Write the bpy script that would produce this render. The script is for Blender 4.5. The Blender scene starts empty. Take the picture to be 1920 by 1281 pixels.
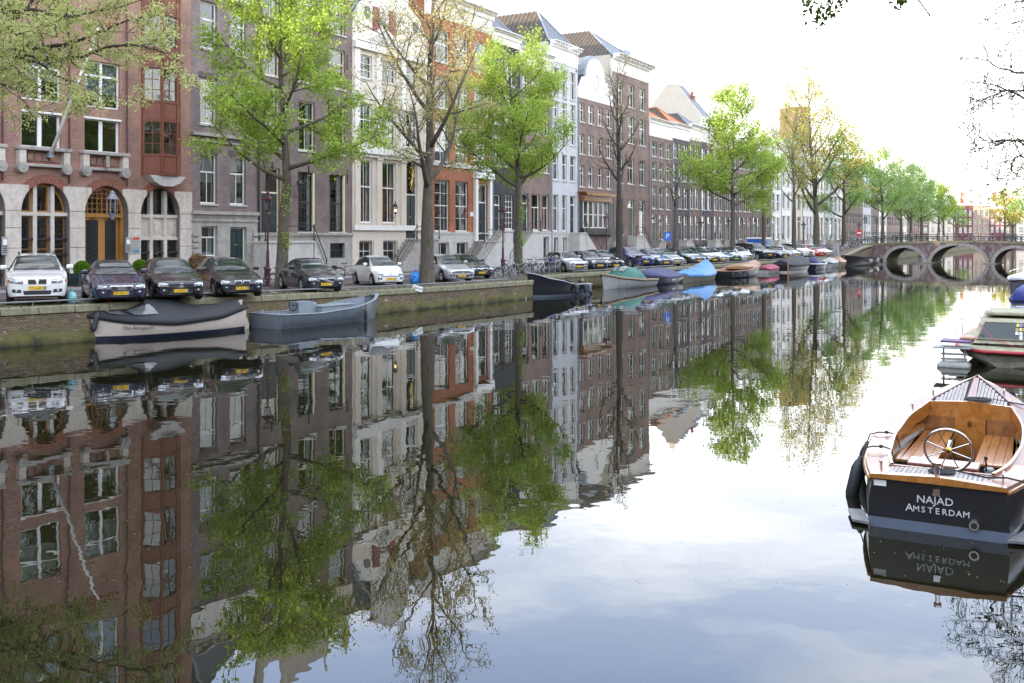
import bpy, math, random
from mathutils import Vector, Matrix, noise
from mathutils.bvhtree import BVHTree
R=math.radians; PI=math.pi
rnd=random.Random(7)
C=bpy.context.scene.collection
SC=bpy.context.scene
# ---------------- camera: level 35 mm lens, horizon a little above the middle, 3.5 m above the water
F=1867.0; CX=960.0; VY=442.0; EYE=3.5
cd=bpy.data.cameras.new('camera'); cam=bpy.data.objects.new('camera',cd); C.objects.link(cam); SC.camera=cam
cd.sensor_width=36; cd.lens=36*F/1920; cam.location=(0,0,EYE); cam.rotation_euler=(R(90),0,0)
cd.shift_y=-(640.5-VY)/1920; cd.clip_start=.1; cd.clip_end=3000
# ---------------- daylight
SUN_AZ=math.atan2(-.60,-.80)      # direction to the sun seen from the scene (x,y)
SUN_EL=R(4.8)
w=bpy.data.worlds.new('World'); SC.world=w; w.use_nodes=True
nt=w.node_tree; N=nt.nodes; Lk=nt.links
for n in list(N): N.remove(n)
def wn(t,**k):
    n=N.new(t)
    for a,b in k.items(): setattr(n,a,b)
    return n
out=wn('ShaderNodeOutputWorld'); bg=wn('ShaderNodeBackground')
sky=wn('ShaderNodeTexSky',sky_type='NISHITA',sun_disc=False)
sky.sun_elevation=SUN_EL; sky.sun_rotation=math.atan2(-.60,-.80); sky.altitude=0; sky.air_density=1; sky.dust_density=1.5; sky.ozone_density=1
tc=wn('ShaderNodeTexCoord'); sp=wn('ShaderNodeSeparateXYZ'); Lk.new(tc.outputs['Generated'],sp.inputs[0])
# thin high cloud: a veil near the horizon and soft patches higher up
el=wn('ShaderNodeMapRange'); el.inputs[1].default_value=0.0; el.inputs[2].default_value=.55; el.inputs[3].default_value=1.0; el.inputs[4].default_value=.74
Lk.new(sp.outputs[2],el.inputs[0])
mp=wn('ShaderNodeMapping'); mp.inputs['Scale'].default_value=(1.6,2.2,7.0); mp.inputs['Rotation'].default_value=(0,.25,.5); Lk.new(tc.outputs['Generated'],mp.inputs[0])
no=wn('ShaderNodeTexNoise'); no.inputs['Scale'].default_value=1.5; no.inputs['Detail'].default_value=5; no.inputs['Roughness'].default_value=.5; no.inputs['Distortion'].default_value=.4
Lk.new(mp.outputs[0],no.inputs['Vector'])
cr=wn('ShaderNodeMapRange'); cr.inputs[1].default_value=.47; cr.inputs[2].default_value=.70; cr.inputs[3].default_value=0; cr.inputs[4].default_value=.65; cr.clamp=True
Lk.new(no.outputs[0],cr.inputs[0])
mx=wn('ShaderNodeMixRGB'); Lk.new(el.outputs[0],mx.inputs[0]); Lk.new(sky.outputs[0],mx.inputs[1])
cm=wn('ShaderNodeValToRGB'); ce=cm.color_ramp.elements; ce[0].position=.02; ce[0].color=(5.3,5.15,4.75,1); ce[1].position=.40; ce[1].color=(3.9,5.0,7.5,1); c3=ce.new(.85); c3.color=(2.5,2.8,3.3,1); c5=ce.new(.6); c5.color=(3.6,4.2,5.3,1); c4=ce.new(.2); c4.color=(5.2,5.3,5.5,1); Lk.new(sp.outputs[2],cm.inputs[0]); Lk.new(cm.outputs[0],mx.inputs[2])
m2=wn('ShaderNodeMixRGB'); m2.inputs[2].default_value=(9.2,9.1,9.0,1); Lk.new(cr.outputs[0],m2.inputs[0]); Lk.new(mx.outputs[0],m2.inputs[1]); Lk.new(m2.outputs[0],bg.inputs[0]); bg.inputs[1].default_value=.15; Lk.new(bg.outputs[0],out.inputs[0])
sl=bpy.data.lights.new('sun','SUN'); sl.energy=2.0; sl.angle=R(.6); sl.color=(1,.85,.66)
so=bpy.data.objects.new('sun',sl); C.objects.link(so)
sd=Vector((math.cos(SUN_AZ)*0-.60,-.80,math.tan(SUN_EL))).normalized()
so.rotation_euler=(-sd).to_track_quat('-Z','Y').to_euler(); so.location=(-30,-40,40)
SC.view_settings.view_transform='Standard'; SC.view_settings.look='None'; SC.view_settings.gamma=1
SC.view_settings.use_curve_mapping=False; SC.view_settings.exposure=2.25
SC.render.engine='CYCLES'
SC.cycles.max_bounces=8; SC.cycles.transparent_max_bounces=10; SC.cycles.caustics_reflective=False; SC.cycles.caustics_refractive=False

# ---------------- materials
MAT={}
def _new(name):
    m=bpy.data.materials.new(name); m.use_nodes=True; nt=m.node_tree; b=nt.nodes['Principled BSDF']; MAT[name]=m
    return m,nt,b
def nd(nt,t,**k):
    n=nt.nodes.new(t)
    for a,b in k.items(): setattr(n,a,b)
    return n
def objvec(nt,scale=(1,1,1)):
    t=nd(nt,'ShaderNodeTexCoord'); m=nd(nt,'ShaderNodeMapping'); m.inputs['Scale'].default_value=scale
    nt.links.new(t.outputs['Object'],m.inputs[0]); return m.outputs[0]
def ramp2(nt,fac,a,b,lo=.3,hi=.7):
    r=nd(nt,'ShaderNodeValToRGB'); r.color_ramp.elements[0].color=(*a,1); r.color_ramp.elements[1].color=(*b,1)
    r.color_ramp.elements[0].position=lo; r.color_ramp.elements[1].position=hi; nt.links.new(fac,r.inputs[0]); return r.outputs[0]
def mat(name,col,rough=.6,metal=0,var=.12,scale=3.0,bump=0,coat=0,spec=None,bscale=None,stain=None,detail=6):
    """plain material with soft two-scale variation, optional relief and stains"""
    if name in MAT: return MAT[name]
    m,nt,b=_new(name)
    b.inputs['Roughness'].default_value=rough; b.inputs['Metallic'].default_value=metal
    if coat: b.inputs['Coat Weight'].default_value=coat; b.inputs['Coat Roughness'].default_value=.05
    if spec is not None: b.inputs['Specular IOR Level'].default_value=spec
    v=objvec(nt); n=nd(nt,'ShaderNodeTexNoise'); n.inputs['Scale'].default_value=scale; n.inputs['Detail'].default_value=detail; n.inputs['Roughness'].default_value=.62
    nt.links.new(v,n.inputs['Vector'])
    a=tuple(max(0,c*(1-var)) for c in col); c2=tuple(min(1,c*(1+var)) for c in col)
    o=ramp2(nt,n.outputs[0],a,c2)
    if stain:
        sv=objvec(nt,(1.5,1.5,.35)); s=nd(nt,'ShaderNodeTexNoise'); s.inputs['Scale'].default_value=1.6; s.inputs['Detail'].default_value=7; s.inputs['Roughness'].default_value=.7
        nt.links.new(sv,s.inputs['Vector']); q=nd(nt,'ShaderNodeMapRange'); q.inputs[1].default_value=.5; q.inputs[2].default_value=.68; q.inputs[4].default_value=stain[1]
        nt.links.new(s.outputs[0],q.inputs[0]); x=nd(nt,'ShaderNodeMixRGB'); nt.links.new(q.outputs[0],x.inputs[0]); nt.links.new(o,x.inputs[1]); x.inputs[2].default_value=(*stain[0],1); o=x.outputs[0]
    nt.links.new(o,b.inputs['Base Color'])
    if bump:
        n2=nd(nt,'ShaderNodeTexNoise'); n2.inputs['Scale'].default_value=bscale or scale*6; n2.inputs['Detail'].default_value=5; nt.links.new(v,n2.inputs['Vector'])
        bp=nd(nt,'ShaderNodeBump'); bp.inputs['Strength'].default_value=bump; bp.inputs['Distance'].default_value=.02; nt.links.new(n2.outputs[0],bp.inputs['Height']); nt.links.new(bp.outputs[0],b.inputs['Normal'])
    return m
def brick(name,c1,c2,mortar,bw=.21,bh=.065,ms=.009,patch=None,weather=.0,wcol=(.05,.05,.03)):
    m,nt,b=_new(name); b.inputs['Roughness'].default_value=.85
    t=nd(nt,'ShaderNodeTexCoord'); s=nd(nt,'ShaderNodeSeparateXYZ'); nt.links.new(t.outputs['Object'],s.inputs[0])
    a=nd(nt,'ShaderNodeMath',operation='ADD'); nt.links.new(s.outputs[0],a.inputs[0]); nt.links.new(s.outputs[1],a.inputs[1])
    cb=nd(nt,'ShaderNodeCombineXYZ'); nt.links.new(a.outputs[0],cb.inputs[0]); nt.links.new(s.outputs[2],cb.inputs[1])
    br=nd(nt,'ShaderNodeTexBrick'); nt.links.new(cb.outputs[0],br.inputs['Vector']); br.inputs['Scale'].default_value=1
    br.inputs['Brick Width'].default_value=bw; br.inputs['Row Height'].default_value=bh; br.inputs['Mortar Size'].default_value=ms; br.inputs['Mortar Smooth'].default_value=.3
    br.inputs['Color1'].default_value=(*c1,1); br.inputs['Color2'].default_value=(*c2,1); br.inputs['Mortar'].default_value=(*mortar,1)
    n=nd(nt,'ShaderNodeTexNoise'); n.inputs['Scale'].default_value=.7; n.inputs['Detail'].default_value=8; n.inputs['Roughness'].default_value=.68; nt.links.new(t.outputs['Object'],n.inputs['Vector'])
    r=ramp2(nt,n.outputs[0],(.62,.62,.64),(1.25,1.2,1.15),.32,.7)
    x=nd(nt,'ShaderNodeMixRGB',blend_type='MULTIPLY'); x.inputs[0].default_value=1; nt.links.new(br.outputs[0],x.inputs[1]); nt.links.new(r,x.inputs[2]); o=x.outputs[0]
    if weather:
        sv=objvec(nt,(1,1,.5)); q=nd(nt,'ShaderNodeTexNoise'); q.inputs['Scale'].default_value=1.8; q.inputs['Detail'].default_value=8; q.inputs['Roughness'].default_value=.72; nt.links.new(sv,q.inputs['Vector'])
        k=nd(nt,'ShaderNodeMapRange'); k.inputs[1].default_value=.46; k.inputs[2].default_value=.66; k.inputs[4].default_value=weather; nt.links.new(q.outputs[0],k.inputs[0])
        y=nd(nt,'ShaderNodeMixRGB'); nt.links.new(k.outputs[0],y.inputs[0]); nt.links.new(o,y.inputs[1]); y.inputs[2].default_value=(*wcol,1); o=y.outputs[0]
        if name=='brick_quay': o=algae(nt,o)
    nt.links.new(o,b.inputs['Base Color'])
    bp=nd(nt,'ShaderNodeBump'); bp.inputs['Strength'].default_value=.5; bp.inputs['Distance'].default_value=.01; nt.links.new(br.outputs[0],bp.inputs['Height']); nt.links.new(bp.outputs[0],b.inputs['Normal'])
    return m
def algae(nt,o):
    """green-yellow growth above the waterline, wet black line at it, white lime runs"""
    g=nd(nt,'ShaderNodeNewGeometry'); s=nd(nt,'ShaderNodeSeparateXYZ'); nt.links.new(g.outputs['Position'],s.inputs[0]); q=nd(nt,'ShaderNodeTexNoise'); q.inputs['Scale'].default_value=1.6; q.inputs['Detail'].default_value=7; q.inputs['Roughness'].default_value=.65; nt.links.new(g.outputs['Position'],q.inputs['Vector'])
    a=nd(nt,'ShaderNodeMath',operation='MULTIPLY_ADD'); nt.links.new(q.outputs[0],a.inputs[0]); a.inputs[1].default_value=-.9; nt.links.new(s.outputs[2],a.inputs[2])
    for lo,hi,c,amt in ((.05,-.32,(.15,.145,.03),.8),(-.20,-.46,(.025,.026,.014),.95)):
        k=nd(nt,'ShaderNodeMapRange'); k.inputs[1].default_value=lo; k.inputs[2].default_value=hi; k.inputs[4].default_value=amt; nt.links.new(a.outputs[0],k.inputs[0]); y=nd(nt,'ShaderNodeMixRGB'); nt.links.new(k.outputs[0],y.inputs[0]); nt.links.new(o,y.inputs[1]); y.inputs[2].default_value=(*c,1); o=y.outputs[0]
    v=nd(nt,'ShaderNodeTexNoise'); v.inputs['Scale'].default_value=3.1; v.inputs['Detail'].default_value=4; nt.links.new(g.outputs['Position'],v.inputs['Vector']); k=nd(nt,'ShaderNodeMapRange'); k.inputs[1].default_value=.66; k.inputs[2].default_value=.72; k.inputs[4].default_value=.7; nt.links.new(v.outputs[0],k.inputs[0]); y=nd(nt,'ShaderNodeMixRGB'); nt.links.new(k.outputs[0],y.inputs[0]); nt.links.new(o,y.inputs[1]); y.inputs[2].default_value=(.45,.42,.36,1); return y.outputs[0]
def leafmat(name,a,b_,trans=.45):
    m,nt,b=_new(name); g=nd(nt,'ShaderNodeNewGeometry'); o=ramp2(nt,g.outputs['Random Per Island'],a,b_,0,1)
    nt.nodes.remove(b); d=nd(nt,'ShaderNodeBsdfDiffuse'); t=nd(nt,'ShaderNodeBsdfTranslucent'); x=nd(nt,'ShaderNodeMixShader'); x.inputs[0].default_value=trans
    nt.links.new(o,d.inputs[0]); nt.links.new(o,t.inputs[0]); nt.links.new(d.outputs[0],x.inputs[1]); nt.links.new(t.outputs[0],x.inputs[2])
    nt.links.new(x.outputs[0],nt.nodes['Material Output'].inputs[0]); return m
def glassmat(name,tint=(.75,.8,.8),ior=1.75,dark=None):
    m,nt,b=_new(name); nt.nodes.remove(b)
    f=nd(nt,'ShaderNodeFresnel'); gb=nd(nt,'ShaderNodeNewGeometry'); im=nd(nt,'ShaderNodeMapRange'); im.inputs[3].default_value=ior; im.inputs[4].default_value=1/ior; nt.links.new(gb.outputs['Backfacing'],im.inputs[0]); nt.links.new(im.outputs[0],f.inputs[0])
    v=objvec(nt); n=nd(nt,'ShaderNodeTexNoise'); n.inputs['Scale'].default_value=1.3; n.inputs['Detail'].default_value=0; nt.links.new(v,n.inputs['Vector'])
    bp=nd(nt,'ShaderNodeBump'); bp.inputs['Strength'].default_value=.1; bp.inputs['Distance'].default_value=.008; nt.links.new(n.outputs[0],bp.inputs['Height'])
    g=nd(nt,'ShaderNodeBsdfGlossy'); g.inputs['Roughness'].default_value=.01; nt.links.new(bp.outputs[0],g.inputs['Normal'])
    if dark: t=nd(nt,'ShaderNodeBsdfDiffuse'); t.inputs[0].default_value=(*dark,1)
    else: t=nd(nt,'ShaderNodeBsdfTransparent'); t.inputs[0].default_value=(*tint,1)
    x=nd(nt,'ShaderNodeMixShader'); nt.links.new(f.outputs[0],x.inputs[0]); nt.links.new(t.outputs[0],x.inputs[1]); nt.links.new(g.outputs[0],x.inputs[2])
    nt.links.new(x.outputs[0],nt.nodes['Material Output'].inputs[0]); return m
# bricks and stone
brick('brick_red',(.39,.175,.115),(.26,.125,.095),(.34,.28,.24),ms=.011)
brick('brick_purple',(.21,.15,.145),(.13,.10,.105),(.30,.26,.24),ms=.011)
brick('brick_dark',(.22,.165,.145),(.17,.13,.118),(.17,.14,.13),ms=.006)
brick('brick_orange',(.42,.15,.07),(.32,.12,.06),(.34,.16,.09),ms=.005)
brick('brick_brown',(.25,.17,.14),(.19,.13,.112),(.2,.16,.14),ms=.006)
brick('brick_charcoal',(.045,.045,.05),(.035,.037,.042),(.06,.06,.06),ms=.005)
brick('brick_quay',(.27,.19,.12),(.12,.085,.06),(.07,.06,.04),ms=.012,weather=.85,wcol=(.12,.12,.03))
brick('brick_bridge',(.17,.095,.095),(.14,.085,.085),(.2,.16,.15),weather=.8,wcol=(.36,.33,.33))
brick('brick_beige',(.42,.30,.22),(.36,.26,.2),(.4,.33,.27),ms=.006)
mat('voussoir',(.33,.31,.29),.85,var=.2,scale=2,stain=((.5,.47,.45),.5)); brick('brick_night',(.115,.09,.095),(.09,.07,.078),(.12,.10,.10),ms=.006); brick('brick_maroon',(.19,.075,.08),(.15,.065,.07),(.2,.08,.08),ms=.006)
brick('brick_far',(.24,.16,.13),(.19,.13,.11),(.2,.16,.14),ms=.006)
brick('paving',(.17,.115,.105),(.12,.085,.08),(.09,.075,.065),bw=.2,bh=.1,ms=.008)
mat('stone_pink',(.57,.51,.44),.8,var=.14,scale=5,bump=.25,stain=((.22,.19,.17),.45))
mat('stone_grey',(.36,.335,.30),.85,var=.2,scale=3,bump=.3,stain=((.12,.11,.1),.5))
mat('stone_light',(.50,.48,.44),.8,var=.12,scale=2,bump=.15,stain=((.3,.28,.25),.5))
mat('coping',(.25,.23,.15),.9,var=.3,scale=4,bump=.4,stain=((.10,.10,.025),.85))
mat('plaster_white',(.76,.73,.67),.75,var=.06,scale=1.5,bump=.1,stain=((.55,.5,.43),.45))
mat('plaster_cream',(.66,.58,.48),.75,var=.06,scale=1.5,bump=.1,stain=((.5,.42,.33),.4))
mat('plaster_grey',(.50,.50,.50),.75,var=.08,scale=1.5,bump=.1,stain=((.35,.35,.35),.5))
mat('plaster_sun',(.50,.45,.37),.8,var=.08,scale=1.2,bump=.2,stain=((.5,.42,.32),.5))
mat('white_paint',(.78,.77,.73),.45,var=.05,scale=4)
mat('cream_paint',(.70,.60,.42),.45,var=.05,scale=4)
mat('green_paint',(.012,.035,.035),.3,var=.2,scale=4)
mat('black_iron',(.018,.02,.022),.4,var=.2,scale=8)
mat('maroon_iron',(.085,.022,.028),.4,var=.2,scale=8)
mat('red_paint',(.22,.025,.03),.5,var=.2,scale=5)
mat('slate',(.075,.085,.10),.55,var=.3,scale=9,bump=.5,bscale=14)
mat('lead',(.22,.25,.29),.5,var=.2,scale=3)
mat('tile_orange',(.42,.15,.05),.75,var=.3,scale=6,bump=.2,stain=((.12,.07,.04),.6))
mat('tile_dark',(.07,.06,.05),.75,var=.35,scale=6,bump=.2,stain=((.25,.13,.05),.5))
mat('chimney_brick',(.36,.17,.09),.85,var=.3,scale=12,bump=.3)
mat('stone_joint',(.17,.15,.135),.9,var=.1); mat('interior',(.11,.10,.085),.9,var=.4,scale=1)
mat('curtain',(.62,.60,.56),.9,var=.1,scale=6)
mat('blind',(.36,.37,.36),.8,var=.1,scale=6)
mat('asphalt',(.105,.075,.075),.85,var=.12,scale=3,bump=.2,bscale=80,stain=((.07,.055,.055),.5))
mat('kerb_stone',(.30,.30,.30),.8,var=.15,scale=3,bump=.2)
mat('road_paint',(.6,.58,.55),.7,var=.2,scale=8,stain=((.25,.2,.2),.5))
mat('dirt',(.10,.08,.055),.95,var=.35,scale=5,bump=.6)
mat('land',(.12,.105,.09),.95,var=.2,scale=.5)
mat('arch_brick2',(.12,.085,.09),.85,var=.35,scale=30); mat('tower_brick',(.20,.14,.09),.85,var=.2,scale=2); mat('canvas_purple',(.12,.05,.16),.6,var=.15); mat('canvas_royal',(.03,.05,.25),.6,var=.15,bump=.4,bscale=7); mat('floating',(.42,.38,.28),.8,var=.3); mat('sign_blue2',(.02,.13,.50),.35,var=.03); mat('green_bike',(.05,.22,.08),.35,var=.1); mat('bag_blue',(.03,.20,.55),.35,var=.15,bump=.6,bscale=12); mat('bag_teal',(.25,.6,.6),.35,var=.1,bump=.5,bscale=12); mat('bag_red',(.6,.03,.04),.4,var=.1); mat('brass',(.6,.42,.12),.3,metal=1,var=.1); mat('rail_iron',(.17,.18,.18),.5,var=.3,scale=20)
# timber
def wood(name,a,b_,rough=.25,coat=.6,sc=(1,14,14)):
    m,nt,b=_new(name); v=objvec(nt,sc); n=nd(nt,'ShaderNodeTexNoise'); n.inputs['Scale'].default_value=2.2; n.inputs['Detail'].default_value=8; n.inputs['Distortion'].default_value=.6; nt.links.new(v,n.inputs['Vector'])
    nt.links.new(ramp2(nt,n.outputs[0],a,b_,.3,.72),b.inputs['Base Color']); b.inputs['Roughness'].default_value=rough; b.inputs['Coat Weight'].default_value=coat; b.inputs['Coat Roughness'].default_value=.08; return m
wood('varnish',(.25,.095,.018),(.44,.18,.042),sc=(.6,4,4))
wood('varnish_dark',(.15,.058,.016),(.32,.13,.035),sc=(.7,4,4))
wood('mahogany',(.15,.055,.033),(.28,.12,.08),.4,.35,sc=(.5,5,5))
wood('teak',(.27,.245,.23),(.42,.385,.36),.7,.0)
wood('oak_door',(.30,.13,.028),(.48,.24,.06),.35,.4,(14,14,1))
wood('bay_wood',(.12,.03,.014),(.22,.06,.025),.5,.05,(10,10,1.2))
wood('plank_brown',(.26,.13,.07),(.42,.24,.13),.5,.2)
def bark(name,a,b_,green=.5):
    m,nt,b=_new(name); v=objvec(nt,(5,5,1.1)); n=nd(nt,'ShaderNodeTexNoise'); n.inputs['Scale'].default_value=3; n.inputs['Detail'].default_value=9; n.inputs['Roughness'].default_value=.7; nt.links.new(v,n.inputs['Vector'])
    o=ramp2(nt,n.outputs[0],a,b_,.35,.68); n3=nd(nt,'ShaderNodeTexNoise'); n3.inputs['Scale'].default_value=.9; n3.inputs['Detail'].default_value=4; nt.links.new(objvec(nt),n3.inputs['Vector'])
    q=nd(nt,'ShaderNodeMapRange'); q.inputs[1].default_value=.45; q.inputs[2].default_value=.62; q.inputs[4].default_value=green; nt.links.new(n3.outputs[0],q.inputs[0])
    x=nd(nt,'ShaderNodeMixRGB'); nt.links.new(q.outputs[0],x.inputs[0]); nt.links.new(o,x.inputs[1]); x.inputs[2].default_value=(.085,.085,.025,1); nt.links.new(x.outputs[0],b.inputs['Base Color']); b.inputs['Roughness'].default_value=.95
    bp=nd(nt,'ShaderNodeBump'); bp.inputs['Strength'].default_value=.9; bp.inputs['Distance'].default_value=.04; nt.links.new(n.outputs[0],bp.inputs['Height']); nt.links.new(bp.outputs[0],b.inputs['Normal']); return m
bark('bark',(.055,.045,.035),(.16,.13,.105),.35); bark('bark_twig',(.035,.028,.028),(.075,.06,.06),.0); bark('bark_dark',(.03,.024,.02),(.085,.068,.055),.25)
leafmat('leaf_lime',(.24,.36,.05),(.46,.58,.13)); leafmat('leaf_olive',(.36,.34,.13),(.58,.52,.28))
leafmat('leaf_bud',(.40,.46,.13),(.66,.66,.32)); leafmat('leaf_green',(.20,.34,.09),(.40,.54,.18)); leafmat('leaf_yellow',(.34,.34,.07),(.6,.54,.16)); leafmat('leaf_soft',(.24,.36,.12),(.44,.54,.25))
leafmat('leaf_dark',(.05,.09,.015),(.14,.19,.04),.3); leafmat('leaf_box',(.06,.15,.012),(.15,.28,.03),.2); leafmat('leaf_dry',(.20,.13,.07),(.32,.22,.12),.1); leafmat('moss',(.10,.13,.02),(.22,.24,.05),.1)
glassmat('glass',ior=1.9); glassmat('glass_dark',ior=1.7,dark=(.012,.016,.016)); glassmat('glass_car',ior=1.8,dark=(.022,.028,.027)); glassmat('lamp_glass',ior=1.5,tint=(.85,.86,.88))
# water
m,nt,b=_new('water'); b.inputs['Base Color'].default_value=(.009,.009,.004,1); b.inputs['Roughness'].default_value=.0; b.inputs['IOR'].default_value=1.42
v=objvec(nt,(1,1,1)); n=nd(nt,'ShaderNodeTexNoise'); n.inputs['Scale'].default_value=.9; n.inputs['Detail'].default_value=3; n.inputs['Roughness'].default_value=.45; nt.links.new(v,n.inputs['Vector'])
n2=nd(nt,'ShaderNodeTexNoise'); n2.inputs['Scale'].default_value=.12; n2.inputs['Detail'].default_value=2; nt.links.new(v,n2.inputs['Vector'])
mq=nd(nt,'ShaderNodeMapRange'); mq.inputs[1].default_value=.45; mq.inputs[2].default_value=.65; mq.inputs[3].default_value=.5; mq.inputs[4].default_value=1.3; nt.links.new(n2.outputs[0],mq.inputs[0])
mm=nd(nt,'ShaderNodeMath',operation='MULTIPLY'); nt.links.new(n.outputs[0],mm.inputs[0]); nt.links.new(mq.outputs[0],mm.inputs[1])
bp=nd(nt,'ShaderNodeBump'); bp.inputs['Strength'].default_value=.4; bp.inputs['Distance'].default_value=.014; nt.links.new(mm.outputs[0],bp.inputs['Height']); nt.links.new(bp.outputs[0],b.inputs['Normal'])

# ---------------- mesh helpers
class MB:
    def __init__(s): s.v=[]; s.f=[]; s.m=[]; s.M=None
    def add(s,vs,fs,m=0):
        o=len(s.v)
        if s.M is not None: vs=[tuple(s.M@Vector(p)) for p in vs]
        s.v.extend(vs); s.f.extend([tuple(i+o for i in f) for f in fs]); s.m.extend([m]*len(fs)); return s
    def box(s,x0,y0,z0,x1,y1,z1,m=0):
        if x1<x0:x0,x1=x1,x0
        if y1<y0:y0,y1=y1,y0
        if z1<z0:z0,z1=z1,z0
        return s.add([(x0,y0,z0),(x1,y0,z0),(x1,y1,z0),(x0,y1,z0),(x0,y0,z1),(x1,y0,z1),(x1,y1,z1),(x0,y1,z1)],
            [(0,3,2,1),(4,5,6,7),(0,1,5,4),(1,2,6,5),(2,3,7,6),(3,0,4,7)],m)
    def cbox(s,cx,cy,cz,sx,sy,sz,m=0,b=0):
        if not b: return s.box(cx-sx/2,cy-sy/2,cz-sz/2,cx+sx/2,cy+sy/2,cz+sz/2,m)
        vs=[];X,Y,Z=sx/2,sy/2,sz/2     # chamfered box
        for k,(ax,ay,az) in enumerate([(X,Y-b,Z-b),(X-b,Y,Z-b),(X-b,Y-b,Z)]):
            for i in (-1,1):
                for j in (-1,1):
                    for l in (-1,1): vs.append((cx+i*ax,cy+j*ay,cz+l*az))
        import itertools
        I=lambda k,i,j,l:k*8+(i>0)*4+(j>0)*2+(l>0)
        f=[]
        for i in (-1,1): f.append((I(0,i,-1,-1),I(0,i,1,-1),I(0,i,1,1),I(0,i,-1,1))); f.append((I(1,-1,i,-1),I(1,1,i,-1),I(1,1,i,1),I(1,-1,i,1))); f.append((I(2,-1,-1,i),I(2,1,-1,i),I(2,1,1,i),I(2,-1,1,i)))
        for a in (-1,1):
            for c in (-1,1):
                f.append((I(0,a,c,-1),I(0,a,c,1),I(1,a,c,1),I(1,a,c,-1))); f.append((I(0,a,-1,c),I(0,a,1,c),I(2,a,1,c),I(2,a,-1,c))); f.append((I(1,-1,a,c),I(1,1,a,c),I(2,1,a,c),I(2,-1,a,c)))
                for l in (-1,1): f.append((I(0,a,c,l),I(1,a,c,l),I(2,a,c,l)))
        return s.add(vs,f,m)
    def quad(s,a,b,c,d,m=0): return s.add([a,b,c,d],[(0,1,2,3)],m)
    def prism(s,pts,d,m=0,axis='y',o=0):
        """polygon in the x,z plane extruded from y=o to y=o+d (or axis x: polygon y,z; axis z: polygon x,y)"""
        n=len(pts)
        g={'y':lambda p,t:(p[0],t,p[1]),'x':lambda p,t:(t,p[0],p[1]),'z':lambda p,t:(p[0],p[1],t)}[axis]
        vs=[g(p,o) for p in pts]+[g(p,o+d) for p in pts]
        return s.add(vs,[tuple(range(n)),tuple(range(2*n-1,n-1,-1))]+[(i,i+n,(i+1)%n+n,(i+1)%n) for i in range(n)],m)
    def tube(s,path,r,n=6,m=0,cap=True):
        path=[Vector(p) for p in path]; k=len(path)
        rs=r if isinstance(r,(list,tuple)) else [r]*k
        vs=[];fs=[]; up=None
        for i,p in enumerate(path):
            t=(path[min(i+1,k-1)]-path[max(i-1,0)])
            if t.length<1e-9: t=Vector((0,0,1))
            t.normalize()
            if up is None: up=Vector((0,0,1)) if abs(t.z)<.9 else Vector((1,0,0))
            a=up-t*up.dot(t)
            if a.length<1e-4: a=Vector((1,0,0))-t*t.x
            if a.length<1e-4: a=Vector((0,1,0))-t*t.y
            a.normalize(); b=t.cross(a); up=a
            for j in range(n):
                q=2*PI*j/n; vs.append(tuple(p+(a*math.cos(q)+b*math.sin(q))*rs[i]))
        for i in range(k-1):
            for j in range(n): fs.append((i*n+j,i*n+(j+1)%n,(i+1)*n+(j+1)%n,(i+1)*n+j))
        if cap: fs.append(tuple(range(n-1,-1,-1))); fs.append(tuple(range((k-1)*n,k*n)))
        return s.add(vs,fs,m)
    def lathe(s,prof,n=12,m=0,c=(0,0,0),sx=1,sy=1):
        vs=[];fs=[];k=len(prof)
        for r_,z in prof:
            for j in range(n): q=2*PI*(j+.5)/n; vs.append((c[0]+r_*math.cos(q)*sx,c[1]+r_*math.sin(q)*sy,c[2]+z))
        for i in range(k-1):
            for j in range(n): fs.append((i*n+j,i*n+(j+1)%n,(i+1)*n+(j+1)%n,(i+1)*n+j))
        fs.append(tuple(range(n-1,-1,-1))); fs.append(tuple(range((k-1)*n,k*n)))
        return s.add(vs,fs,m)
    def ball(s,c,rx,ry,rz,n=10,k=7,m=0,jit=0):
        vs=[];fs=[]
        for i in range(1,k):
            a=PI*i/k-PI/2
            for j in range(n):
                q=2*PI*j/n; jj=1+rnd.uniform(-jit,jit); vs.append((c[0]+rx*math.cos(a)*math.cos(q)*jj,c[1]+ry*math.cos(a)*math.sin(q)*jj,c[2]+rz*math.sin(a)*jj))
        for i in range(k-2):
            for j in range(n): fs.append((i*n+j,i*n+(j+1)%n,(i+1)*n+(j+1)%n,(i+1)*n+j))
        fs.append(tuple(range(n-1,-1,-1))); fs.append(tuple(range((k-2)*n,(k-1)*n)))
        return s.add(vs,fs,m)
    def torus(s,c,R_,r,n=20,k=6,m=0,axis='y',arc=1):
        path=[]
        for i in range(n+1):
            q=2*PI*arc*i/n; a,b=R_*math.cos(q),R_*math.sin(q)
            path.append((c[0]+a,c[1],c[2]+b) if axis=='y' else ((c[0],c[1]+a,c[2]+b) if axis=='x' else (c[0]+a,c[1]+b,c[2])))
        return s.tube(path,r,k,m,cap=(arc<1))
    def mesh(s,name,mats,smooth=False):
        me=bpy.data.meshes.new(name); me.from_pydata(s.v,[],s.f)
        for x in ([mats] if isinstance(mats,str) else mats): me.materials.append(MAT[x])
        if not isinstance(mats,str): me.polygons.foreach_set('material_index',s.m)
        if smooth: me.shade_smooth()
        return me
    def build(s,name,mats,parent=None,loc=None,rz=0,smooth=False,sm_angle=None):
        me=s.mesh(name,mats,smooth)
        if sm_angle: me.set_sharp_from_angle(angle=R(sm_angle))
        return link(name,me,parent,loc,rz)
def link(name,me,parent=None,loc=None,rz=0,scale=None):
    o=bpy.data.objects.new(name,me); C.objects.link(o)
    if parent: o.parent=parent
    if loc is not None: o.location=loc
    if rz: o.rotation_euler=(0,0,rz)
    if scale: o.scale=scale
    return o
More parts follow.
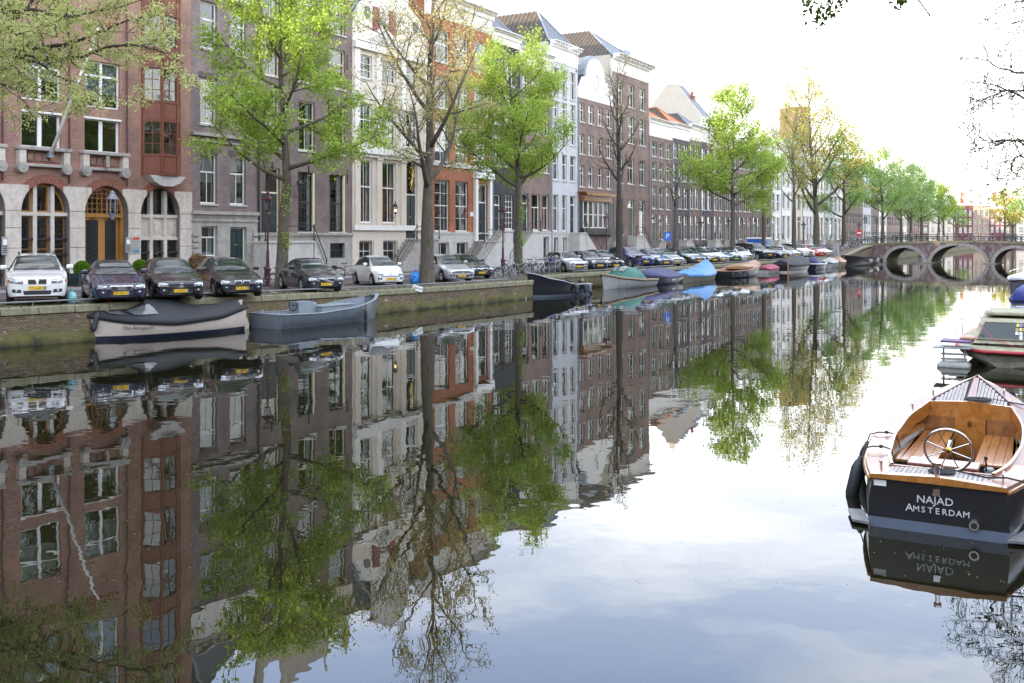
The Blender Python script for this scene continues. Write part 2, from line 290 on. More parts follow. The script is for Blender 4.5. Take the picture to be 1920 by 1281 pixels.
def tag(o,label=None,cat=None,group=None,kind=None):
    if label:o['label']=label
    if cat:o['category']=cat
    if group:o['group']=group
    if kind:o['kind']=kind
    return o
def root(name,loc,rz,label,cat,group=None):
    o=bpy.data.objects.new(name,None); C.objects.link(o); o.location=loc; o.rotation_euler=(0,0,rz); o.empty_display_size=.3
    return tag(o,label,cat,group)
KIDS={}
def kids(o): return [c for c in C.objects if c.parent==o]
def snapshot(o): return [(c,[(d,None) for d in kids(c)]) for c in kids(o)]
def dup(o,snap,loc,rz,label,group=None):
    r=o.copy(); C.objects.link(r); r.location=loc; r.rotation_euler=(0,0,rz); r['label']=label
    if group: r['group']=group
    for c,ds in snap:
        k=c.copy(); C.objects.link(k); k.parent=r
        for d,_ in ds:
            q=d.copy(); C.objects.link(q); q.parent=k
    return r
_tx={}
def textmesh(t,size,mat_,ext=.004,shear=0):
    cu=bpy.data.curves.new('lettering','FONT'); cu.body=t; cu.size=size; cu.extrude=ext; cu.align_x='CENTER'; cu.align_y='CENTER'; cu.resolution_u=2; cu.shear=shear
    ob=bpy.data.objects.new('lettering',cu); C.objects.link(ob); dg=bpy.context.evaluated_depsgraph_get(); dg.update()
    me=bpy.data.meshes.new_from_object(ob.evaluated_get(dg)); bpy.data.objects.remove(ob); me.materials.clear(); me.materials.append(MAT[mat_]); return me
# ---------------- where things stand: pixel of the photograph -> point at height z
def W(x,y,z=0.0):
    d=F*(EYE-z)/(y-VY); return Vector(((x-CX)/F*d,d,z))
U=Vector((1070,1867,0)).normalized(); NO=Vector((U.y,-U.x,0))   # along the street; out of the facades
P0=Vector((-16.7,51.9,0)); ANG=math.atan2(U.y,U.x)
def sx(x):
    r=(x-CX)/F; return (P0.y*r-P0.x)/(U.x-U.y*r)
def fp(s,out=0,z=0): return P0+U*s+NO*out+Vector((0,0,z))
def zf(x,y):
    return EYE+(VY-y)*fp(sx(x)).y/F
def street(s):  # street level rises a little towards the near bridge
    t=min(1,max(0,(6-s)/22)); return 1.0+.22*t*t*(3-2*t)
QP=[W(-260,672),W(0,653),W(204,637),W(740,585.5),W(997,560),W(1012,549),W(1066,543.5),W(1637,492)]
QP=[Vector((p.x,p.y,0)) for p in QP]
QP.insert(0,QP[0]+(QP[0]-QP[1]).normalized()*40)
def so_(p): d=Vector((p.x,p.y,0))-P0; return d.dot(U),d.dot(NO)
def quay(off,x):
    """point on pixel column x, `off` metres inland of the quay edge"""
    r=(x-CX)/F
    for i in range(len(QP)-1):
        a,b=QP[i],QP[i+1]; t=(b-a).normalized(); n=Vector((-t.y,t.x,0)); a2=a+n*off; 
        den=t.x-r*t.y
        if abs(den)<1e-9: continue
        k=(r*a2.y-a2.x)/den
        p=a2+t*k
        if k<=(b-a).length+.5 or i==len(QP)-2:
            if p.y>5: 
                s,_=so_(p); return Vector((p.x,p.y,street(s)))
# ================= setting
def sheet(name,rows,m,kind='structure',smooth=False):
    b=MB(); n=len(rows[0]); vs=[tuple(p) for r in rows for p in r]
    b.add(vs,[(i*n+j,i*n+j+1,(i+1)*n+j+1,(i+1)*n+j) for i in range(len(rows)-1) for j in range(n-1)])
    return tag(b.build(name,m),kind=kind)
SB=(100.0,16.4)                                     # bridge corner in street coordinates (s,out)
qso=[so_(p) for p in QP]                            # quay edge in (s,out)
def qout(s):
    for (a,oa),(b,ob) in zip(qso,qso[1:]):
        if s<=b: return oa+(ob-oa)*(s-a)/(b-a)
    return qso[-1][1]
S_ST=[-95,-60,-40,-30]+[x*2.0 for x in range(-13,51)]+[104,112,130,160,200,250,299]
def zr(s,o):                                        # ground height with the ramp up to the bridge
    z=street(s)
    if s>84: 
        t=min(1,(s-84)/16) if s<=108 else max(0,1-(s-108)/16)
        k=min(1,max(0,(o-3.5)/5)); z+=1.25*t*t*(3-2*t)*k
    return z
b=MB(); b.box(-400,-200,-.02,600,700,0); 
w_=MB(); w_.quad((-500,-250,0),(700,-250,0),(700,900,0),(-500,900,0)); tag(w_.build('canal_water','water'),kind='structure')
w_=MB(); w_.quad((-3000,-3000,-.6),(3000,-3000,-.6),(3000,3000,-.6),(-3000,3000,-.6)); tag(w_.build('ground','land'),kind='structure')
rows=[]
for s in S_ST:
    q=qout(s); rows.append([fp(s,o,zr(s,o)) for o in (-120,-12,-.5,1,2.9)]+[fp(s,2.9+(q-.45-2.9)*k/6,zr(s,2.9+(q-.45-2.9)*k/6)) for k in range(1,7)])
sheet('street_paving',rows,'paving')
rows=[[fp(s,o,zr(s,o)+.10) for o in (-1,.5,1.6,2.75)] for s in S_ST]; sheet('pavement',rows,'paving')
rows=[[fp(s,2.75,zr(s,2.75)+.11),fp(s,2.95,zr(s,2.95)+.11),fp(s,2.95,zr(s,2.95)-.05)] for s in S_ST]; sheet('kerb',rows,'kerb_stone')
rows=[[fp(s,o,zr(s,o)+.006) for o in (2.95,4.6,6.6)] for s in S_ST]; sheet('roadway',rows,'asphalt')
rows=[[fp(s,o,zr(s,o)+.012) for o in (6.55,6.67)] for s in S_ST if s<90]; sheet('parking_line',rows,'road_paint')
# bay lines
b=MB()
for x in (150,268,382,520,655,775,905):
    p=quay(1.2,x); a=fp(*so_(p)[:1],so_(p)[1],0); d=-Vector((.5,-.866,0)); n=Vector((d.y,-d.x,0))*.05; z=street(so_(p)[0])+.012
    e=p+d*3.6; b.add([(p.x-n.x,p.y-n.y,z),(p.x+n.x,p.y+n.y,z),(e.x+n.x,e.y+n.y,z),(e.x-n.x,e.y-n.y,z)],[(0,1,2,3)])
tag(b.build('bay_marking','road_paint'),kind='structure')
# earth strip with moss along the quay edge
rows=[[fp(s,qout(s)-o,zr(s,qout(s)-o)+.01) for o in (1.5,1.0,.45)] for s in S_ST if s<84]; sheet('earth_strip','x' and rows,'dirt')
# other bank and the far bank where the canal turns
b=MB()
b.add([tuple(fp(s,o,z)) for s,o,z in ((-60,41.6,1),(320,41.6,1),(320,260,1),(-60,260,1),(-60,41.6,-.5),(320,41.6,-.5))],[(0,1,2,3),(0,4,5,1)])
tag(b.build('far_side_street','paving'),kind='structure')
b=MB(); b.add([tuple(fp(s,o,z)) for s,o,z in ((299,-120,1.1),(299,300,1.1),(700,300,1.1),(700,-120,1.1),(299,-120,-.5),(299,300,-.5))],[(0,1,2,3),(0,4,5,1)])
tag(b.build('far_street','paving'),kind='structure')
# ---- quay wall: face, coping stones, the nearest bricks one by one
qw=root('quay_wall',tuple(QP[1]),0,'long moss-stained brick quay wall with stone coping along the canal','quay wall')
def qparts():
    b=MB(); o=QP[1]
    pts=list(QP); last=pts[-1]; 
    for a,c in zip(pts,pts[1:]):
        for t in range(6):
            p=a.lerp(c,t/6); q=a.lerp(c,(t+1)/6); sp_,_=so_(p); sq,_=so_(q)
            zp=zr(sp_,qout(sp_))-.22; zq=zr(sq,qout(sq))-.22
            b.add([tuple(p-o+Vector((0,0,-.6))),tuple(q-o+Vector((0,0,-.6))),tuple(q-o+Vector((0,0,zq))),tuple(p-o+Vector((0,0,zp)))],[(0,1,2,3)])
    # beyond the bridge
    p,q=QP[-1],fp(299,16.4); b.add([tuple(p-o+Vector((0,0,-.6))),tuple(q-o+Vector((0,0,-.6))),tuple(q-o+Vector((0,0,.95))),tuple(p-o+Vector((0,0,1.0)))],[(0,1,2,3)])
    b.build('wall_face','brick_quay',qw)
    b=MB(); b.cbox(0,0,0,1,.52,.24,0,.018); me=b.mesh('coping_stone','coping')
    i=0
    for a,c in zip(pts[1:],pts[2:]):
        Ls=(c-a).length; n=max(1,round(Ls/1.35)); t=(c-a).normalized(); nn=Vector((-t.y,t.x,0))
        for k in range(n):
            m=a.lerp(c,(k+.5)/n); sm,_=so_(m); z=zr(sm,qout(sm))
            a2=a.lerp(c,k/n); z2=zr(so_(a2)[0],qout(so_(a2)[0])); c2=a.lerp(c,(k+1)/n); z3=zr(so_(c2)[0],qout(so_(c2)[0]))
            ob=link('coping_stone',me,qw,m-o+nn*(.20+rnd.uniform(-.008,.008))+Vector((0,0,z-.11+rnd.uniform(-.008,.008)))); ob.scale=(Ls/n-.012,1,1)
            ob.rotation_euler=(0,-math.atan2(z3-z2,Ls/n),math.atan2(t.y,t.x)); i+=1
    b=MB(); b.cbox(0,0,0,.205,.05,.058,0,.006); me=b.mesh('brick','brick_loose'); a,c=QP[1],QP[2]; t=(c-a).normalized(); nn=Vector((-t.y,t.x,0)); cnt=0
    for r_ in range(11):
        x=.1+(r_%2)*.11
        while x<(c-a).length-.05 and cnt<290:
            if rnd.random()<.93:
                ob=link('brick',me,qw,a-o+t*x+nn*(.022+rnd.uniform(-.010,.012))+Vector((0,0,.93-r_*.072)),math.atan2(t.y,t.x)+rnd.uniform(-.01,.01)); cnt+=1
            x+=.222
m,nt,bb=_new('brick_loose'); bb.inputs['Roughness'].default_value=.9
oi=nd(nt,'ShaderNodeObjectInfo'); o1=ramp2(nt,oi.outputs['Random'],(.10,.07,.05),(.30,.21,.15),0,1)
t_=nd(nt,'ShaderNodeNewGeometry'); q_=nd(nt,'ShaderNodeTexNoise'); q_.inputs['Scale'].default_value=1.7; q_.inputs['Detail'].default_value=7; q_.inputs['Roughness'].default_value=.7; nt.links.new(t_.outputs['Position'],q_.inputs['Vector'])
k_=nd(nt,'ShaderNodeMapRange'); k_.inputs[1].default_value=.44; k_.inputs[2].default_value=.62; k_.inputs[4].default_value=.85; nt.links.new(q_.outputs[0],k_.inputs[0])
y_=nd(nt,'ShaderNodeMixRGB'); nt.links.new(k_.outputs[0],y_.inputs[0]); nt.links.new(o1,y_.inputs[1]); y_.inputs[2].default_value=(.14,.14,.03,1); nt.links.new(algae(nt,y_.outputs[0]),bb.inputs['Base Color'])
qparts()
# moss line and grass tufts at the water and on the edge
b=MB()
for i in range(2600):
    k=rnd.random(); s=-26+k*k*100; o=qout(s)-rnd.choice([rnd.uniform(.02,.1),rnd.uniform(.5,1.6),rnd.uniform(.5,1.2)]); z=zr(s,o)+.01; p=fp(s,o,z); h=rnd.uniform(.03,.09); q=rnd.random()*6; d=Vector((math.cos(q),math.sin(q),0))*.02; e=Vector((rnd.uniform(-.03,.03),rnd.uniform(-.03,.03),h))
    b.add([tuple(p-d),tuple(p+d),tuple(p+e)],[(0,1,2)])
tag(b.build('grass','leaf_dark'),label='short grass and weeds growing along the quay edge',cat='grass',kind='stuff')
def rail(x0,x1,label,step=1.55,h=.17):
    a=quay(.12,x0); c=quay(.12,x1); n=max(2,int((c-a).length/step)); 
    r=root('quay_rail',tuple(a),0,label,'railing','low iron rails along the quay edge')
    P=[]
    for i in range(n+1):
        x=x0+(x1-x0)*i/n; 
        p=a.lerp(c,i/n); s,o=so_(p); q=fp(s,qout(s)-.12,zr(s,qout(s)-.12)); P.append(q-a+Vector((0,0,h)))
    MB().tube(P,.03,6).build('rail','rail_iron',r,smooth=True)
    for i,p in enumerate(P[1:-1]+[P[-1],P[0]]): MB().tube([(0,0,-h),(0,0,0)],.018,5).build('post','rail_iron',r,p)
mat('rail_iron',(.17,.18,.18),.5,var=.3,scale=20)
rail(-150,236,'low iron quay rail in front of the white off-road car'); rail(292,951,'long low iron quay rail behind the grey workboat'); rail(1075,1262,'low iron quay rail beside the green hooded boat'); rail(1275,1560,'low iron quay rail beside the blue tarpaulin and wooden boat')

# ---- arched bridge
A_=Vector((47.4,130.7,0)); B_=A_+Vector((.837,-.548,0))*20; bd=(B_-A_).normalized(); bn=Vector((-bd.y,bd.x,0))
if bn.y<0: bn=-bn
def tb(x):
    r=(x-CX)/F; return (r*A_.y-A_.x)/(bd.x-r*bd.y)
br=root('arched_bridge',tuple(A_),math.atan2(bd.y,bd.x),'weathered brick bridge with three round arches across the canal','bridge')
BL=29
def deck(t): 
    k=(t-11.0)/13.0; return 2.80-.5*k*k
def arches():
    data=[(tb(1661),tb(1731),1.93),(tb(1745.5),tb(1848),2.27),(tb(1864.6),tb(1864.6)+ (tb(1731)-tb(1661))*1.02,1.95)]
    W_=7.0; b=MB(); ring=MB(); br2=MB()
    xs=[-2.5]; 
    # spandrel face: columns between deck and arch
    def under(t):
        for a,c,h in data:
            if a<t<c: m=(a+c)/2; r=(c-a)/2; return h*math.sqrt(max(0,1-((t-m)/r)**2))
        return -.6
    ts=sorted(set([-2.5,0]+[a for d in data for a in d[:2]]+[d[0]+(d[1]-d[0])*(.5-.5*math.cos(PI*i/28)) for d in data for i in range(29)]+[BL*i/20 for i in range(21)]+[BL+2]))
    for yy,flip in ((0,1),(W_,-1)):
        for t0,t1 in zip(ts,ts[1:]):
            m=(t0+t1)/2
            z0,z1=(under(t0+1e-6) if under(m)>-.5 else -.6),(under(t1-1e-6) if under(m)>-.5 else -.6)
            b.quad((t0,yy,z0),(t1,yy,z1),(t1,yy,deck(t1)-.2),(t0,yy,deck(t0)-.2))
    for a,c,h in data:      # barrels and voussoir rings
        m=(a+c)/2; r=(c-a)/2; P=[(m-r*math.cos(PI*i/28),h*math.sin(PI*i/28)) for i in range(29)]
        P=[(a,-.6)]+P+[(c,-.6)]
        for p,q in zip(P,P[1:]): br2.quad((p[0],0,p[1]),(q[0],0,q[1]),(q[0],W_,q[1]),(p[0],W_,p[1]))
        nst=22
        for i in range(nst):
            q0,q1=PI*(i+.06)/nst,PI*(i+.94)/nst; e=.42
            pts=[(m-r*math.cos(q0),h*math.sin(q0)),(m-(r+e)*math.cos(q0),(h+e*.9)*math.sin(q0)),(m-(r+e)*math.cos(q1),(h+e*.9)*math.sin(q1)),(m-r*math.cos(q1),h*math.sin(q1))]
            MB().prism(pts,.28,o=-.05).build('voussoir','voussoir',br)
    b.build('spandrel_wall','brick_bridge',br); br2.build('arch_barrel','brick_quay',br)
    d=MB()
    for i in range(26):
        t0,t1=-2.5+(BL+4.5)*i/26,-2.5+(BL+4.5)*(i+1)/26
        d.quad((t0,0,deck(t0)),(t1,0,deck(t1)),(t1,W_,deck(t1)),(t0,W_,deck(t0)))
    d.build('deck','paving',br)
    for i in range(24):
        t0,t1=-2.4+(BL+4)*i/24,-2.4+(BL+4)*(i+1)/24-.03
        for yy in (-.10,W_-.35):
            MB().add([(t0,yy,deck(t0)-.22),(t1,yy,deck(t1)-.22),(t1,yy+.45,deck(t1)-.22),(t0,yy+.45,deck(t0)-.22),(t0,yy,deck(t0)+.06),(t1,yy,deck(t1)+.06),(t1,yy+.45,deck(t1)+.06),(t0,yy+.45,deck(t0)+.06)],[(0,3,2,1),(4,5,6,7),(0,1,5,4),(1,2,6,5),(2,3,7,6),(3,0,4,7)]).build('coping_stone','coping',br)
    for yy in (.12,W_-.12):
        pp=[(-2.3+(BL+4)*i/26,yy) for i in range(27)]
        for hz in (.38,.66,.94): MB().tube([(t,y,deck(t)+hz) for t,y in pp],.022,5).build('handrail','black_iron',br)
        for i in range(0,27,1): t=pp[i][0]; MB().tube([(t,yy,deck(t)),(t,yy,deck(t)+1.0)],.035,5).build('railing_post','black_iron',br)
    for pa,pc in ((data[0][1],data[1][0]),(data[1][1],data[2][0])):      # pier footings
        MB().box(pa-.25,-.25,-.6,pc+.25,W_+.2,.10).build('pier_footing','coping',br)
    MB().box(-2.5,-.2,-.6,data[0][0]+.2,-.02,.10).build('pier_footing','coping',br)
arches()

# fallen buds and scum on the water
b=MB()
for i in range(900):
    y=10+rnd.random()**1.6*60; x=y*rnd.uniform(-.5,.5); 
    q=rnd.random()*6; s=rnd.uniform(.005,.013); c,d=math.cos(q)*s,math.sin(q)*s; b.add([(x-c,y-d,.004),(x+d*.6,y-c*.6,.006),(x+c,y+d,.004),(x-d*.6,y+c*.6,.006)],[(0,1,2,3)])
tag(b.build('floating_petals','floating'),label='tiny fallen buds floating on the canal',cat='debris',kind='stuff')
# ================= houses
_wm={}
def window_mesh(w,h,style,fm):
    """frame mesh and list of panes (x0,z0,x1,z1); origin bottom-left of the opening"""
    k=(round(w,2),round(h,2),style,fm)
    if k in _wm: return _wm[k]
    b=MB(); t=.075; d=.09; panes=[]
    b.box(0,0,0,t,d,h); b.box(w-t,0,0,w,d,h); b.box(t,0,0,w-t,d,t*1.1); b.box(t,0,h-t,w-t,d,h)
    x0,x1,z0,z1=t,w-t,t*1.1,h-t
    bar=.035
    if style=='sash':          # tall lower sash with a middle bar, low upper light
        zm=z0+(z1-z0)*.64; b.box(x0,.01,zm-.035,x1,d-.01,zm+.035); xm=(x0+x1)/2; b.box(xm-bar/2,.02,z0,xm+bar/2,d-.02,zm-.035)
        panes=[(x0,z0,xm-bar/2,zm-.035),(xm+bar/2,z0,x1,zm-.035),(x0,zm+.035,x1,z1)]
    elif style=='cross':       # four lights
        zm=z0+(z1-z0)*.58; b.box(x0,.01,zm-.04,x1,d-.01,zm+.04); xm=(x0+x1)/2; b.box(xm-bar/2,.02,z0,xm+bar/2,d-.02,zm-.04); b.box(xm-bar/2,.02,zm+.04,xm+bar/2,d-.02,z1)
        panes=[(x0,z0,xm-bar/2,zm-.04),(xm+bar/2,z0,x1,zm-.04),(x0,zm+.04,xm-bar/2,z1),(xm+bar/2,zm+.04,x1,z1)]
    elif style=='wide':        # two broad lights with a thick mullion
        xm=(x0+x1)/2; b.box(xm-.07,0,z0,xm+.07,d-.01,z1); panes=[(x0,z0,xm-.07,z1),(xm+.07,z0,x1,z1)]
        for a,_,c,__ in panes: b.box(a,.02,z0,a+.03,d-.02,z1); b.box(c-.03,.02,z0,c,d-.02,z1)
    elif style=='wide3':       # with small lights above
        xm=(x0+x1)/2; zm=z0+(z1-z0)*.7; b.box(xm-.07,0,z0,xm+.07,d-.01,z1); b.box(x0,.005,zm-.05,xm-.07,d-.01,zm+.05); b.box(xm+.07,.005,zm-.05,x1,d-.01,zm+.05)
        panes=[(x0,z0,xm-.07,zm-.05),(xm+.07,z0,x1,zm-.05),(x0,zm+.05,xm-.07,z1),(xm+.07,zm+.05,x1,z1)]
    elif style[0]=='g':        # grid gNM
        nx,nz=int(style[1]),int(style[2])
        for i in range(1,nx): x=x0+(x1-x0)*i/nx; b.box(x-bar/2,.02,z0,x+bar/2,d-.02,z1)
        for j in range(1,nz):
            z=z0+(z1-z0)*j/nz; th=.035 if (nz>3 and j==nz//2) or nz==2 else bar/2
            for i in range(nx): b.box(x0+(x1-x0)*i/nx+bar/2*(i>0),.02,z-th,x0+(x1-x0)*(i+1)/nx-bar/2*(i<nx-1),d-.02,z+th)
        for i in range(nx):
            for j in range(nz): panes.append((x0+(x1-x0)*i/nx,z0+(z1-z0)*j/nz,x0+(x1-x0)*(i+1)/nx,z0+(z1-z0)*(j+1)/nz))
    else: panes=[(x0,z0,x1,z1)]
    _wm[k]=(b.mesh('window',fm),panes); return _wm[k]
_pm={}
def pane_mesh(w,h,m='glass'):
    k=(round(w,2),round(h,2),m)
    if k not in _pm: _pm[k]=MB().box(-.006,.045,-.006,w+.006,.05,h+.006).mesh('pane',m)
    return _pm[k]
def place_window(rt,x,z,w,h,style,fm,y=.14,sill='stone_light',full=True,inside=None,m='glass'):
    me,panes=window_mesh(w,h,style,fm); o=link('window',me,rt,(x,y,z))
    if full and len(panes)<=6:
        for a,c,e,f in panes: link('pane',pane_mesh(e-a,f-c,m),o,(a,0,c))
    else: link('pane',pane_mesh(w-.15,h-.15,m),o,(.075,0,.08))
    if sill: MB().box(-.08,-y-.07,-.10,w+.08,-.002,-.002).build('sill',sill,o)
    k=rnd.random() if inside is None else inside
    if k<.42:      # curtains drawn to the sides
        b=MB(); q=w*rnd.uniform(.14,.26)
        for a,c in ((.08,.08+q),(w-.08-q,w-.08)):
            n=8; vs=[]; 
            for i in range(n+1): vs+= [(a+(c-a)*i/n,.2+.03*(i%2),.06),(a+(c-a)*i/n,.2+.03*(i%2),h-.05)]
            b.add(vs,[(2*i,2*i+2,2*i+3,2*i+1) for i in range(n)])
        b.build('curtain','curtain',o)
    elif k<.74:    # a blind partly down
        q=rnd.uniform(.3,.85); MB().box(.08,.16,h-.06-(h-.1)*q,w-.08,.17,h-.06).build('blind','curtain' if rnd.random()<.6 else 'blind',o)
    return o
def wallgrid(b,x0,x1,z0,z1,holes,y=0,dep=.16):
    xs=sorted(set([x0,x1]+[v for h in holes for v in h[:2]])); zs=sorted(set([z0,z1]+[v for h in holes for v in h[2:4]]))
    xs=[x for x in xs if x0<=x<=x1]; zs=[z for z in zs if z0<=z<=z1]
    for a,c in zip(xs,xs[1:]):
        run=None
        for e,f in zip(zs,zs[1:]):
            mx_,mz=(a+c)/2,(e+f)/2
            ins=any(h[0]<mx_<h[1] and h[2]<mz<h[3] for h in holes)
            if not ins:
                if run and abs(run[1]-e)<1e-9: run=(run[0],f)
                else:
                    if run: b.quad((a,y,run[0]),(c,y,run[0]),(c,y,run[1]),(a,y,run[1]))
                    run=(e,f)
            else:
                if run: b.quad((a,y,run[0]),(c,y,run[0]),(c,y,run[1]),(a,y,run[1])); run=None
        if run: b.quad((a,y,run[0]),(c,y,run[0]),(c,y,run[1]),(a,y,run[1]))
    for h in holes:
        a,c,e,f=h[:4]; d=y+dep+.11
        b.quad((a,y,e),(a,y,f),(a,d,f),(a,d,e)); b.quad((c,y,e),(c,d,e),(c,d,f),(c,y,f)); b.quad((a,y,f),(c,y,f),(c,d,f),(a,d,f)); b.quad((a,y,e),(a,d,e),(c,d,e),(c,y,e))
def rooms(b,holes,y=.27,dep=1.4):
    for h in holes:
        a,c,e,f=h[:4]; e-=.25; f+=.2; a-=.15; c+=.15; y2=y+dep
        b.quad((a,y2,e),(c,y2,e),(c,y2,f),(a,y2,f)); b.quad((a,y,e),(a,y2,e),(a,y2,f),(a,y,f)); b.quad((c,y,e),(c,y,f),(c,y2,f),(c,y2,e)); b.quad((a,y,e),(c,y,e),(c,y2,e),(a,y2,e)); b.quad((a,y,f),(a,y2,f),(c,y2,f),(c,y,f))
def cornice(rt,x0,x1,z,h=.7,out=.55,m='white_paint',brk=0,name='cornice'):
    b=MB(); prof=[(0,z-h),(-out*.25,z-h),(-out*.3,z-h*.45),(-out*.55,z-h*.40),(-out*.65,z-h*.2),(-out,z-h*.12),(-out,z),(0,z)]
    b.prism([(p[0],p[1]) for p in prof],x1-x0,axis='x',o=x0)
    if brk:
        n=max(2,int((x1-x0)/brk))
        for i in range(n+1):
            x=x0+.12+(x1-x0-.24)*i/n; b.box(x-.06,-out*.8,z-h*.66,x+.06,-.01,z-h*.2)
    return b.build(name,m,rt)
def hip(b,x0,x1,y0,y1,z,h,fr=.5,bk=0):
    """hipped roof, ridge running back from the street"""
    xm=(x0+x1)/2; ya=y0+(x1-x0)*fr; yb=y1-(x1-x0)*bk
    v=[(x0,y0,z),(x1,y0,z),(x1,y1,z),(x0,y1,z),(xm,ya,z+h),(xm,yb,z+h)]
    b.add(v,[(0,1,4)],0); b.add(v,[(1,2,5,4)],0); b.add(v,[(2,3,5)],0); b.add(v,[(3,0,4,5)],1)
    return v
def chimney(rt,x,y,z,w=.9,d=.7,h=1.8,m='chimney_brick',pots=2):
    o=MB().box(x-w/2,y-d/2,z,x+w/2,y+d/2,z+h).box(x-w/2-.06,y-d/2-.06,z+h,x+w/2+.06,y+d/2+.06,z+h+.14).build('chimney',m,rt)
    for i in range(pots): MB().lathe([(.12,0),(.10,.5),(.13,.52),(.13,.58)],8).build('chimney_pot','tile_orange' if m=='chimney_brick' else 'lead',o,(x-w/2+w*(i+.5)/pots,y,z+h+.14))
def steps(rt,x0,x1,z0,z1,y,m='stone_grey',side=-1,n=6,land=1.1,rail_='black_iron',dep=1.1,zb=-1):
    """stoop: landing at x0..x1 height z1 in front of the facade, flight going down along the wall"""
    MB().cbox((x0+x1)/2,-dep/2-.02,z1-.06,x1-x0,dep,.12,0,.015).build('landing',m,rt)
    MB().box(x0+.05,-dep+.05,z0,x1-.05,-.01,z1-.12).build('stoop_base','stone_light' if m=='stone_light' else 'stone_grey',rt)
    st=.28; rise=(z1-z0)/n
    for i in range(n-1):
        xa=(x0-st*(i+1)) if side<0 else (x1+st*i); zt=z1-rise*(i+1)
        MB().box(xa,-dep,z0,xa+st-.012,-.01,zt).build('step',m,rt)
    if rail_:
        xe=x0-st*(n-1) if side<0 else x1+st*(n-1); xs_=x0 if side<0 else x1; xo=x1 if side<0 else x0
        for yy in (-dep+.05,):
            MB().tube([(xe,yy,z0+.15+.85),(xs_,yy,z1+.85),(xo,yy,z1+.85)],.03,6).tube([(xe,yy,z0+.55),(xs_,yy,z1+.4),(xo,yy,z1+.4)],.016,5).build('handrail',rail_,rt)
            for px,pz,hh in ((xe,z0,1.1),(xs_,z1,.98),(xo,z1,.98)): MB().lathe([(.06,0),(.06,.12),(.035,.16),(.035,hh-.25),(.055,hh-.2),(.04,hh-.1),(.06,hh-.06),(.02,hh)],8,c=(px,yy,pz)).build('newel_post',rail_,rt)
def lantern(rt_name,loc,rz,label,m='black_iron',lit=False):
    r=root(rt_name,loc,rz,label,'wall lamp','lanterns on the house fronts')
    MB().tube([(0,0,-.35),(0,-.18,-.42),(0,-.38,-.3),(0,-.45,-.12),(0,-.45,0)],.018,6).torus((0,-.16,-.22),.1,.012,12,5,axis='x').build('bracket',m,r)
    MB().lathe([(.06,0),(.09,.03),(.19,.42),(.22,.45),(.10,.62),(.05,.68),(.05,.74),(.0,.82)],6,c=(0,-.45,0)).build('lantern_top',m,r) if False else None
    MB().lathe([(.09,0),(.17,.40)],6,c=(0,-.45,.02)).build('lamp_glass','lamp_glass',r)
    MB().lathe([(.21,.42),(.12,.58),(.05,.64),(.05,.70),(.01,.80)],6,c=(0,-.45,0)).lathe([(.03,-.08),(.10,0),(.10,.03)],6,c=(0,-.45,0)).build('lantern_cap',m,r)
    b=MB()
    for j in range(6):
        q=2*PI*(j+.5)/6; b.tube([(.09*math.cos(q),-.45+.09*math.sin(q),.02),(.17*math.cos(q),-.45+.17*math.sin(q),.42)],.010,4)
    b.build('lantern_bars',m,r)
    if lit: MB().ball((0,-.45,.18),.05,.05,.07).build('bulb','lamp_on',r)
    return r
m,nt,bb=_new('lamp_on'); bb.inputs['Emission Color'].default_value=(1,.62,.12,1); bb.inputs['Emission Strength'].default_value=9; bb.inputs['Base Color'].default_value=(1,.7,.3,1)

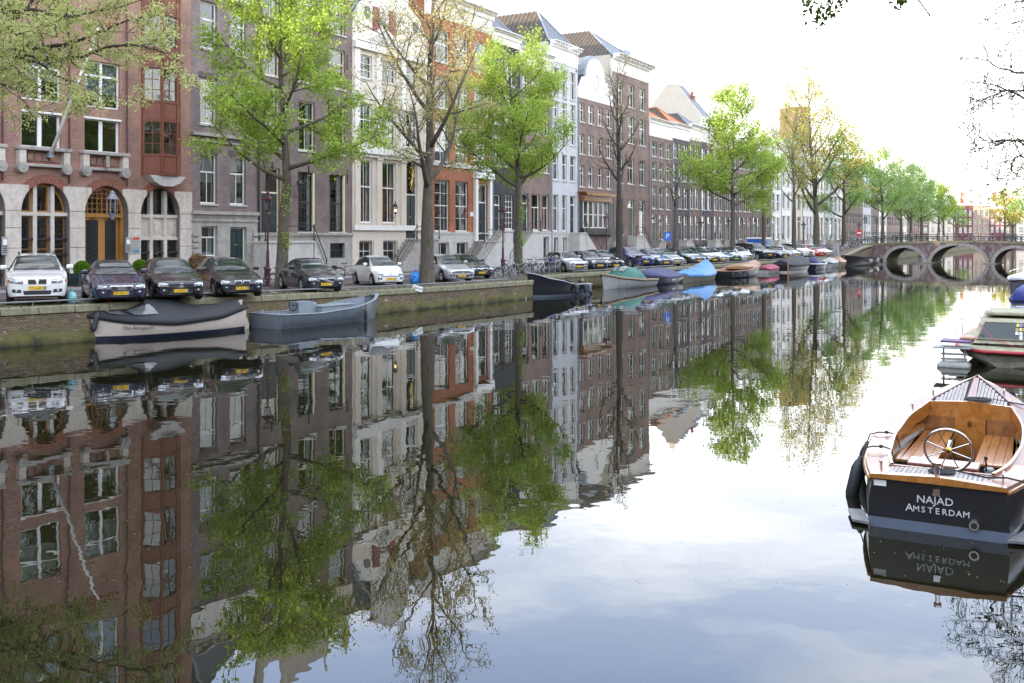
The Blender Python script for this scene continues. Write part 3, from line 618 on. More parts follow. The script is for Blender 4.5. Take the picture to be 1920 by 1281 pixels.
SILLX=None
class House:
    def __init__(h,name,px0,px1,label,wall='brick_brown',cat='house',s0=None,s1=None,group='canal houses along the left bank',ztop=15,depth=11,side=None,out=0,trim='white_paint'):
        h.s0=sx(px0) if s0 is None else s0; h.s1=sx(px1) if s1 is None else s1; h.w=h.s1-h.s0-.012; h.out=out; h.trim=trim
        h.zb=street(h.s0)+.10; h.rt=root(name,tuple(fp(h.s0,out,0)),ANG,label,cat,group); h.holes=[]; h.wall=wall; h.ztop=ztop; h.depth=depth; h.side=side or wall; h.z0=h.zb-.3
    def X(h,px): return sx(px)-h.s0-h.out*0
    def win(h,a,c,z0,z1,style='sash',m=None,full=True,sill='stone_light',inside=None,y=.14,trans='glass'):
        h.holes.append((a,c,z0,z1)); return place_window(h.rt,a,z0,c-a,z1-z0,style,m or h.trim,y,sill,full,inside,trans)
    def door(h,a,c,z0,z1,m='green_paint',light=.55,fm=None,y=.14):
        h.holes.append((a,c,z0,z1)); w=c-a; fm=fm or h.trim; t=.09; dh=z1-z0-light-(.08 if light else 0)
        o=MB().box(a+t,y+.02,z0,c-t,y+.08,z0+dh-t).build('door',m,h.rt)
        b=MB(); pw=(w-2*t-.36)/2                                     # raised panels
        for i in range(2):
            for zz,hh in ((.12,.28),(.46,dh*.5-.3),(dh*.5+.22,dh*.5-.42)): 
                if hh>.1: b.box(a+t+.12+i*(pw+.12),y-.005,z0+zz,a+t+.12+i*(pw+.12)+pw,y+.02,z0+zz+hh)
        b.build('door_panel',m,o); MB().ball((c-t-.1,y-.01,z0+dh*.45),.03,.03,.03,8,5).build('door_knob','brass',o); MB().box((a+c)/2-.12,y-.012,z0+dh*.47,(a+c)/2+.12,y-.002,z0+dh*.47+.05).build('letter_slot','brass',o)
        f=MB().box(a,y,z0,a+t,y+.1,z1).box(c-t,y,z0,c,y+.1,z1).box(a+t,y,z1-t,c-t,y+.1,z1).box(a+t,y,z0+dh-t,c-t,y+.1,z0+dh).build('door_frame',fm,h.rt)
        if light>0: link('pane',pane_mesh(w-2*t,light-t+.08),f,(a+t,y,z0+dh))
        return o
    def finish(h,base=None,basez=None,split=None):
        b=MB(); z1=h.ztop
        if base:
            wallgrid(b,0,h.w,basez,z1,[(q[0],q[1],max(q[2],basez),q[3]) for q in h.holes if q[3]>basez])
            b2=MB(); wallgrid(b2,0,h.w,h.z0,basez,[(q[0],q[1],q[2],min(q[3],basez)) for q in h.holes if q[2]<basez],y=-.05,dep=.21); b2.box(0,-.09,basez-.12,h.w,-.052,basez); b2.build('plinth',base,h.rt)
        else: wallgrid(b,0,h.w,h.z0,z1,h.holes)
        b.build('wall',h.wall,h.rt)
        s=MB(); s.quad((0,0,h.z0),(0,0,z1),(0,h.depth,z1),(0,h.depth,h.z0)); s.quad((h.w,0,h.z0),(h.w,h.depth,h.z0),(h.w,h.depth,z1),(h.w,0,z1)); s.quad((0,h.depth,h.z0),(0,h.depth,z1),(h.w,h.depth,z1),(h.w,h.depth,h.z0))
        s.quad((0,0,z1-.01),(h.w,0,z1-.01),(h.w,h.depth,z1-.01),(0,h.depth,z1-.01)); s.build('side_wall',h.side,h.rt)
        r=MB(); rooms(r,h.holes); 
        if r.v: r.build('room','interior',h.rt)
    def hiproof(h,z,rise,mats=('slate','tile_dark'),fr=.5,y0=.15,x0=0,x1=None,bk=0,lead=True):
        x1=h.w if x1 is None else x1; b=MB(); v=hip(b,x0,x1,y0,h.depth,z,rise,fr,bk); o=b.build('roof',list(mats),h.rt)
        if z-h.ztop>.3: MB().box(.02,.32,h.ztop-.05,h.w-.02,h.depth-.02,z-.01).build('attic_wall',h.side,h.rt)
        # tile courses as ridges down the side slope and lead along the hips
        b=MB(); xm=(x0+x1)/2; n=int((h.depth-y0)/.45)
        for i in range(n):
            y=y0+(i+.5)*(h.depth-y0)/n; ya=y0+(x1-x0)*fr; k=min(1,(y-y0)/(ya-y0)) if y<ya else 1
            b.tube([(x0,y,z+.04),(x0+(xm-x0)*k,y,z+rise*k+.04)],.06,4)
        b.build('tile_roll',mats[1],o)
        if lead:
            b=MB(); b.tube([v[0],v[4]],.09,5); b.tube([v[1],v[4]],.09,5); b.tube([v[4],v[5]],.1,5); b.build('ridge','lead' if mats[0]=='slate' else mats[0],o)
        return o
mat('brass',(.6,.42,.12),.3,metal=1,var=.1)

# ---- house 1: red brick office with stone arches, turned a few degrees
U1=Vector((1240,1867,0)).normalized(); A1=math.atan2(U1.y,U1.x)
def s1x(x): r=(x-CX)/F; return (P0.y*r-P0.x)/(U1.x-U1.y*r)
def z1(x,y): return EYE+(VY-y)*(P0.y+U1.y*s1x(x))/F
def house_one():
    Z=23.5; Z0=.9; X0=-38
    rt=root('office_building',tuple(P0),A1,'red brick office building with pale stone arches and a timber bay at far left','building','canal houses along the left bank')
    zs=4.62; zt=5.78; rr=1.17; arches_=[-8.06-3.08*k for k in range(-2,9)]; arches_=[-1.92,-4.96,-8.06]+[-8.06-3.06*k for k in range(1,9)]
    holes=[(a-rr,a+rr) for a in arches_]
    w=MB()     # stone zone backing, arch soffits
    wb=MB()
    def arcpts(a,r,n=16): return [(a-r*math.cos(PI*i/n),zs+r*math.sin(PI*i/n)*1.08) for i in range(n+1)]
    zmid=6.35
    xs=[X0]+[v for a in sorted(arches_) for v in (a-rr,a+rr)]+[0]
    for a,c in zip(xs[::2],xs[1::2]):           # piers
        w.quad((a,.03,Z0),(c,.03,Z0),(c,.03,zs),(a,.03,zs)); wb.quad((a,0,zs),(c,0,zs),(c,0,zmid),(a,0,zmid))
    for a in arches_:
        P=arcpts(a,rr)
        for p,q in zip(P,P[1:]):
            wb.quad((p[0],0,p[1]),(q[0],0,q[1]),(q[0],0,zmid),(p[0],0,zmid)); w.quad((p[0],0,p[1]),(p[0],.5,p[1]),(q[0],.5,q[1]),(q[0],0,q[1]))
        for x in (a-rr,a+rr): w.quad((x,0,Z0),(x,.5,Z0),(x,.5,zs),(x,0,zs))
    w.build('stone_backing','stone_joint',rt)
    # ashlar blocks of the piers, up to the stone line
    hs=[Z0,2.05,2.95,3.85,4.62,zt]
    for a,c in zip(xs[::2],xs[1::2]):
        if c<-15: continue
        for k in range(5):
            z0,z1_=hs[k]+.013,hs[k+1]-.013
            if k<4:
                MB().box(a+.004,-.05,z0,c-.004,.028,z1_).build('stone_block','stone_pink',rt)
            else:   # springer stones widen along the arches
                pts=[(a+.004,z0),(c-.004,z0)]
                e=[(-(rr+.02)*math.cos(q),(rr+.02)*math.sin(q)*1.08+zs) for q in (.35,.62,.88)]
                R_=[]
                if c<-.01:
                    for q in (.2,.4,.6,.78): R_.append((c+rr-(rr)*math.cos(q),zs+rr*1.08*math.sin(q)))
                else: R_=[(c-.004,z1_)]
                L_=[]
                if a>X0+.1:
                    for q in (.2,.4,.6,.78): L_.append((a-rr+(rr)*math.cos(q),zs+rr*1.08*math.sin(q)))
                else: L_=[(a,z1_)]
                top=[(R_[-1][0],z1_)] if c<-.01 else []
                topl=[(L_[-1][0],z1_)] if a>X0+.1 else []
                pts=pts+R_+top+topl+L_[::-1]
                MB().prism(pts,.05,o=-.05).build('stone_block','stone_pink',rt)
    # brick arch rings (voussoirs)
    for a in arches_[:4]:
        n=30
        for i in range(n):
            q0,q1=.72+(PI-1.44)*(i+.08)/n,.72+(PI-1.44)*(i+.92)/n
            pts=[(a-r_*math.cos(q),zs+r_*math.sin(q)*1.08) for r_,q in ((rr,q0),(rr+.36,q0),(rr+.36,q1),(rr,q1))]
            MB().prism(pts,.06,o=-.035).build('arch_brick','arch_brick',rt)
    # upper wall
    rows=[(7.55,9.15),(9.62,11.75),(14.15,15.75),(16.25,18.3)]
    fl=[(7.52,9.82),(10.25,12.85),(14.3,16.5),(17.0,19.4)]
    H=[]; cols=[]
    for a in arches_[1:]:
        if a>-6.2: xx=(s1x(158.5),s1x(225))
        else: 
            k=round((-8.06-a)/3.06); xx=(s1x(39.5)-3.06*k,s1x(114.5)-3.06*k)
        cols.append(xx)
        for z0,z1_ in ((z1(77,277.5),z1(77,212)),(z1(77,189),z1(77,98)),(14.9,17.0),(17.55,20.2)):
            H.append((xx[0],xx[1],z0,z1_)); near=a>-13
            place_window(rt,xx[0],z0,xx[1]-xx[0],z1_-z0,'wide' if z0<9 or 14<z0<17 else 'wide3','white_paint',.14,None,near,inside=.9 if rnd.random()<.5 else .5)
        # white panel between the two windows
        zz=z1(77,212),z1(77,189); MB().box(xx[0],.06,zz[0],xx[1],.14,zz[1]).box(xx[0]-.04,-.06,zz[0]-.02,xx[1]+.04,.06,zz[0]+.07).build('window_panel','white_paint',rt)
        MB().box(xx[0],.06,17.0,xx[1],.14,17.55).build('window_panel','white_paint',rt)
    # bay zone: opening of the timber bay
    bx0,bx1=s1x(265),s1x(337)
    H2=[(bx0,bx1,6.6,20.8)]
    wallgrid(wb,X0,0,zmid,Z,H+H2); wb.build('wall','brick_red',rt)
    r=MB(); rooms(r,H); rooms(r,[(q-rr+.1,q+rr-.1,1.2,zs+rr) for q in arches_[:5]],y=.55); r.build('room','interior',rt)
    s=MB(); s.quad((0,0,Z0),(0,12,Z0),(0,12,Z),(0,0,Z)); s.quad((X0,0,Z0),(X0,0,Z),(X0,12,Z),(X0,12,Z0)); s.quad((X0,12,Z0),(0,12,Z0),(0,12,Z),(X0,12,Z)); s.build('side_wall','brick_red',rt)
    MB().box(X0,-.35,Z,0,12,Z+.5).box(X0,-.15,Z-.5,0,-.01,Z).build('cornice','stone_light',rt)
    MB().box(X0+1,1,Z+.5,-1,11,Z+3).build('roof','slate',rt)
    # brick corbel courses and downpipes
    for x in (s1x(128),s1x(236),s1x(3)): MB().tube([(x,-.09,5.9),(x,-.09,Z-.4)],.045,6).build('downpipe','maroon_iron',rt)
    b=MB()
    for z in (13.3,13.55): 
        for i in range(60): x=s1x(360-1)-.2-i*.17; 
    for xx in cols[:3]:
        for i in range(9): x=xx[0]+(xx[1]-xx[0])*(i+.2)/9; b.box(x,-.05,13.55,x+.12,-.001,13.8); b.box(x+.03,-.05,14.0,x+.15,-.001,14.25)
    tag(b.build('corbel_brick','arch_brick',rt),kind='stuff')
    # balcony-like aprons under the first windows with scroll ends
    for i,xx in enumerate(cols[:3]):
        a,c=xx[0]-.18,xx[1]+.22; zt_=z1(77,283)+.05; zl=z1(77,311)
        MB().cbox((a+c)/2,-.16,zt_+.02,c-a+.24,.42,.16,0,.02).build('apron_ledge','stone_grey',rt)
        MB().cbox((a+c)/2,-.12,zl,c-a-.2,.3,.14,0,.02).build('apron_rail','stone_grey',rt)
        for x in (a+.10,c-.10):
            o=MB().box(x-.15,-.30,zl+.06,x+.15,-.002,zt_-.06).build('console','stone_pink',rt)
            MB().prism([(x+.23*math.cos(2*PI*k/14),zl-.12+.25*math.sin(2*PI*k/14)) for k in range(14)],.36,o=-.36).prism([(x+.10*math.cos(2*PI*k/10),zl-.12+.11*math.sin(2*PI*k/10)) for k in range(10)],.03,o=-.39).build('scroll','stone_grey',o)
        for k in range(4): x=a+.45+k*(c-a-.9)/4; MB().box(x,-.07,zl+.22,x+(c-a-.9)/4-.1,-.001,zt_-.2).build('apron_panel','brick_red',rt)
        b=MB()
        for k in range(22): x=a+.35+k*(c-a-.7)/22; b.box(x,-.09,zl+.08,x+.05,-.001,zl+.18)
        b.build('dentil_row','arch_brick',rt)
        MB().box((a+c)/2-.08,-.42,zl+.1,(a+c)/2+.08,-.38,zt_-.1).build('keystone','stone_grey',rt) if i==0 else None
    # arched windows and doorway
    for i,a in enumerate(arches_[:5]):
        if i==1:
            # double oak door, left leaf shut, right leaf open, fanlight above
            z0,zd=1.32,zs-.25; y=.34
            f=MB(); f.box(a-rr+.02,y,z0,a-rr+.14,y+.14,zs); f.box(a+rr-.16,y,z0,a+rr-.02,y+.14,zs); f.box(a-rr+.14,y-.04,zd,a+rr-.16,y+.14,zd+.2)
            P0_=arcpts(a,rr-.02); P1=arcpts(a,rr-.17)
            for (p,q),(e,g) in zip(zip(P0_,P0_[1:]),zip(P1,P1[1:])): f.quad((p[0],y,p[1]),(q[0],y,q[1]),(g[0],y,g[1]),(e[0],y,e[1])); f.quad((e[0],y,e[1]),(g[0],y,g[1]),(g[0],y+.14,g[1]),(e[0],y+.14,e[1]))
            f.build('door_frame','oak_door',rt)
            fan=MB()
            for k in range(1,8): x=a-rr+.14+(2*rr-.3)*k/8; zz=zs+1.08*math.sqrt(max(.01,(rr-.17)**2-(x-a)**2)); fan.box(x-.018,y+.03,zd+.2,x+.018,y+.08,zz)
            for zz in (zs+.15,zs+.42,zs+.68,zs+.9): hw=math.sqrt(max(.01,(rr-.17)**2-((zz-zs)/1.08)**2)); fan.box(a-hw,y+.035,zz-.015,a+hw,y+.075,zz+.015)
            o=fan.build('fanlight','oak_door',rt); g=MB(); PP=arcpts(a,rr-.15); g.add([(a,y+.06,zd+.1)]+[(p[0],y+.06,p[1]) for p in PP],[(0,i_+1,i_+2) for i_ in range(len(PP)-1)]); g.build('pane','glass',o)
            for side in (0,1):
                dw=rr-.16; o=MB().box(0,0,0,dw,.07,zd-z0).build('door','oak_door',rt,(a-rr+.14,y+.04,z0) if side==0 else (a+rr-.17-dw,y+.05,z0),rz=0 if side==0 else R(6))
                x0,x1=.22,dw-.22; g=MB()
                for k in range(7): xx=x0+(x1-x0)*k/6; g.tube([(xx,-.03,.65),(xx,-.03,zd-z0-.15)],.014,4)
                for k in range(10): zz=.72+k*.24; g.tube([(x0,-.03,zz),(x1,-.03,zz+.2)],.012,4); g.tube([(x1,-.03,zz),(x0,-.03,zz+.2)],.012,4)
                g.box(x0-.03,-.02,.6,x1+.03,-.005,zd-z0-.12); g.build('iron_grille','black_iron',o)
                for k in range(3): xx=x0+.12+k*.25; MB().prism([(xx-.07,.06),(xx+.07,.06),(xx+.07,.35),(xx,.5),(xx-.07,.35)],.015,o=-.016).build('door_panel','black_iron',o)
            l=root('door_lantern',tuple(P0+U1*(a)+Vector((U1.y,-U1.x,0))*.45+Vector((0,0,zs-.35))),A1,'large verdigris lantern hanging in the arched oak doorway','lamp')
            MB().lathe([(.06,.0),(.2,.28),(.24,.3)],6).build('lantern_base','lead',l); MB().lathe([(.22,.32),(.22,.95)],6).build('lamp_glass','lamp_glass',l); MB().lathe([(.27,.96),(.25,1.02),(.12,1.22),(.12,1.3),(.03,1.38)],6).build('lantern_cap','lead',l)
            MB().tube([(0,0,1.36),(0,0,1.75)],.015,5).build('chain','black_iron',l)
            b=MB(); [b.tube([(.22*math.cos(2*PI*(k+.5)/6),.22*math.sin(2*PI*(k+.5)/6),.3),(.22*math.cos(2*PI*(k+.5)/6),.22*math.sin(2*PI*(k+.5)/6),.97)],.015,4) for k in range(6)]; b.build('lantern_bars','lead',l)
        else:
            y=.36; st=MB(); tz=zs-.12; wd='oak_door' if i!=0 else 'black_iron'
            for x in (a-rr*.36,a+rr*.36): hh=zs+1.08*math.sqrt(rr*rr-(x-a)**2)-.02; st.box(x-.09,y-.22,1.2,x+.09,y+.12,hh)
            st.box(a-rr,y-.2,tz-.10,a+rr,y+.1,tz+.06)
            if i==0: st.box(a-rr,y-.1,tz-1.1,a+rr,y+.1,tz-.10); st.box(a-rr,y-.2,tz-1.22,a+rr,y+.1,tz-1.08)
            st.build('stone_mullion','stone_pink',rt)
            if i==0:
                for k in range(3): x=a-rr*.72+rr*.72*k; MB().box(x-.24,y-.13,tz-.92,x+.24,y-.10,tz-.3).box(x-.17,y-.15,tz-.82,x+.17,y-.13,tz-.4).build('stone_panel','stone_pink',rt)
            ztop_=tz-1.22 if i==0 else tz-.1
            for k in range(3):
                xa,xb=((a-rr+.02,a-rr*.36-.09),(a-rr*.36+.09,a+rr*.36-.09),(a+rr*.36+.09,a+rr-.02))[k]
                me,pn=window_mesh(xb-xa,ztop_-1.35,'g12',wd); o=link('window',me,rt,(xa,y,1.35)); link('pane',pane_mesh(xb-xa-.12,ztop_-1.5),o,(.06,0,.06))
                g=MB(); n=4
                for q in range(n+1): xx=xa+.05+(xb-xa-.1)*q/n; g.tube([(xx,y-.14,1.35),(xx,y-.14,ztop_-.08)],.013,4)
                for q in range(int((ztop_-1.5)/.22)): zz=1.5+q*.22; g.tube([(xa+.02,y-.15,zz),((xa+xb)/2,y-.19,zz+.06),(xb-.02,y-.15,zz)],.011,4)
                for zz in (1.75,2.6,3.3): 
                    if zz<ztop_-.2: g.box(xa+.0,y-.2,zz,xb,y-.12,zz+.09)
                g.build('iron_grille','black_iron',rt)
                zc=zs+1.08*(math.sqrt(rr*rr-max((xa-a)**2,(xb-a)**2)*.96) if k!=1 else rr*.93)
                # arched top lights
                f=MB(); n=6; top=[(x_,zs+1.08*math.sqrt(max(0,(rr-.03)**2-(x_-a)**2))) for x_ in [xa+(xb-xa)*q/n for q in range(n+1)]]
                ins=[(xa+.07+(xb-xa-.14)*q/n,zs+1.08*math.sqrt(max(0,(rr-.13)**2-(xa+.07+(xb-xa-.14)*q/n-a)**2))) for q in range(n+1)]
                out_=[(xa,tz+.06)]+top+[(xb,tz+.06)]; in_=[(xa+.07,tz+.14)]+[(p[0],max(p[1],tz+.15)) for p in ins]+[(xb-.07,tz+.14)]
                for (p,q),(e,g_) in zip(zip(out_,out_[1:]+out_[:1]),zip(in_,in_[1:]+in_[:1])): f.quad((p[0],y,p[1]),(q[0],y,q[1]),(g_[0],y,g_[1]),(e[0],y,e[1])); f.quad((e[0],y,e[1]),(g_[0],y,g_[1]),(g_[0],y+.1,g_[1]),(e[0],y+.1,e[1]))
                o=f.build('window',wd,rt); g=MB(); g.add([(p[0],y+.06,p[1]) for p in in_],[tuple(range(len(in_)))]); g.build('pane','glass',o)
    # timber bay with many small lights
    bw=bx1-bx0; z=6.55
    MB().prism([(bx0+.1,6.5),(bx1-.05,6.5),(bx1-.35,6.18),((bx0+bx1)/2+.3,5.98),((bx0+bx1)/2-.3,5.98),(bx0+.4,6.18)],.55,o=-.55).build('bay_corbel','stone_light',rt)
    pts=[(bx0+.05,-.02),(bx0+.75,-.62),(bx1-.62,-.62),(bx1-.02,-.02)]
    zz=6.55; lev=0
    while zz<20.5:
        pz,wz=.95,1.72
        for (x0,y0),(x1,y1) in zip(pts,pts[1:]):
            L_=math.hypot(x1-x0,y1-y0); an=math.atan2(y1-y0,x1-x0)
            MB().box(.0,0,0,L_,.06,pz).box(.1,-.02,.1,L_-.1,0,pz-.1).build('bay_panel','bay_wood',rt,(x0,y0,zz),an)
            me,pn=window_mesh(L_-.04,wz,'g23' if L_>.72 else 'g23','bay_wood'); o=link('window',me,rt,(x0+.02*math.cos(an),y0+.02*math.sin(an),zz+pz),an); link('pane',pane_mesh(L_-.16,wz-.12),o,(.06,0,.06))
            MB().box(-.03,-.04,pz-.03,L_+.03,.1,pz+.04).build('bay_rail','bay_wood',rt,(x0,y0,zz),an); MB().box(-.03,-.05,-.03,L_+.03,.1,.04).build('bay_rail','bay_wood',rt,(x0,y0,zz),an)
        for (x,y_) in pts: MB().box(x-.05,y_-.03,zz,x+.05,y_+.07,zz+pz+wz).build('bay_post','bay_wood',rt)
        zz+=pz+wz
    MB().prism([(p[0],p[1]) for p in pts],.15,axis='z',o=zz).build('bay_roof','lead',rt)
    r=MB(); r.quad((bx0,1.2,6.5),(bx1,1.2,6.5),(bx1,1.2,zz),(bx0,1.2,zz)); r.quad((bx0,0,6.5),(bx0,1.2,6.5),(bx0,1.2,zz),(bx0,0,zz)); r.quad((bx1,0,6.5),(bx1,1.2,6.5),(bx1,1.2,zz),(bx1,0,zz)); r.build('room','interior',rt)
    # flagpole leaning out of the first apron
    a,c=cols[1]; fx=s1x(88); 
    p0=P0+U1*fx+Vector((U1.y,-U1.x,0))*.35+Vector((0,0,z1(88,288)))
    fpole=root('flagpole',tuple(p0),A1,'long white flagpole slanting up from the stone window apron','flagpole')
    MB().tube([(0,0,0),(.95,-2.1,5.6)],[.085,.05],8).build('pole','white_paint',fpole,smooth=True); MB().box(-.1,-.02,-.2,.1,.3,.1).build('bracket','lead',fpole)
    # intercoms and company plates beside the door
    for nm,px,y0,y1,m_,lb in (('intercom_panel',237,445,474,'steel','steel intercom panel right of the oak doors'),('intercom_panel',6,444,478,'steel','steel intercom panel on the stone pier at the left edge')):
        x=s1x(px); o=root(nm,tuple(P0+U1*x+Vector((U1.y,-U1.x,0))*.06+Vector((0,0,z1(px,y1)))),A1,lb,'intercom'); hh=z1(px,y0)-z1(px,y1)
        MB().box(-.13,-.08,0,.13,0,hh).build('housing','steel',o); MB().box(-.09,-.095,hh*.55,.09,-.081,hh*.85).build('speaker_plate','white_paint',o)
        b=MB(); [b.box(-.08+.06*i,-.092,.08+.09*j,-.04+.06*i,-.081,.12+.09*j) for i in range(3) for j in range(4)]; b.build('button_pad','black_iron',o)
    x=s1x(253); o=root('company_plates',tuple(P0+U1*x+Vector((U1.y,-U1.x,0))*.06+Vector((0,0,z1(253,475)))),A1,'column of small company name plates, the top one red, on the stone pier','sign')
    MB().box(-.22,-.03,0,.22,0,.88).build('board','stone_light',o)
    for k,m_ in enumerate(('sign_blue','steel','steel','steel','sign_red')): MB().box(-.18,-.05,.05+k*.155,.18,-.031,.05+k*.155+.11).build('name_plate',m_,o)
mat('steel',(.42,.43,.44),.35,metal=.6,var=.1,scale=8); mat('sign_blue',(.05,.22,.42),.4,var=.05); mat('sign_red',(.55,.04,.03),.4,var=.05); mat('arch_brick',(.27,.11,.075),.85,var=.3,scale=9)
house_one()
def cols_of(h,pxs,o=0): return [(h.X(a),h.X(b)) for a,b in pxs]
def rows_of(ref,ys): return [(zf(ref,b),zf(ref,a)) for a,b in ys]
# ---- house 2: narrow purple brick house with a grey stone ground floor
h=House('canal_house',358,482,'narrow purple brick house with a grey rusticated stone ground floor, beside the red office building','brick_purple',ztop=16.3,side='brick_purple')
cs=cols_of(h,[(375.5,407),(431,461)]); rs=rows_of(391,[(288,382),(147,233),(4,92)])
zg=zf(391,403)
for a,c in cs:
    for z0,z1_ in rs: h.win(a,c,z0,z1_,'sash',inside=rnd.choice([.2,.5,.9]))
h.win(cs[0][0]+.05,cs[0][1],zf(391,481),zf(391,424),'sash',inside=.2,sill='stone_grey')
h.door(cs[1][0]-.02,cs[1][1]+.02,zf(445,490),zf(445,426),light=0); h.finish('stone_grey',zg)
MB().box(-.0,-.22,zg+.02,h.w,-.002,zg+.2).box(0,-.12,zg-.35,h.w,-.06,zg-.26).build('string_course','stone_grey',h.rt)
zc=zf(391,256); MB().box(0,-.2,zc,h.w,-.002,zc+.16).box(0,-.08,zc-.3,h.w,-.002,zc-.22).build('string_course','stone_grey',h.rt)
for x in (.02,h.w-.42):
    for k in range(8): MB().cbox(x+.2,-.11,1.45+k*.3,.36,.12,.2,0,.03).build('quoin_block','stone_grey',h.rt)
for c in cs:       # soldier-course lintels
    for z0,z1_ in rs: MB().box(c[0]-.1,-.02,z1_+.01,c[1]+.1,-.001,z1_+.3).build('lintel','arch_brick2',h.rt)
mat('arch_brick2',(.12,.085,.09),.85,var=.35,scale=30)
MB().box(0,-.06,16.3,h.w,.25,17.7).build('attic_wall','plaster_white',h.rt)
for i in range(3): 
    x=.5+i*1.35; place_window(h.rt,x,16.6,.6,.85,'one','white_paint',-.075,None,False)
cornice(h.rt,-.1,h.w+.1,18.25,.6,.55,'stone_light',.6); h.hiproof(18.2,3.2,('slate','slate'),fr=.3)
tag(h.rt)
# ---- house 3: wide dark purple house with stoop
h=House('canal_house',482,660,'wide dark purple brick house with cream window reveals and a double stoop','brick_dark',ztop=18.4,side='brick_dark',trim='cream_paint')
cs=cols_of(h,[(493,522),(559,588),(617,645)]); rs=rows_of(632,[(200,289),(93,166),(1,64)])
zg=zf(632,440)
for i,(a,c) in enumerate(cs):
    c+=.12
    for z0,z1_ in rs: h.win(a,c,z0,z1_,'sash',inside=rnd.choice([.2,.5,.9]))
    z0,z1_=zf(632,435),zf(632,328)
    if i: h.win(a,c,z0,z1_,'g24','green_paint',inside=.2); MB().box(c-.14,.02,z0,c,.14,z1_).build('reveal','cream_paint',h.rt); h.win(a+.05,c-.1,zf(632,484),zf(632,456),'g22','green_paint',sill=None,inside=.9)
    else: h.door(a-.1,c,z0-.05,z1_+.1,light=1.3)
h.finish('stone_grey',zg-.02); MB().box(0,-.2,zg-.05,h.w,-.002,zg+.1).build('string_course','stone_grey',h.rt)
MB().box(0,-.04,18.4,h.w,.25,19.7).build('frieze','plaster_cream',h.rt)
for i in range(6): place_window(h.rt,.5+i*1.35,18.75,.5,.6,'one','cream_paint',-.05,None,False)
cornice(h.rt,-.1,h.w+.1,20.1,.55,.6,'plaster_cream',.7)
MB().prism([(.3,20.1),(h.w-.3,20.1),(h.w-.6,21.2),(6.2,21.4),(5.6,22.6),(2.8,22.6),(2.2,21.4),(.6,21.2)],.3,o=.1).build('crest_gable','plaster_cream',h.rt)
for x in (.4,2.4,6.0,8.0): MB().lathe([(.2,20.1),(.28,20.3),(.15,20.6),(.32,21.6),(.2,22.2),(.05,23.1)],8,c=(x,.2,0)).build('finial','plaster_cream',h.rt)
h.hiproof(20.0,2.6,('slate','slate'),fr=.8,y0=.6)
steps(h.rt,cs[0][0]-.9,cs[1][0]+.2,street(0)+.05,zf(510,452),0,'stone_light',side=1,n=5)
for x in (1.2,4.3,7.9):
    for z in (6.8,10.4,14): MB().box(x-.03,-.05,z,x+.03,-.002,z+.9).build('wall_anchor','black_iron',h.rt)
MB().tube([(.08,-.08,1.2),(.08,-.08,18.3)],.06,6).build('downpipe','black_iron',h.rt)
lantern('wall_lantern',tuple(fp(h.s0+cs[1][0]-.45,0.05,zf(548,358))),ANG,'black wall lantern beside the first leafy tree trunk')
# ---- house 4: cream white palazzo front with pediment and red shutters
h=House('canal_house',661,802,'cream white pilastered house with a pediment and dark red shutters high up','plaster_cream',ztop=17.6,side='plaster_white')
cs=cols_of(h,[(672,698),(717,743),(761,783)]); rs=rows_of(700,[(196,268),(107,150)])
for i,(a,c) in enumerate(cs):
    for k,(z0,z1_) in enumerate(rs): h.win(a,c,z0,z1_,'cross' if k==0 else 'g23',inside=rnd.choice([.2,.9]))
    z0,z1_=zf(700,418),zf(700,302)
    if i<2: h.win(a,c,z0,z1_,'cross',inside=.2); h.win(a+.1,c-.05,zf(700,490),zf(700,452),'g22',sill=None,inside=.9)
    else: h.door(a,c,zf(771,447),zf(771,302),'green_paint',light=2.2)
h.win(cs[1][0]-.35,cs[1][0]+.7,zf(735,66),zf(735,26),'g22',inside=.2); 
for a in (cs[1][0]-1.05,cs[1][0]+.72): 
    o=MB().box(a,-.09,zf(735,66)-.1,a+.66,-.03,zf(735,26)+.1).build('shutter','red_paint',h.rt); MB().box(a+.08,-.11,zf(735,66),a+.58,-.09,zf(735,48)).box(a+.08,-.11,zf(735,45),a+.58,-.09,zf(735,28)).build('shutter_panel','red_paint',o)
h.finish(); W_=h.w
for px in (664,705,751,795):
    x=h.X(px); 
    MB().box(x-.02,-.14,zf(700,422),x+.5,-.002,zf(700,298)).box(x-.08,-.2,zf(700,430),x+.56,-.002,zf(700,422)).box(x-.06,-.2,zf(700,300),x+.54,-.14,zf(700,294)).build('pilaster','plaster_cream',h.rt)
    MB().box(x-.02,-.12,zf(700,275),x+.48,-.002,zf(700,98)).build('pilaster','plaster_white',h.rt)
for za,zb_,o_ in ((422,432,.22),(276,290,.35),(291,296,.2),(85,98,.3)): MB().box(0,-o_,zf(700,zb_),W_,-.002,zf(700,za)).build('moulding','plaster_white',h.rt)
zp=zf(700,84); MB().prism([(.2,zp),(5.6,zp),(2.9,zp+1.25)],.35,o=-.36).build('pediment','plaster_white',h.rt); MB().prism([(1.0,zp+.15),(4.8,zp+.15),(2.9,zp+1.0)],.03,o=-.40).build('pediment_panel','stone_light',h.rt)
MB().prism([(.3,17.6),(W_-.3,17.6),(W_-1.0,18.6),(W_-2.3,19.3),(W_-2.4,21.6),(W_-1.9,21.7),(W_/2,22.9),(1.9,21.7),(2.4,21.6),(2.3,19.3),(1.0,18.6)],.35,o=0).build('neck_gable','plaster_white',h.rt)
for x in (1.5,W_-1.5): 
    pts=[(x+.30*math.cos(2*PI*k/14),18.0+.42*math.sin(2*PI*k/14)) for k in range(14)]; MB().prism(pts,.04,o=-.05).build('oval_window','glass_dark',h.rt)
h.hiproof(17.6,4.3,('slate','slate'),fr=.05,y0=.4); chimney(h.rt,1.2,4,18,1,1,5,'plaster_sun')
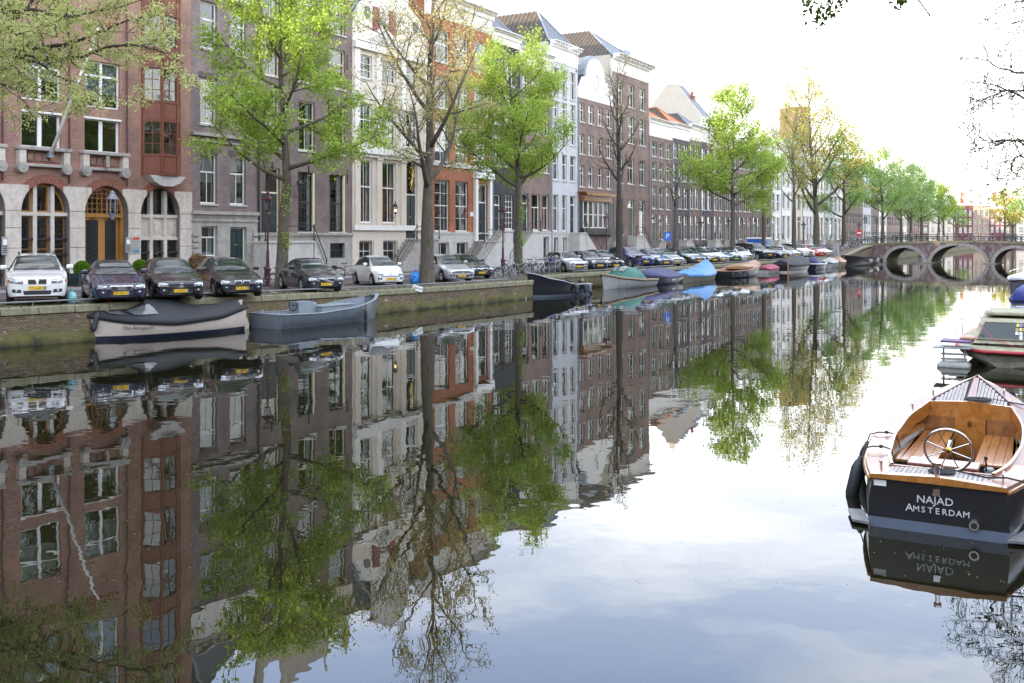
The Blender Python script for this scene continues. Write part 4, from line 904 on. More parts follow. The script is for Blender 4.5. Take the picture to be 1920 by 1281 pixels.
steps(h.rt,cs[2][0]-.15,h.w-.1,street(15)+.05,zf(771,448),0,'stone_grey',side=-1,n=9)
b=MB()
for a,c in cs[:2]:
    for k in range(9): x=a+.1+(c-a-.15)*k/8; b.tube([(x,-.12,zf(700,492)),(x,-.12,zf(700,450))],.018,4)
    for z in (zf(700,484),zf(700,456)): b.tube([(a,-.12,z),(c,-.12,z)],.018,4)
b.build('iron_grille','black_iron',h.rt)
lantern('wall_lantern',tuple(fp(h.s0+h.X(730),0.05,zf(730,400))),ANG,'lit yellow wall lantern on the cream white house',lit=True)
# gold foliage over the door
b=MB(); x0=(cs[2][0]+cs[2][1])/2; zc=zf(771,335)
for k in range(12):
    q=2*PI*k/12; b.tube([(x0,-.04,zc),(x0+.38*math.cos(q),-.05,zc+.85*math.sin(q))],[.03,.012],4)
    b.ball((x0+.38*math.cos(q),-.05,zc+.85*math.sin(q)),.05,.02,.06,6,4)
b.build('gilt_ornament','brass',h.rt)
# ---- house 5: orange-red brick
h=House('canal_house',802,922,'orange-red brick house with tall white windows and a white doorcase','brick_orange',ztop=zf(830,35),side='brick_orange')
cs=cols_of(h,[(815,843),(854,878),(889,917)]); rs=rows_of(829,[(228,304),(144,203),(57,117)])
zg=zf(829,436)
for i,(a,c) in enumerate(cs):
    for k,(z0,z1_) in enumerate(rs): h.win(a,c,z0,z1_,'g24' if k==0 else 'cross',inside=.1 if k else .3)
    z0,z1_=zf(829,434),zf(829,337)
    if i<2: h.win(a,c,z0,z1_,'g24',inside=.1); h.win(a+.1,c-.1,zf(829,482),zf(829,455),'g21',sill=None,inside=.9)
    else: h.door(a+.25,c-.25,zf(900,450),zf(900,345),'green_paint',light=1.3); MB().box(a-.1,-.25,zf(900,452),a+.22,-.002,zf(900,335)).box(c-.22,-.25,zf(900,452),c+.1,-.002,zf(900,335)).box(a-.2,-.4,zf(900,335),c+.2,-.002,zf(900,320)).build('doorcase','white_paint',h.rt)
h.finish('stone_light',zg); MB().box(0,-.12,zf(829,312),h.w,-.002,zf(829,306)).build('string_course','stone_light',h.rt); zt=h.ztop
MB().box(0,-.05,zt,h.w,.3,zt+1.2).build('frieze','plaster_white',h.rt); cornice(h.rt,-.15,h.w+.15,zt+1.7,.6,.7,'white_paint',0)
h.hiproof(zt+1.7,2.8,('slate','slate'),fr=.6)
MB().box(.9,.3,zt+1.7,2.3,1.9,zt+3.3).build('dormer','white_paint',h.rt)
steps(h.rt,cs[2][0]-.2,h.w+.2,street(20)+.05,zf(900,452),0,'stone_grey',side=-1,n=8)
lantern('wall_lantern',tuple(fp(h.s0+h.X(862),0.05,zf(862,408))),ANG,'maroon wall lantern on the orange-red brick house','maroon_iron')
MB().box(h.X(881),-.05,zf(884,406),h.X(887),-.002,zf(884,398)).build('house_plate','white_paint',h.rt)

# ---- generic houses further on
def generic(x0,x1,label,wall,ref,rows,cols,ground=None,ztopy=None,style='sash',frz=None,roof=None,doorcol=None,base=None,basey=None,stoop=True,side=None,s0=None,s1=None,name='canal_house',corn=.55,trim='white_paint',shop=False,bracket=0,full=False,gf=None):
    h=House(name,x0,x1,label,wall,ztop=zf(ref,ztopy) if ztopy is not None else 14,side=side,s0=s0,s1=s1,trim=trim)
    if isinstance(cols,int):
        n=cols; g=h.w/(n+.35*(n+1)); cs=[(g*.35+i*g*1.35,g*.35+i*g*1.35+g) for i in range(n)]
    else: cs=cols_of(h,cols)
    for k,(yt,yb) in enumerate(rows):
        for a,c in cs: h.win(a,c,zf(ref,yb),zf(ref,yt),style,full=full,inside=None)
    if ground:
        yt,yb=ground; zt,zb=zf(ref,yt),zf(ref,yb)
        for i,(a,c) in enumerate(cs):
            if i==doorcol: h.door(a,c,zb-.1,zt,rnd.choice(['green_paint','green_paint','black_iron']),light=.7)
            else:
                h.win(a,c,zb,zt,gf or style,full=full)
                if zb>h.zb+1.3: h.win(a+.1,c-.1,h.zb+.15,zb-.55,'one',sill=None,full=False,inside=.9)
        if stoop and doorcol is not None and zb>h.zb+.4:
            a,c=cs[doorcol]; steps(h.rt,a-.2,c+.2,h.zb-.05,zb-.1,0,rnd.choice(['stone_grey','stone_light']),side=rnd.choice([-1,-1,1]),n=max(2,int((zb-.1-h.zb)/.19)))
        h.finish(base,zb-.12 if base and basey is None else (zf(ref,basey) if base else None))
    else: h.finish()
    zt=h.ztop; MB().tube([(.07,-.07,h.zb),(.07,-.07,zt)],.05,6).build('downpipe','lead',h.rt)
    if cs and ground and rnd.random()<.5: lantern('wall_lantern',tuple(fp(h.s0+.45,.02,zf(ref,ground[0])-.9)),ANG,'black wall lantern on the '+' '.join(label.split(',')[0].split()[:10]))
    if frz is not None:
        fm,fh=frz; MB().box(0,-.05,zt,h.w,.3,zt+fh).build('frieze',fm,h.rt); zt+=fh
    if corn: cornice(h.rt,-.12,h.w+.12,zt+.45,.5,corn,'white_paint',bracket); zt+=.4
    if roof:
        kind,rise=roof[:2]; mats=roof[2] if len(roof)>2 else ('slate','tile_dark')
        if kind=='hip': h.hiproof(zt,rise,mats,fr=.5)
        elif kind=='side':
            b=MB(); d=h.depth; b.add([(0,.1,zt),(h.w,.1,zt),(h.w,d*.5,zt+rise),(0,d*.5,zt+rise),(h.w,d,zt),(0,d,zt)],[(0,1,2,3),(3,2,4,5)],0); b.build('roof',mats[0],h.rt)
            MB().prism([(.05,zt-.1),(d,zt-.1),(d*.5+.3,zt+rise+.15),(d*.5+.3,zt+rise+.6),(d*.5-.3,zt+rise+.6),(d*.5-.3,zt+rise+.15)],.3,axis='x',o=-.05).build('gable_wall',side or 'plaster_sun',h.rt)
        elif kind=='flat': MB().box(.1,.3,zt-.1,h.w-.1,h.depth,zt+.15).build('roof','lead',h.rt)
    return h
# 6 charcoal, 7 brown, 8 pale grey with hipped tile roof
h=generic(922,974,'narrow charcoal painted house with a gridded ground floor window','brick_charcoal',945,[(255,312),(175,235),(110,158)],[(926,939),(946,963)],(366,430),85,'cross',('plaster_white',.6),('hip',2.5),0,gf='g36')
h=generic(974,1033,'brown brick house with a white frieze, behind the second leafy tree','brick_brown',1000,[(270,322),(200,250),(145,182)],[(979,991),(997,1012),(1017,1029)],(364,432),128,'sash',('plaster_white',1.0),('hip',2.2),0,base='stone_light')
chimney(h.rt,.2,3.2,17.5,1.1,1.5,3.2,'plaster_sun')
h=generic(1033,1083,'tall pale grey house with a bracketed white cornice and hoisting beam','plaster_grey',1068,[(292,340),(235,272),(196,226),(135,186)],[(1037,1047),(1054,1063),(1069,1079)],(367,434),125,'sash',('plaster_white',1.35),('hip',3.4),2,base='stone_light',bracket=.5)
MB().box(2.4,-1.3,h.ztop+1.25,2.7,-.5,h.ztop+1.5).build('hoist_beam','white_paint',h.rt); MB().tube([(2.55,-1.2,h.ztop+1.25),(2.55,-1.2,h.ztop-.6)],.02,4).lathe([(.02,0),(.08,.1),(.02,.2)],6,c=(2.55,-1.2,h.ztop-.8)).build('hoist_rope','black_iron',h.rt)
chimney(h.rt,4.8,2.6,18.0,1.0,1.0,3.0)
# 9 bell gable with timber bay front
h=generic(1083,1150,'brown brick house with a white bell gable and a curved timber shopfront bay','brick_brown',1110,[(312,352),(255,292),(198,233)],[(1087,1096),(1103,1113),(1121,1130),(1137,1146)],None,189,'sash',None,None,None,corn=0)
W_=h.w; zt=h.ztop
def bell(w,z,hh): 
    P=[(.05,z),(w-.05,z),(w-.05,z+.9),(w-.8,z+1.1),(w-1.5,z+2.1)]; 
    P+=[(w/2+(w/2-2.0)*math.cos(q),z+2.1+(hh-2.1)*math.sin(q)) for q in [PI*k/10 for k in range(11)]]; P+=[(1.5,z+2.1),(.8,z+1.1),(.05,z+.9)]
    return P
MB().prism(bell(W_,zt,4.1),.35,o=-.02).build('bell_gable','plaster_white',h.rt); MB().prism([(W_/2+(W_/2-1.7)*math.cos(PI*k/12),zt+2.3+2.1*math.sin(PI*k/12)) for k in range(13)],.6,o=.2).build('gable_coping','lead',h.rt)
place_window(h.rt,W_/2-.35,zt+1.2,.8,1.3,'one','white_paint',-.1,None,False); h.hiproof(zt,3.6,('slate','slate'),fr=.05,y0=.3)
b=MB(); 
for k in range(5): 
    x=.5+k*1.1; place_window(h.rt,x,zf(1110,428),.95,zf(1110,378)-zf(1110,428),'g12','white_paint',-.35,None,False)
MB().box(.3,-.55,zf(1110,378),W_-1.6,-.0,zf(1110,368)).prism([(.3,zf(1110,368)),(W_-1.6,zf(1110,368)),(W_-1.2,zf(1110,362)),(-.1,zf(1110,362))],.9,o=-.9).build('bay_hood','varnish_dark',h.rt); MB().box(.3,-.5,zf(1110,440),W_-1.6,-.01,zf(1110,428)).build('bay_base','black_iron',h.rt)
MB().box(.32,-.3,zf(1110,428),W_-1.62,-.02,zf(1110,378)).build('bay_room','interior',h.rt)
o=MB().box(W_-1.3,-.06,zf(1110,440),W_-.3,-.01,zf(1110,380)).build('door','green_paint',h.rt)
steps(h.rt,W_-1.5,W_-.1,h.zb-.05,zf(1110,440),0,'stone_grey',side=-1,n=8)
# 10 tall dark brown corner-like house with sunlit side wall
h=generic(1150,1217,'tallest dark brown brick house with a deep white bracketed cornice and sunlit white side wall','brick_brown',1177,[(296,345),(217,268),(157,200)],[(1156,1168),(1177,1189),(1199,1210)],(374,440),143,'sash',('plaster_white',1.3),('hip',3.6),1,side='plaster_sun',bracket=.7,corn=.9,full=False)
MB().box(7.2,2,h.ztop+1.6,9.0,3.5,h.ztop+3.6).build('roof_box','lead',h.rt)
# 11-14 lower row
h=generic(1217,1260,'low brown brick house with a white frieze and orange tiled roof','brick_brown',1230,[(349,392),(304,338),(266,294)],[(1223,1231),(1236,1244),(1249,1257)],(403,449),257,'sash',('plaster_white',1.5),('hip',2.4,('tile_orange','tile_orange')),0); chimney(h.rt,5.5,3,17,1.3,.8,1.2,'plaster_sun',0)
h=generic(1260,1292,'dark purple brick house with a white frieze, second of the low row','brick_night',1275,[(352,392),(308,340),(270,298)],3,(404,449),262,'sash',('plaster_white',1.3),('hip',2.2,('tile_orange','tile_dark')),1)
h=generic(1292,1313,'slim brown brick house with a small dated white frieze','brick_brown',1302,[(354,392),(312,342),(273,299)],2,(405,449),264,'sash',('plaster_white',1.4),('hip',1.6),None)
h=generic(1313,1337,'slim brick house with an ornate carved white gable top','brick_night',1325,[(356,394),(316,344),(280,303)],2,(406,449),268,'sash',('plaster_white',1.2),('flat',0),1)
MB().prism([(0,h.ztop+1.2),(h.w,h.ztop+1.2),(h.w-.8,h.ztop+2.4),(h.w/2+.8,h.ztop+3.2),(h.w/2-.8,h.ztop+3.2),(.8,h.ztop+2.4)],.4,o=-.1).build('crest_gable','plaster_white',h.rt)
h=generic(1337,1358,'brown brick house under a steep dark roof with a sunlit white gable wall','brick_far',1348,[(358,395),(318,346),(282,306),(255,275)],2,(406,449),250,'sash',None,('side',6.3,('slate','slate')),None,side='plaster_sun'); chimney(h.rt,3.5,4,18,.9,.7,3.6)
h=generic(1358,1384,'brick house with white sashes left of the conical leafy tree','brick_dark',1371,[(360,396),(324,350),(290,314)],3,(408,449),278,'sash',('plaster_white',.6),('flat',0),0)
h=generic(1384,1410,'pale brick house with a long dark tiled roof behind the conical tree','brick_far',1397,[(362,397),(328,352),(296,318)],3,(408,449),286,'sash',('plaster_white',.4),('side',2.6,('tile_dark','tile_dark')),1)
h=generic(1410,1428,'dark brick house with white shopfront pilasters','brick_dark',1419,[(362,395),(328,352),(298,320)],2,(408,449),286,'sash',('plaster_white',.3),('side',2.4,('tile_dark','tile_dark')),0)
h=generic(1428,1446,'brown brick house just left of the white stepped gable','brick_brown',1437,[(364,397),(330,354),(300,322)],2,(408,449),290,'sash',None,('side',2.4,('tile_dark','tile_dark')),0)
h=generic(1446,1464,'white house with a stepped gable','plaster_white',1455,[(364,396),(330,354),(298,318),(266,284)],2,(408,449),258,'cross',None,None,0,corn=0)
z=h.ztop; w_=h.w; MB().prism([(0,z-1),(w_,z-1),(w_,z),(w_-1.2,z),(w_-1.2,z+1.2),(w_-2.4,z+1.2),(w_-2.4,z+2.4),(2.4,z+2.4),(2.4,z+1.2),(1.2,z+1.2),(1.2,z),(0,z)],.4,o=-.05).build('stepped_gable','plaster_white',h.rt)
h=generic(1464,1484,'white rendered house with broad dark windows','plaster_white',1474,[(362,392),(325,350),(290,312)],2,(405,449),272,'wide',None,('flat',0),None)
h=generic(1484,1504,'cream house with a tall brick chimney stack behind the yellow-green tree','plaster_cream',1494,[(364,394),(330,354),(296,318)],2,(406,449),270,'sash',None,('flat',0),1)
h=generic(1504,1524,'white house behind the big yellow-green tree','plaster_white',1514,[(364,394),(330,354),(300,320)],3,(406,449),282,'cross',None,('flat',0),0)
MB().box(-3.0,.5,15,.2,3,24.4).build('chimney_tower','tower_brick',h.rt); MB().box(3.4,.5,15,7.4,3,25.0).box(3.2,.3,25.0,7.6,3.2,25.4).build('chimney_tower','tower_brick',h.rt); MB().box(.2,.9,15,3.4,2.6,22.6).build('chimney_tower','tower_brick',h.rt)
mat('tower_brick',(.26,.15,.08),.85,var=.2,scale=2)
h=generic(1524,1545,'white house with yellow-framed windows right of the yellow-green tree','plaster_white',1535,[(366,396),(334,356),(304,324)],3,(408,449),296,'cross',('plaster_cream',.5),('hip',2.5),1,trim='cream_paint')
h=generic(1545,1564,'grey-white gabled house by the bridge approach','plaster_grey',1555,[(368,397),(338,358),(310,328)],2,(408,449),300,'sash',('plaster_white',.4),('side',3,('slate','slate')),0)
h=generic(1564,1584,'white house with a dark green shopfront by the bridge approach','plaster_white',1574,[(370,398),(342,361),(316,333)],3,(410,449),308,'sash',None,('hip',3),0)
# beyond the bridge
xs=[1584,1602,1618,1633,1648,1662,1675,1688,1700,1711,1722]
walls=['brick_far','brick_brown','plaster_grey','brick_dark','plaster_white','brick_far','brick_brown','plaster_cream','brick_dark','brick_far']
labs=['brown brick house behind the no-entry sign','house with ochre window frames behind the bridge lamps','pale grey house behind the first tree past the bridge','dark brick house behind the second tree past the bridge','white house behind the third tree past the bridge','light brick house with red roof tiles between the far trees','brown brick house half hidden by far foliage','cream house half hidden by far foliage','dark house beyond the bridge, before the canal bends','last light brick house on the left before the canal bends']
for i,(a,c) in enumerate(zip(xs,xs[1:])):
    t=[356,352,350,360,356,350,362,356,360,360][i]-8; n=3
    zt=17.5-(i*.2)+rnd.uniform(-1,1)
    h=House('canal_house',a,c,labs[i],walls[i],ztop=zt)
    n=3; g=h.w/(n+.4*(n+1)); cs=[(g*.4+k*g*1.4,g*.4+k*g*1.4+g) for k in range(n)]
    for fl in range(4):
        z0=2.2+fl*3.6
        for a_,c_ in cs: h.win(a_,c_,z0,z0+2.2,'sash',full=False,sill=None)
    h.finish(); cornice(h.rt,0,h.w,zt+.5,.6,.6); h.hiproof(zt+.4,3.2,(rnd.choice(['slate','tile_orange']),rnd.choice(['tile_orange','tile_dark'])))
# far cross row where the canal turns, seen front on
def far_house(px0,px1,ytop,wall,label,nc,rowsy,roofm,ytop2,d=318.0,trim='white_paint'):
    X0=(px0-CX)/F*d; X1=(px1-CX)/F*d; z=lambda y:EYE+(VY-y)*d/F
    rt=root('far_house',(X0,d,0),0,label,'house','far houses where the canal turns'); w=X1-X0-.05
    b=MB(); cs=[(w*(k+.28)/nc,w*(k+.28)/nc+w/nc*.5) for k in range(nc)]; hs=[(a,c,z(yb),z(yt)) for a,c in cs for yt,yb in rowsy]
    wallgrid(b,0,w,.8,z(ytop),hs,dep=.1); b.quad((0,0,.8),(0,0,z(ytop)),(0,10,z(ytop)),(0,10,.8)); b.quad((w,0,.8),(w,10,.8),(w,10,z(ytop)),(w,0,z(ytop))); b.build('wall',wall,rt)
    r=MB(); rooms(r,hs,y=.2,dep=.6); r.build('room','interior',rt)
    for q in hs: place_window(rt,q[0],q[2],q[1]-q[0],q[3]-q[2],'cross',trim,.05,None,False)
    MB().box(-.1,-.5,z(ytop),w+.1,.3,z(ytop)+.5).build('cornice','white_paint',rt)
    zt,zr_=z(ytop)+.5,z(ytop2)
    MB().add([(0,.2,zt),(w,.2,zt),(w*.96,3,zr_),(w*.04,3,zr_),(0,10,zt),(w,10,zt),(w*.96,7,zr_),(w*.04,7,zr_)],[(0,1,2,3),(3,2,6,7),(7,6,5,4),(0,3,7,4),(1,5,6,2)]).build('roof',roofm,rt)
    for k in range(2): 
        x=w*(.25+.5*k); MB().box(x-.8,.15,zt,x+.8,2.4,zt+1.9).prism([(x-1,zt+1.9),(x+1,zt+1.9),(x,zt+2.6)],2.4,o=.1).build('dormer','white_paint',rt)
    chimney(rt,w*.9,6,zr_-1,1,.8,2.4)
    return rt
RY=[(394,406),(410,422),(426,437)]
far_house(1700,1742,384,'brick_far','brown far house left of the maroon one, behind the far trees',3,RY,'tile_orange',372)
far_house(1742,1787,386,'plaster_cream','cream far house left of the maroon one, behind foliage',3,RY,'slate',376)
far_house(1787,1824,385,'brick_maroon','maroon brick far house with white windows and an orange tiled roof',4,RY,'tile_orange',369)
far_house(1824.5,1855,386,'brick_beige','beige brick far house with rounded grey dormer roof',3,RY,'slate',374,trim='green_paint')
far_house(1855.5,1884,392,'brick_maroon','striped brick far house with a dark steep roof',3,[(397,407),(411,421),(425,436)],'slate',370)
far_house(1884.5,1905,396,'brick_far','narrow brown far house behind the yellow tree',2,RY[1:],'slate',380)
far_house(1905.5,1960,394,'plaster_cream','pale cream far house at the right edge',3,[(398,408),(412,422),(426,437)],'tile_dark',378)
# rows out of the frame on the left, seen in a side step and shading the street
for i in range(7):
    s1_=-41-i*9.5
    h=House('canal_house',0,0,['first','second','third','fourth','fifth','sixth','seventh'][i]+' plain brick house beyond the red office building, out to the left',['brick_purple','brick_brown','brick_dark'][i%3],s0=s1_-9.5,s1=s1_,ztop=17+rnd.uniform(-1.5,1.5),out=0)
    for fl in range(4):
        for k in range(3): h.win(1+k*3,2.4+k*3,2.4+fl*3.8,4.9+fl*3.8,'sash',full=False,sill=None)
    h.finish(); cornice(h.rt,0,h.w,h.ztop+.5)

# unseen quay and house row added behind the camera: closes the canal view backwards, keeps the low sun off the water level
b=MB(); b.add([(-150,-22,1.1),(120,-22,1.1),(120,-120,1.1),(-150,-120,1.1),(-150,-22,-.5),(120,-22,-.5)],[(0,1,2,3),(0,4,5,1)]); tag(b.build('added_rear_street','paving'),kind='structure')
for i in range(15):
    x0=-118+i*10.5; h=House('canal_house',0,0,['first','second','third','fourth','fifth','sixth','seventh','eighth','ninth','tenth','eleventh','twelfth','thirteenth','fourteenth','fifteenth'][i]+' house from the left in the sun-blocking row added behind the camera',['brick_purple','brick_brown','brick_beige','brick_orange','plaster_cream'][i%5],s0=-30.0-i*.0,s1=-19.6,ztop=16+rnd.uniform(-1.5,2),group='houses added behind the camera')
    h.rt.location=(x0+10.4,-30,0); h.rt.rotation_euler=(0,0,PI)
    for fl in range(4):
        for k in range(3): h.win(1+k*3,2.4+k*3,2.4+fl*3.5,4.7+fl*3.5,'sash',full=False,sill=None)
    h.finish(); cornice(h.rt,0,h.w,h.ztop+.5); h.hiproof(h.ztop+.4,3,('slate','tile_dark'))

# opposite bank, out of the frame on the right: what the windows across the water reflect
s=-24
for i in range(21):
    wd=rnd.uniform(8,11); 
    h=House('canal_house',0,0,['first','second','third','fourth','fifth','sixth','seventh','eighth','ninth','tenth','eleventh','twelfth','thirteenth','fourteenth','fifteenth','sixteenth','seventeenth','eighteenth','nineteenth','twentieth','twenty-first'][i]+' house on the right bank counted from the near bridge',['brick_beige','brick_brown','plaster_cream','brick_dark','brick_far','brick_orange'][i%6],s0=0,s1=wd,ztop=14+rnd.uniform(-2,2.5),group='houses on the right bank')
    h.rt.location=fp(s+wd,57,0); h.rt.rotation_euler=(0,0,ANG+PI); s+=wd
    for fl in range(4):
        for k in range(3): h.win(wd*(.1+k*.3),wd*(.1+k*.3)+1.4,2.2+fl*3.1,4.4+fl*3.1,'sash',full=False,sill=None)
    h.finish(); cornice(h.rt,0,h.w,h.ztop+.5); h.hiproof(h.ztop+.4,3,('slate','tile_dark'))
# ================= trees
import numpy as np
def leaf_cloud(pts,size,n,spread,seed,squash=.8,droop=0):
    g=np.random.default_rng(seed); P=np.array(pts); k=len(P)
    idx=np.repeat(np.arange(k),n); c=P[idx]+g.normal(0,spread,(k*n,3))*np.array([1,1,squash]); c[:,2]-=droop*np.abs(g.normal(0,1,k*n))
    N_=len(c); a=g.normal(size=(N_,3)); a/=np.linalg.norm(a,axis=1)[:,None]; b=g.normal(size=(N_,3)); b-=a*(a*b).sum(1)[:,None]; b/=np.linalg.norm(b,axis=1)[:,None]
    s=size*g.uniform(.6,1.3,N_)[:,None]
    q=np.cross(a,b)*s*.25
    V=np.stack([c-a*s,c+b*s*.55+q,c+a*s,c-b*s*.55+q],1).reshape(-1,3)
    return V
def quads_object(name,V,m,parent):
    n=len(V)//4; me=bpy.data.meshes.new(name); me.vertices.add(n*4); me.vertices.foreach_set('co',V.astype('f').ravel()); me.loops.add(n*4); me.loops.foreach_set('vertex_index',np.arange(n*4,dtype='i'))
    me.polygons.add(n); me.polygons.foreach_set('loop_start',np.arange(0,n*4,4,dtype='i')); me.materials.append(MAT[m]); me.update(calc_edges=True)
    return link(name,me,parent)
def rvec(r_): 
    v=Vector((r_.gauss(0,1),r_.gauss(0,1),r_.gauss(0,1))); return v.normalized()
def grow(H,fork,spread,seed,r0=.22,limbs=6,lean=(0,0),up=.55,leader=True,dens=1.0,conic=False,low=0):
    """returns wood mesh builder and twig points; base at origin"""
    r_=random.Random(seed); wb=MB(); tips=[]; 
    def seg_path(p,d,L,r,n,wob,upw,r1):
        pts=[p.copy()]; rs=[r]
        for i in range(n):
            d=(d+rvec(r_)*wob+Vector((0,0,upw))).normalized(); p=p+d*(L/n); pts.append(p.copy()); rs.append(r+(r1-r)*(i+1)/n)
        return pts,rs,d
    # trunk
    T=[Vector((0,0,-.15)),Vector((0,0,.1)),Vector((lean[0]*.25,lean[1]*.25,fork*.35)),Vector((lean[0]*.6,lean[1]*.6,fork*.7)),Vector((lean[0],lean[1],fork))]
    RR=[r0*1.5,r0*1.18,r0*1.0,r0*.92,r0*.9]; top=T[-1]
    if leader:
        L=H-fork; d=Vector((0,0,1)); p=top.copy(); pts,rs,_=seg_path(p,d,L*.97,r0*.72,8,.07,.12,.02)
        wb.tube(T[:-1]+pts,RR[:-1]+rs,10)
        mains=[(pts[min(8,int(i))].lerp(pts[min(8,int(i)+1)],i-int(i)),rs[int(i)]*.62,i/8) for i in [k*7.2/limbs+r_.uniform(0,.4) for k in range(limbs)]]
    else:
        wb.tube(T,RR,10); mains=[(top-Vector((0,0,r_.uniform(0,.5))),r0*r_.uniform(.5,.72),0) for i in range(limbs)]
    az=r_.uniform(0,6)
    for i,(p,r,k) in enumerate(mains):
        az+=2.4+r_.uniform(-.3,.3)
        room=H-p.z
        if leader: L=spread*(1-.55*k)*r_.uniform(.85,1.15) if not conic else spread*(1-.8*k)*r_.uniform(.85,1.1); tilt=up*(.45+.6*k)
        else: L=math.hypot(spread,room)*r_.uniform(.75,.97); tilt=up*r_.uniform(.75,1.6)
        d=Vector((math.cos(az),math.sin(az),tilt)).normalized()
        n=7; pts,rs,_=seg_path(p,d,L,r,n,.12,.05+.05*up,.018); wb.tube(pts,rs,7)
        nsub=int((6 if leader else 9)*max(.7,L/5)*dens)
        for j in range(nsub):
            t=.22+.78*(j+r_.random())/nsub; q=t*n; a=int(min(q,n-1)); sp_=pts[a].lerp(pts[a+1],q-a); dd=(pts[a+1]-pts[a]).normalized()
            side=rvec(r_); side=(side-dd*side.dot(dd)).normalized(); d2=(dd*.55+side*.9+Vector((0,0,.18))).normalized(); L2=L*.42*(1.15-t*.6)*r_.uniform(.6,1.2)
            p2,r2,_=seg_path(sp_,d2,L2,max(.02,rs[a]*.5),5,.16,.06,.010); wb.tube(p2,r2,4,cap=False)
            nt_=int(max(3,L2*3.2*dens))
            for u in range(nt_):
                t2=.15+.85*(u+r_.random())/nt_; q2=t2*5; b_=int(min(q2,4)); s3=p2[b_].lerp(p2[b_+1],q2-b_); dd2=(p2[b_+1]-p2[b_]).normalized()
                sd=rvec(r_); sd=(sd-dd2*sd.dot(dd2)).normalized(); d3=(dd2*.6+sd*.8+Vector((0,0,.1))).normalized(); L3=r_.uniform(.35,.95)*min(1.2,spread/4)
                p3,r3,_=seg_path(s3,d3,L3,.012,3,.2,.04,.005); wb.tube(p3,r3,3,cap=False)
                tips+= [tuple(p3[1]),tuple(p3[2]),tuple(p3[3])]; 
                if r_.random()<.5: tips.append(tuple(s3))
    return wb,tips
def tree(name,px,off,H,fork,spread,seed,label,leaf=None,ln=6,lsize=.09,lspread=.2,pos=None,barkm='bark',extra=None,group='trees along the quay',cat='tree',**k):
    p=quay(off,px) if pos is None else Vector(pos)
    rt=root(name,tuple(p),0,label,cat,group); wb,tips=grow(H,fork,spread,seed,**k); wb.build('trunk',barkm,rt,smooth=True)
    if leaf: quads_object('crown',leaf_cloud(tips,lsize,ln,lspread,seed),leaf,rt)
    if extra: extra(rt,p)
    return rt,tips
def ivy(rt,p):
    g=random.Random(5); b=[]
    for i in range(120):
        z=g.choice([g.uniform(.2,1.0),g.uniform(1.8,2.6),g.uniform(3.2,5.0)]); q=g.uniform(-1.6,1.2); r_=.30+g.uniform(0,.14); c=Vector((r_*math.cos(q),-abs(r_*math.sin(q))*.8,z)); 
        for _ in range(4): b.append(tuple(c+Vector((g.gauss(0,.05),g.gauss(0,.05),g.gauss(0,.1)))))
    quads_object('shoots',leaf_cloud(b,.05,1,.03,3),'leaf_lime',rt)
t1,_=tree('elm_tree',527,4.6,14.8,4.9,5.0,11,'dense lime-green elm with a mossy leaning trunk between the dark wagon and the dark sedan','leaf_lime',21,.078,.21,r0=.27,limbs=17,lean=(.25,.1),up=.55,dens=1.25,extra=ivy)
t2,_=tree('elm_tree',801,1.7,18.2,4.2,6.4,23,'tall sparse elm with thick forked trunk and pale olive buds beside the small white car','leaf_olive',8,.06,.15,r0=.34,limbs=15,leader=True,up=1.45,dens=1.25)
t3,_=tree('elm_tree',972,3.4,14.6,4.9,5.6,37,'leafy lime-green elm beside the bicycle racks','leaf_lime',19,.082,.23,r0=.27,limbs=16,up=.65,dens=1.25,extra=ivy)
t4,_=tree('elm_tree',1161,2.6,15.6,6.0,3.4,41,'bare dark elm with few buds above the dark blue off-road car','leaf_olive',2,.045,.1,barkm='bark_dark',r0=.25,limbs=16,up=1.5,dens=1.2)
t5,_=tree('elm_tree',1266,2.8,8.6,5.0,3.0,43,'small thin elm right of the blue parking sign','leaf_soft',2,.06,.15,r0=.18,limbs=7,up=1.0,dens=.8)
t6,_=tree('elm_tree',1374,2.8,17.2,5.0,6.0,47,'conical lime-green elm above the grey estate cars','leaf_lime',10,.12,.30,r0=.26,limbs=22,up=.5,conic=True,dens=1.2)
t7,_=tree('elm_tree',1432,3.5,12.0,5.2,2.8,53,'slim elm with a bare side limb right of the conical tree','leaf_soft',3,.11,.22,r0=.22,limbs=8,up=1.0,dens=.7)
t8,_=tree('elm_tree',1489,2.8,13.2,6.0,3.2,59,'thin elm with yellowish buds left of the big yellow-green elm','leaf_soft',2,.11,.22,r0=.25,limbs=8,up=1.3,dens=.7)
t9,_=tree('elm_tree',1531,3.0,21.0,4.6,10,61,'big vase-shaped elm with yellow-green haze of buds, a brick tower behind it','leaf_yellow',3,.11,.28,r0=.42,limbs=18,leader=True,up=1.3,dens=1.15)
for px,off,H,sp_,lf,lb,sd in ((1582,3,15.5,5.2,'leaf_green','broad fresh green elm just left of the bridge end',67),(1655,4,16.5,5.6,'leaf_green','first green elm past the bridge lamps',71),(1690,4,16,5.2,'leaf_soft','second pale green elm past the bridge',73),(1708,4,15.5,5.2,'leaf_green','third green elm past the bridge',79),(1728,5,15,6,'leaf_soft','fourth pale green elm past the bridge',83),(1760,4,13.5,6,'leaf_lime','bright green low elm over the far end of the bridge',89)):
    r=(px-CX)/F; s=(P0.y*r-P0.x)/(U.x-U.y*r)
    if px<1600: pos=quay(off,px); pos.z=street(0)
    else:       # row continues beyond the bridge, set 12 m out from the houses
        o_=12.0; q=P0+NO*o_; s=(q.y*r-q.x)/(U.x-U.y*r); pos=fp(s,o_,1.0)
    tree('elm_tree',px,off,H,4.6,sp_,sd,lb,lf,7,.16,.42,pos=tuple(pos),r0=.32,limbs=15,up=.9,dens=1.0)
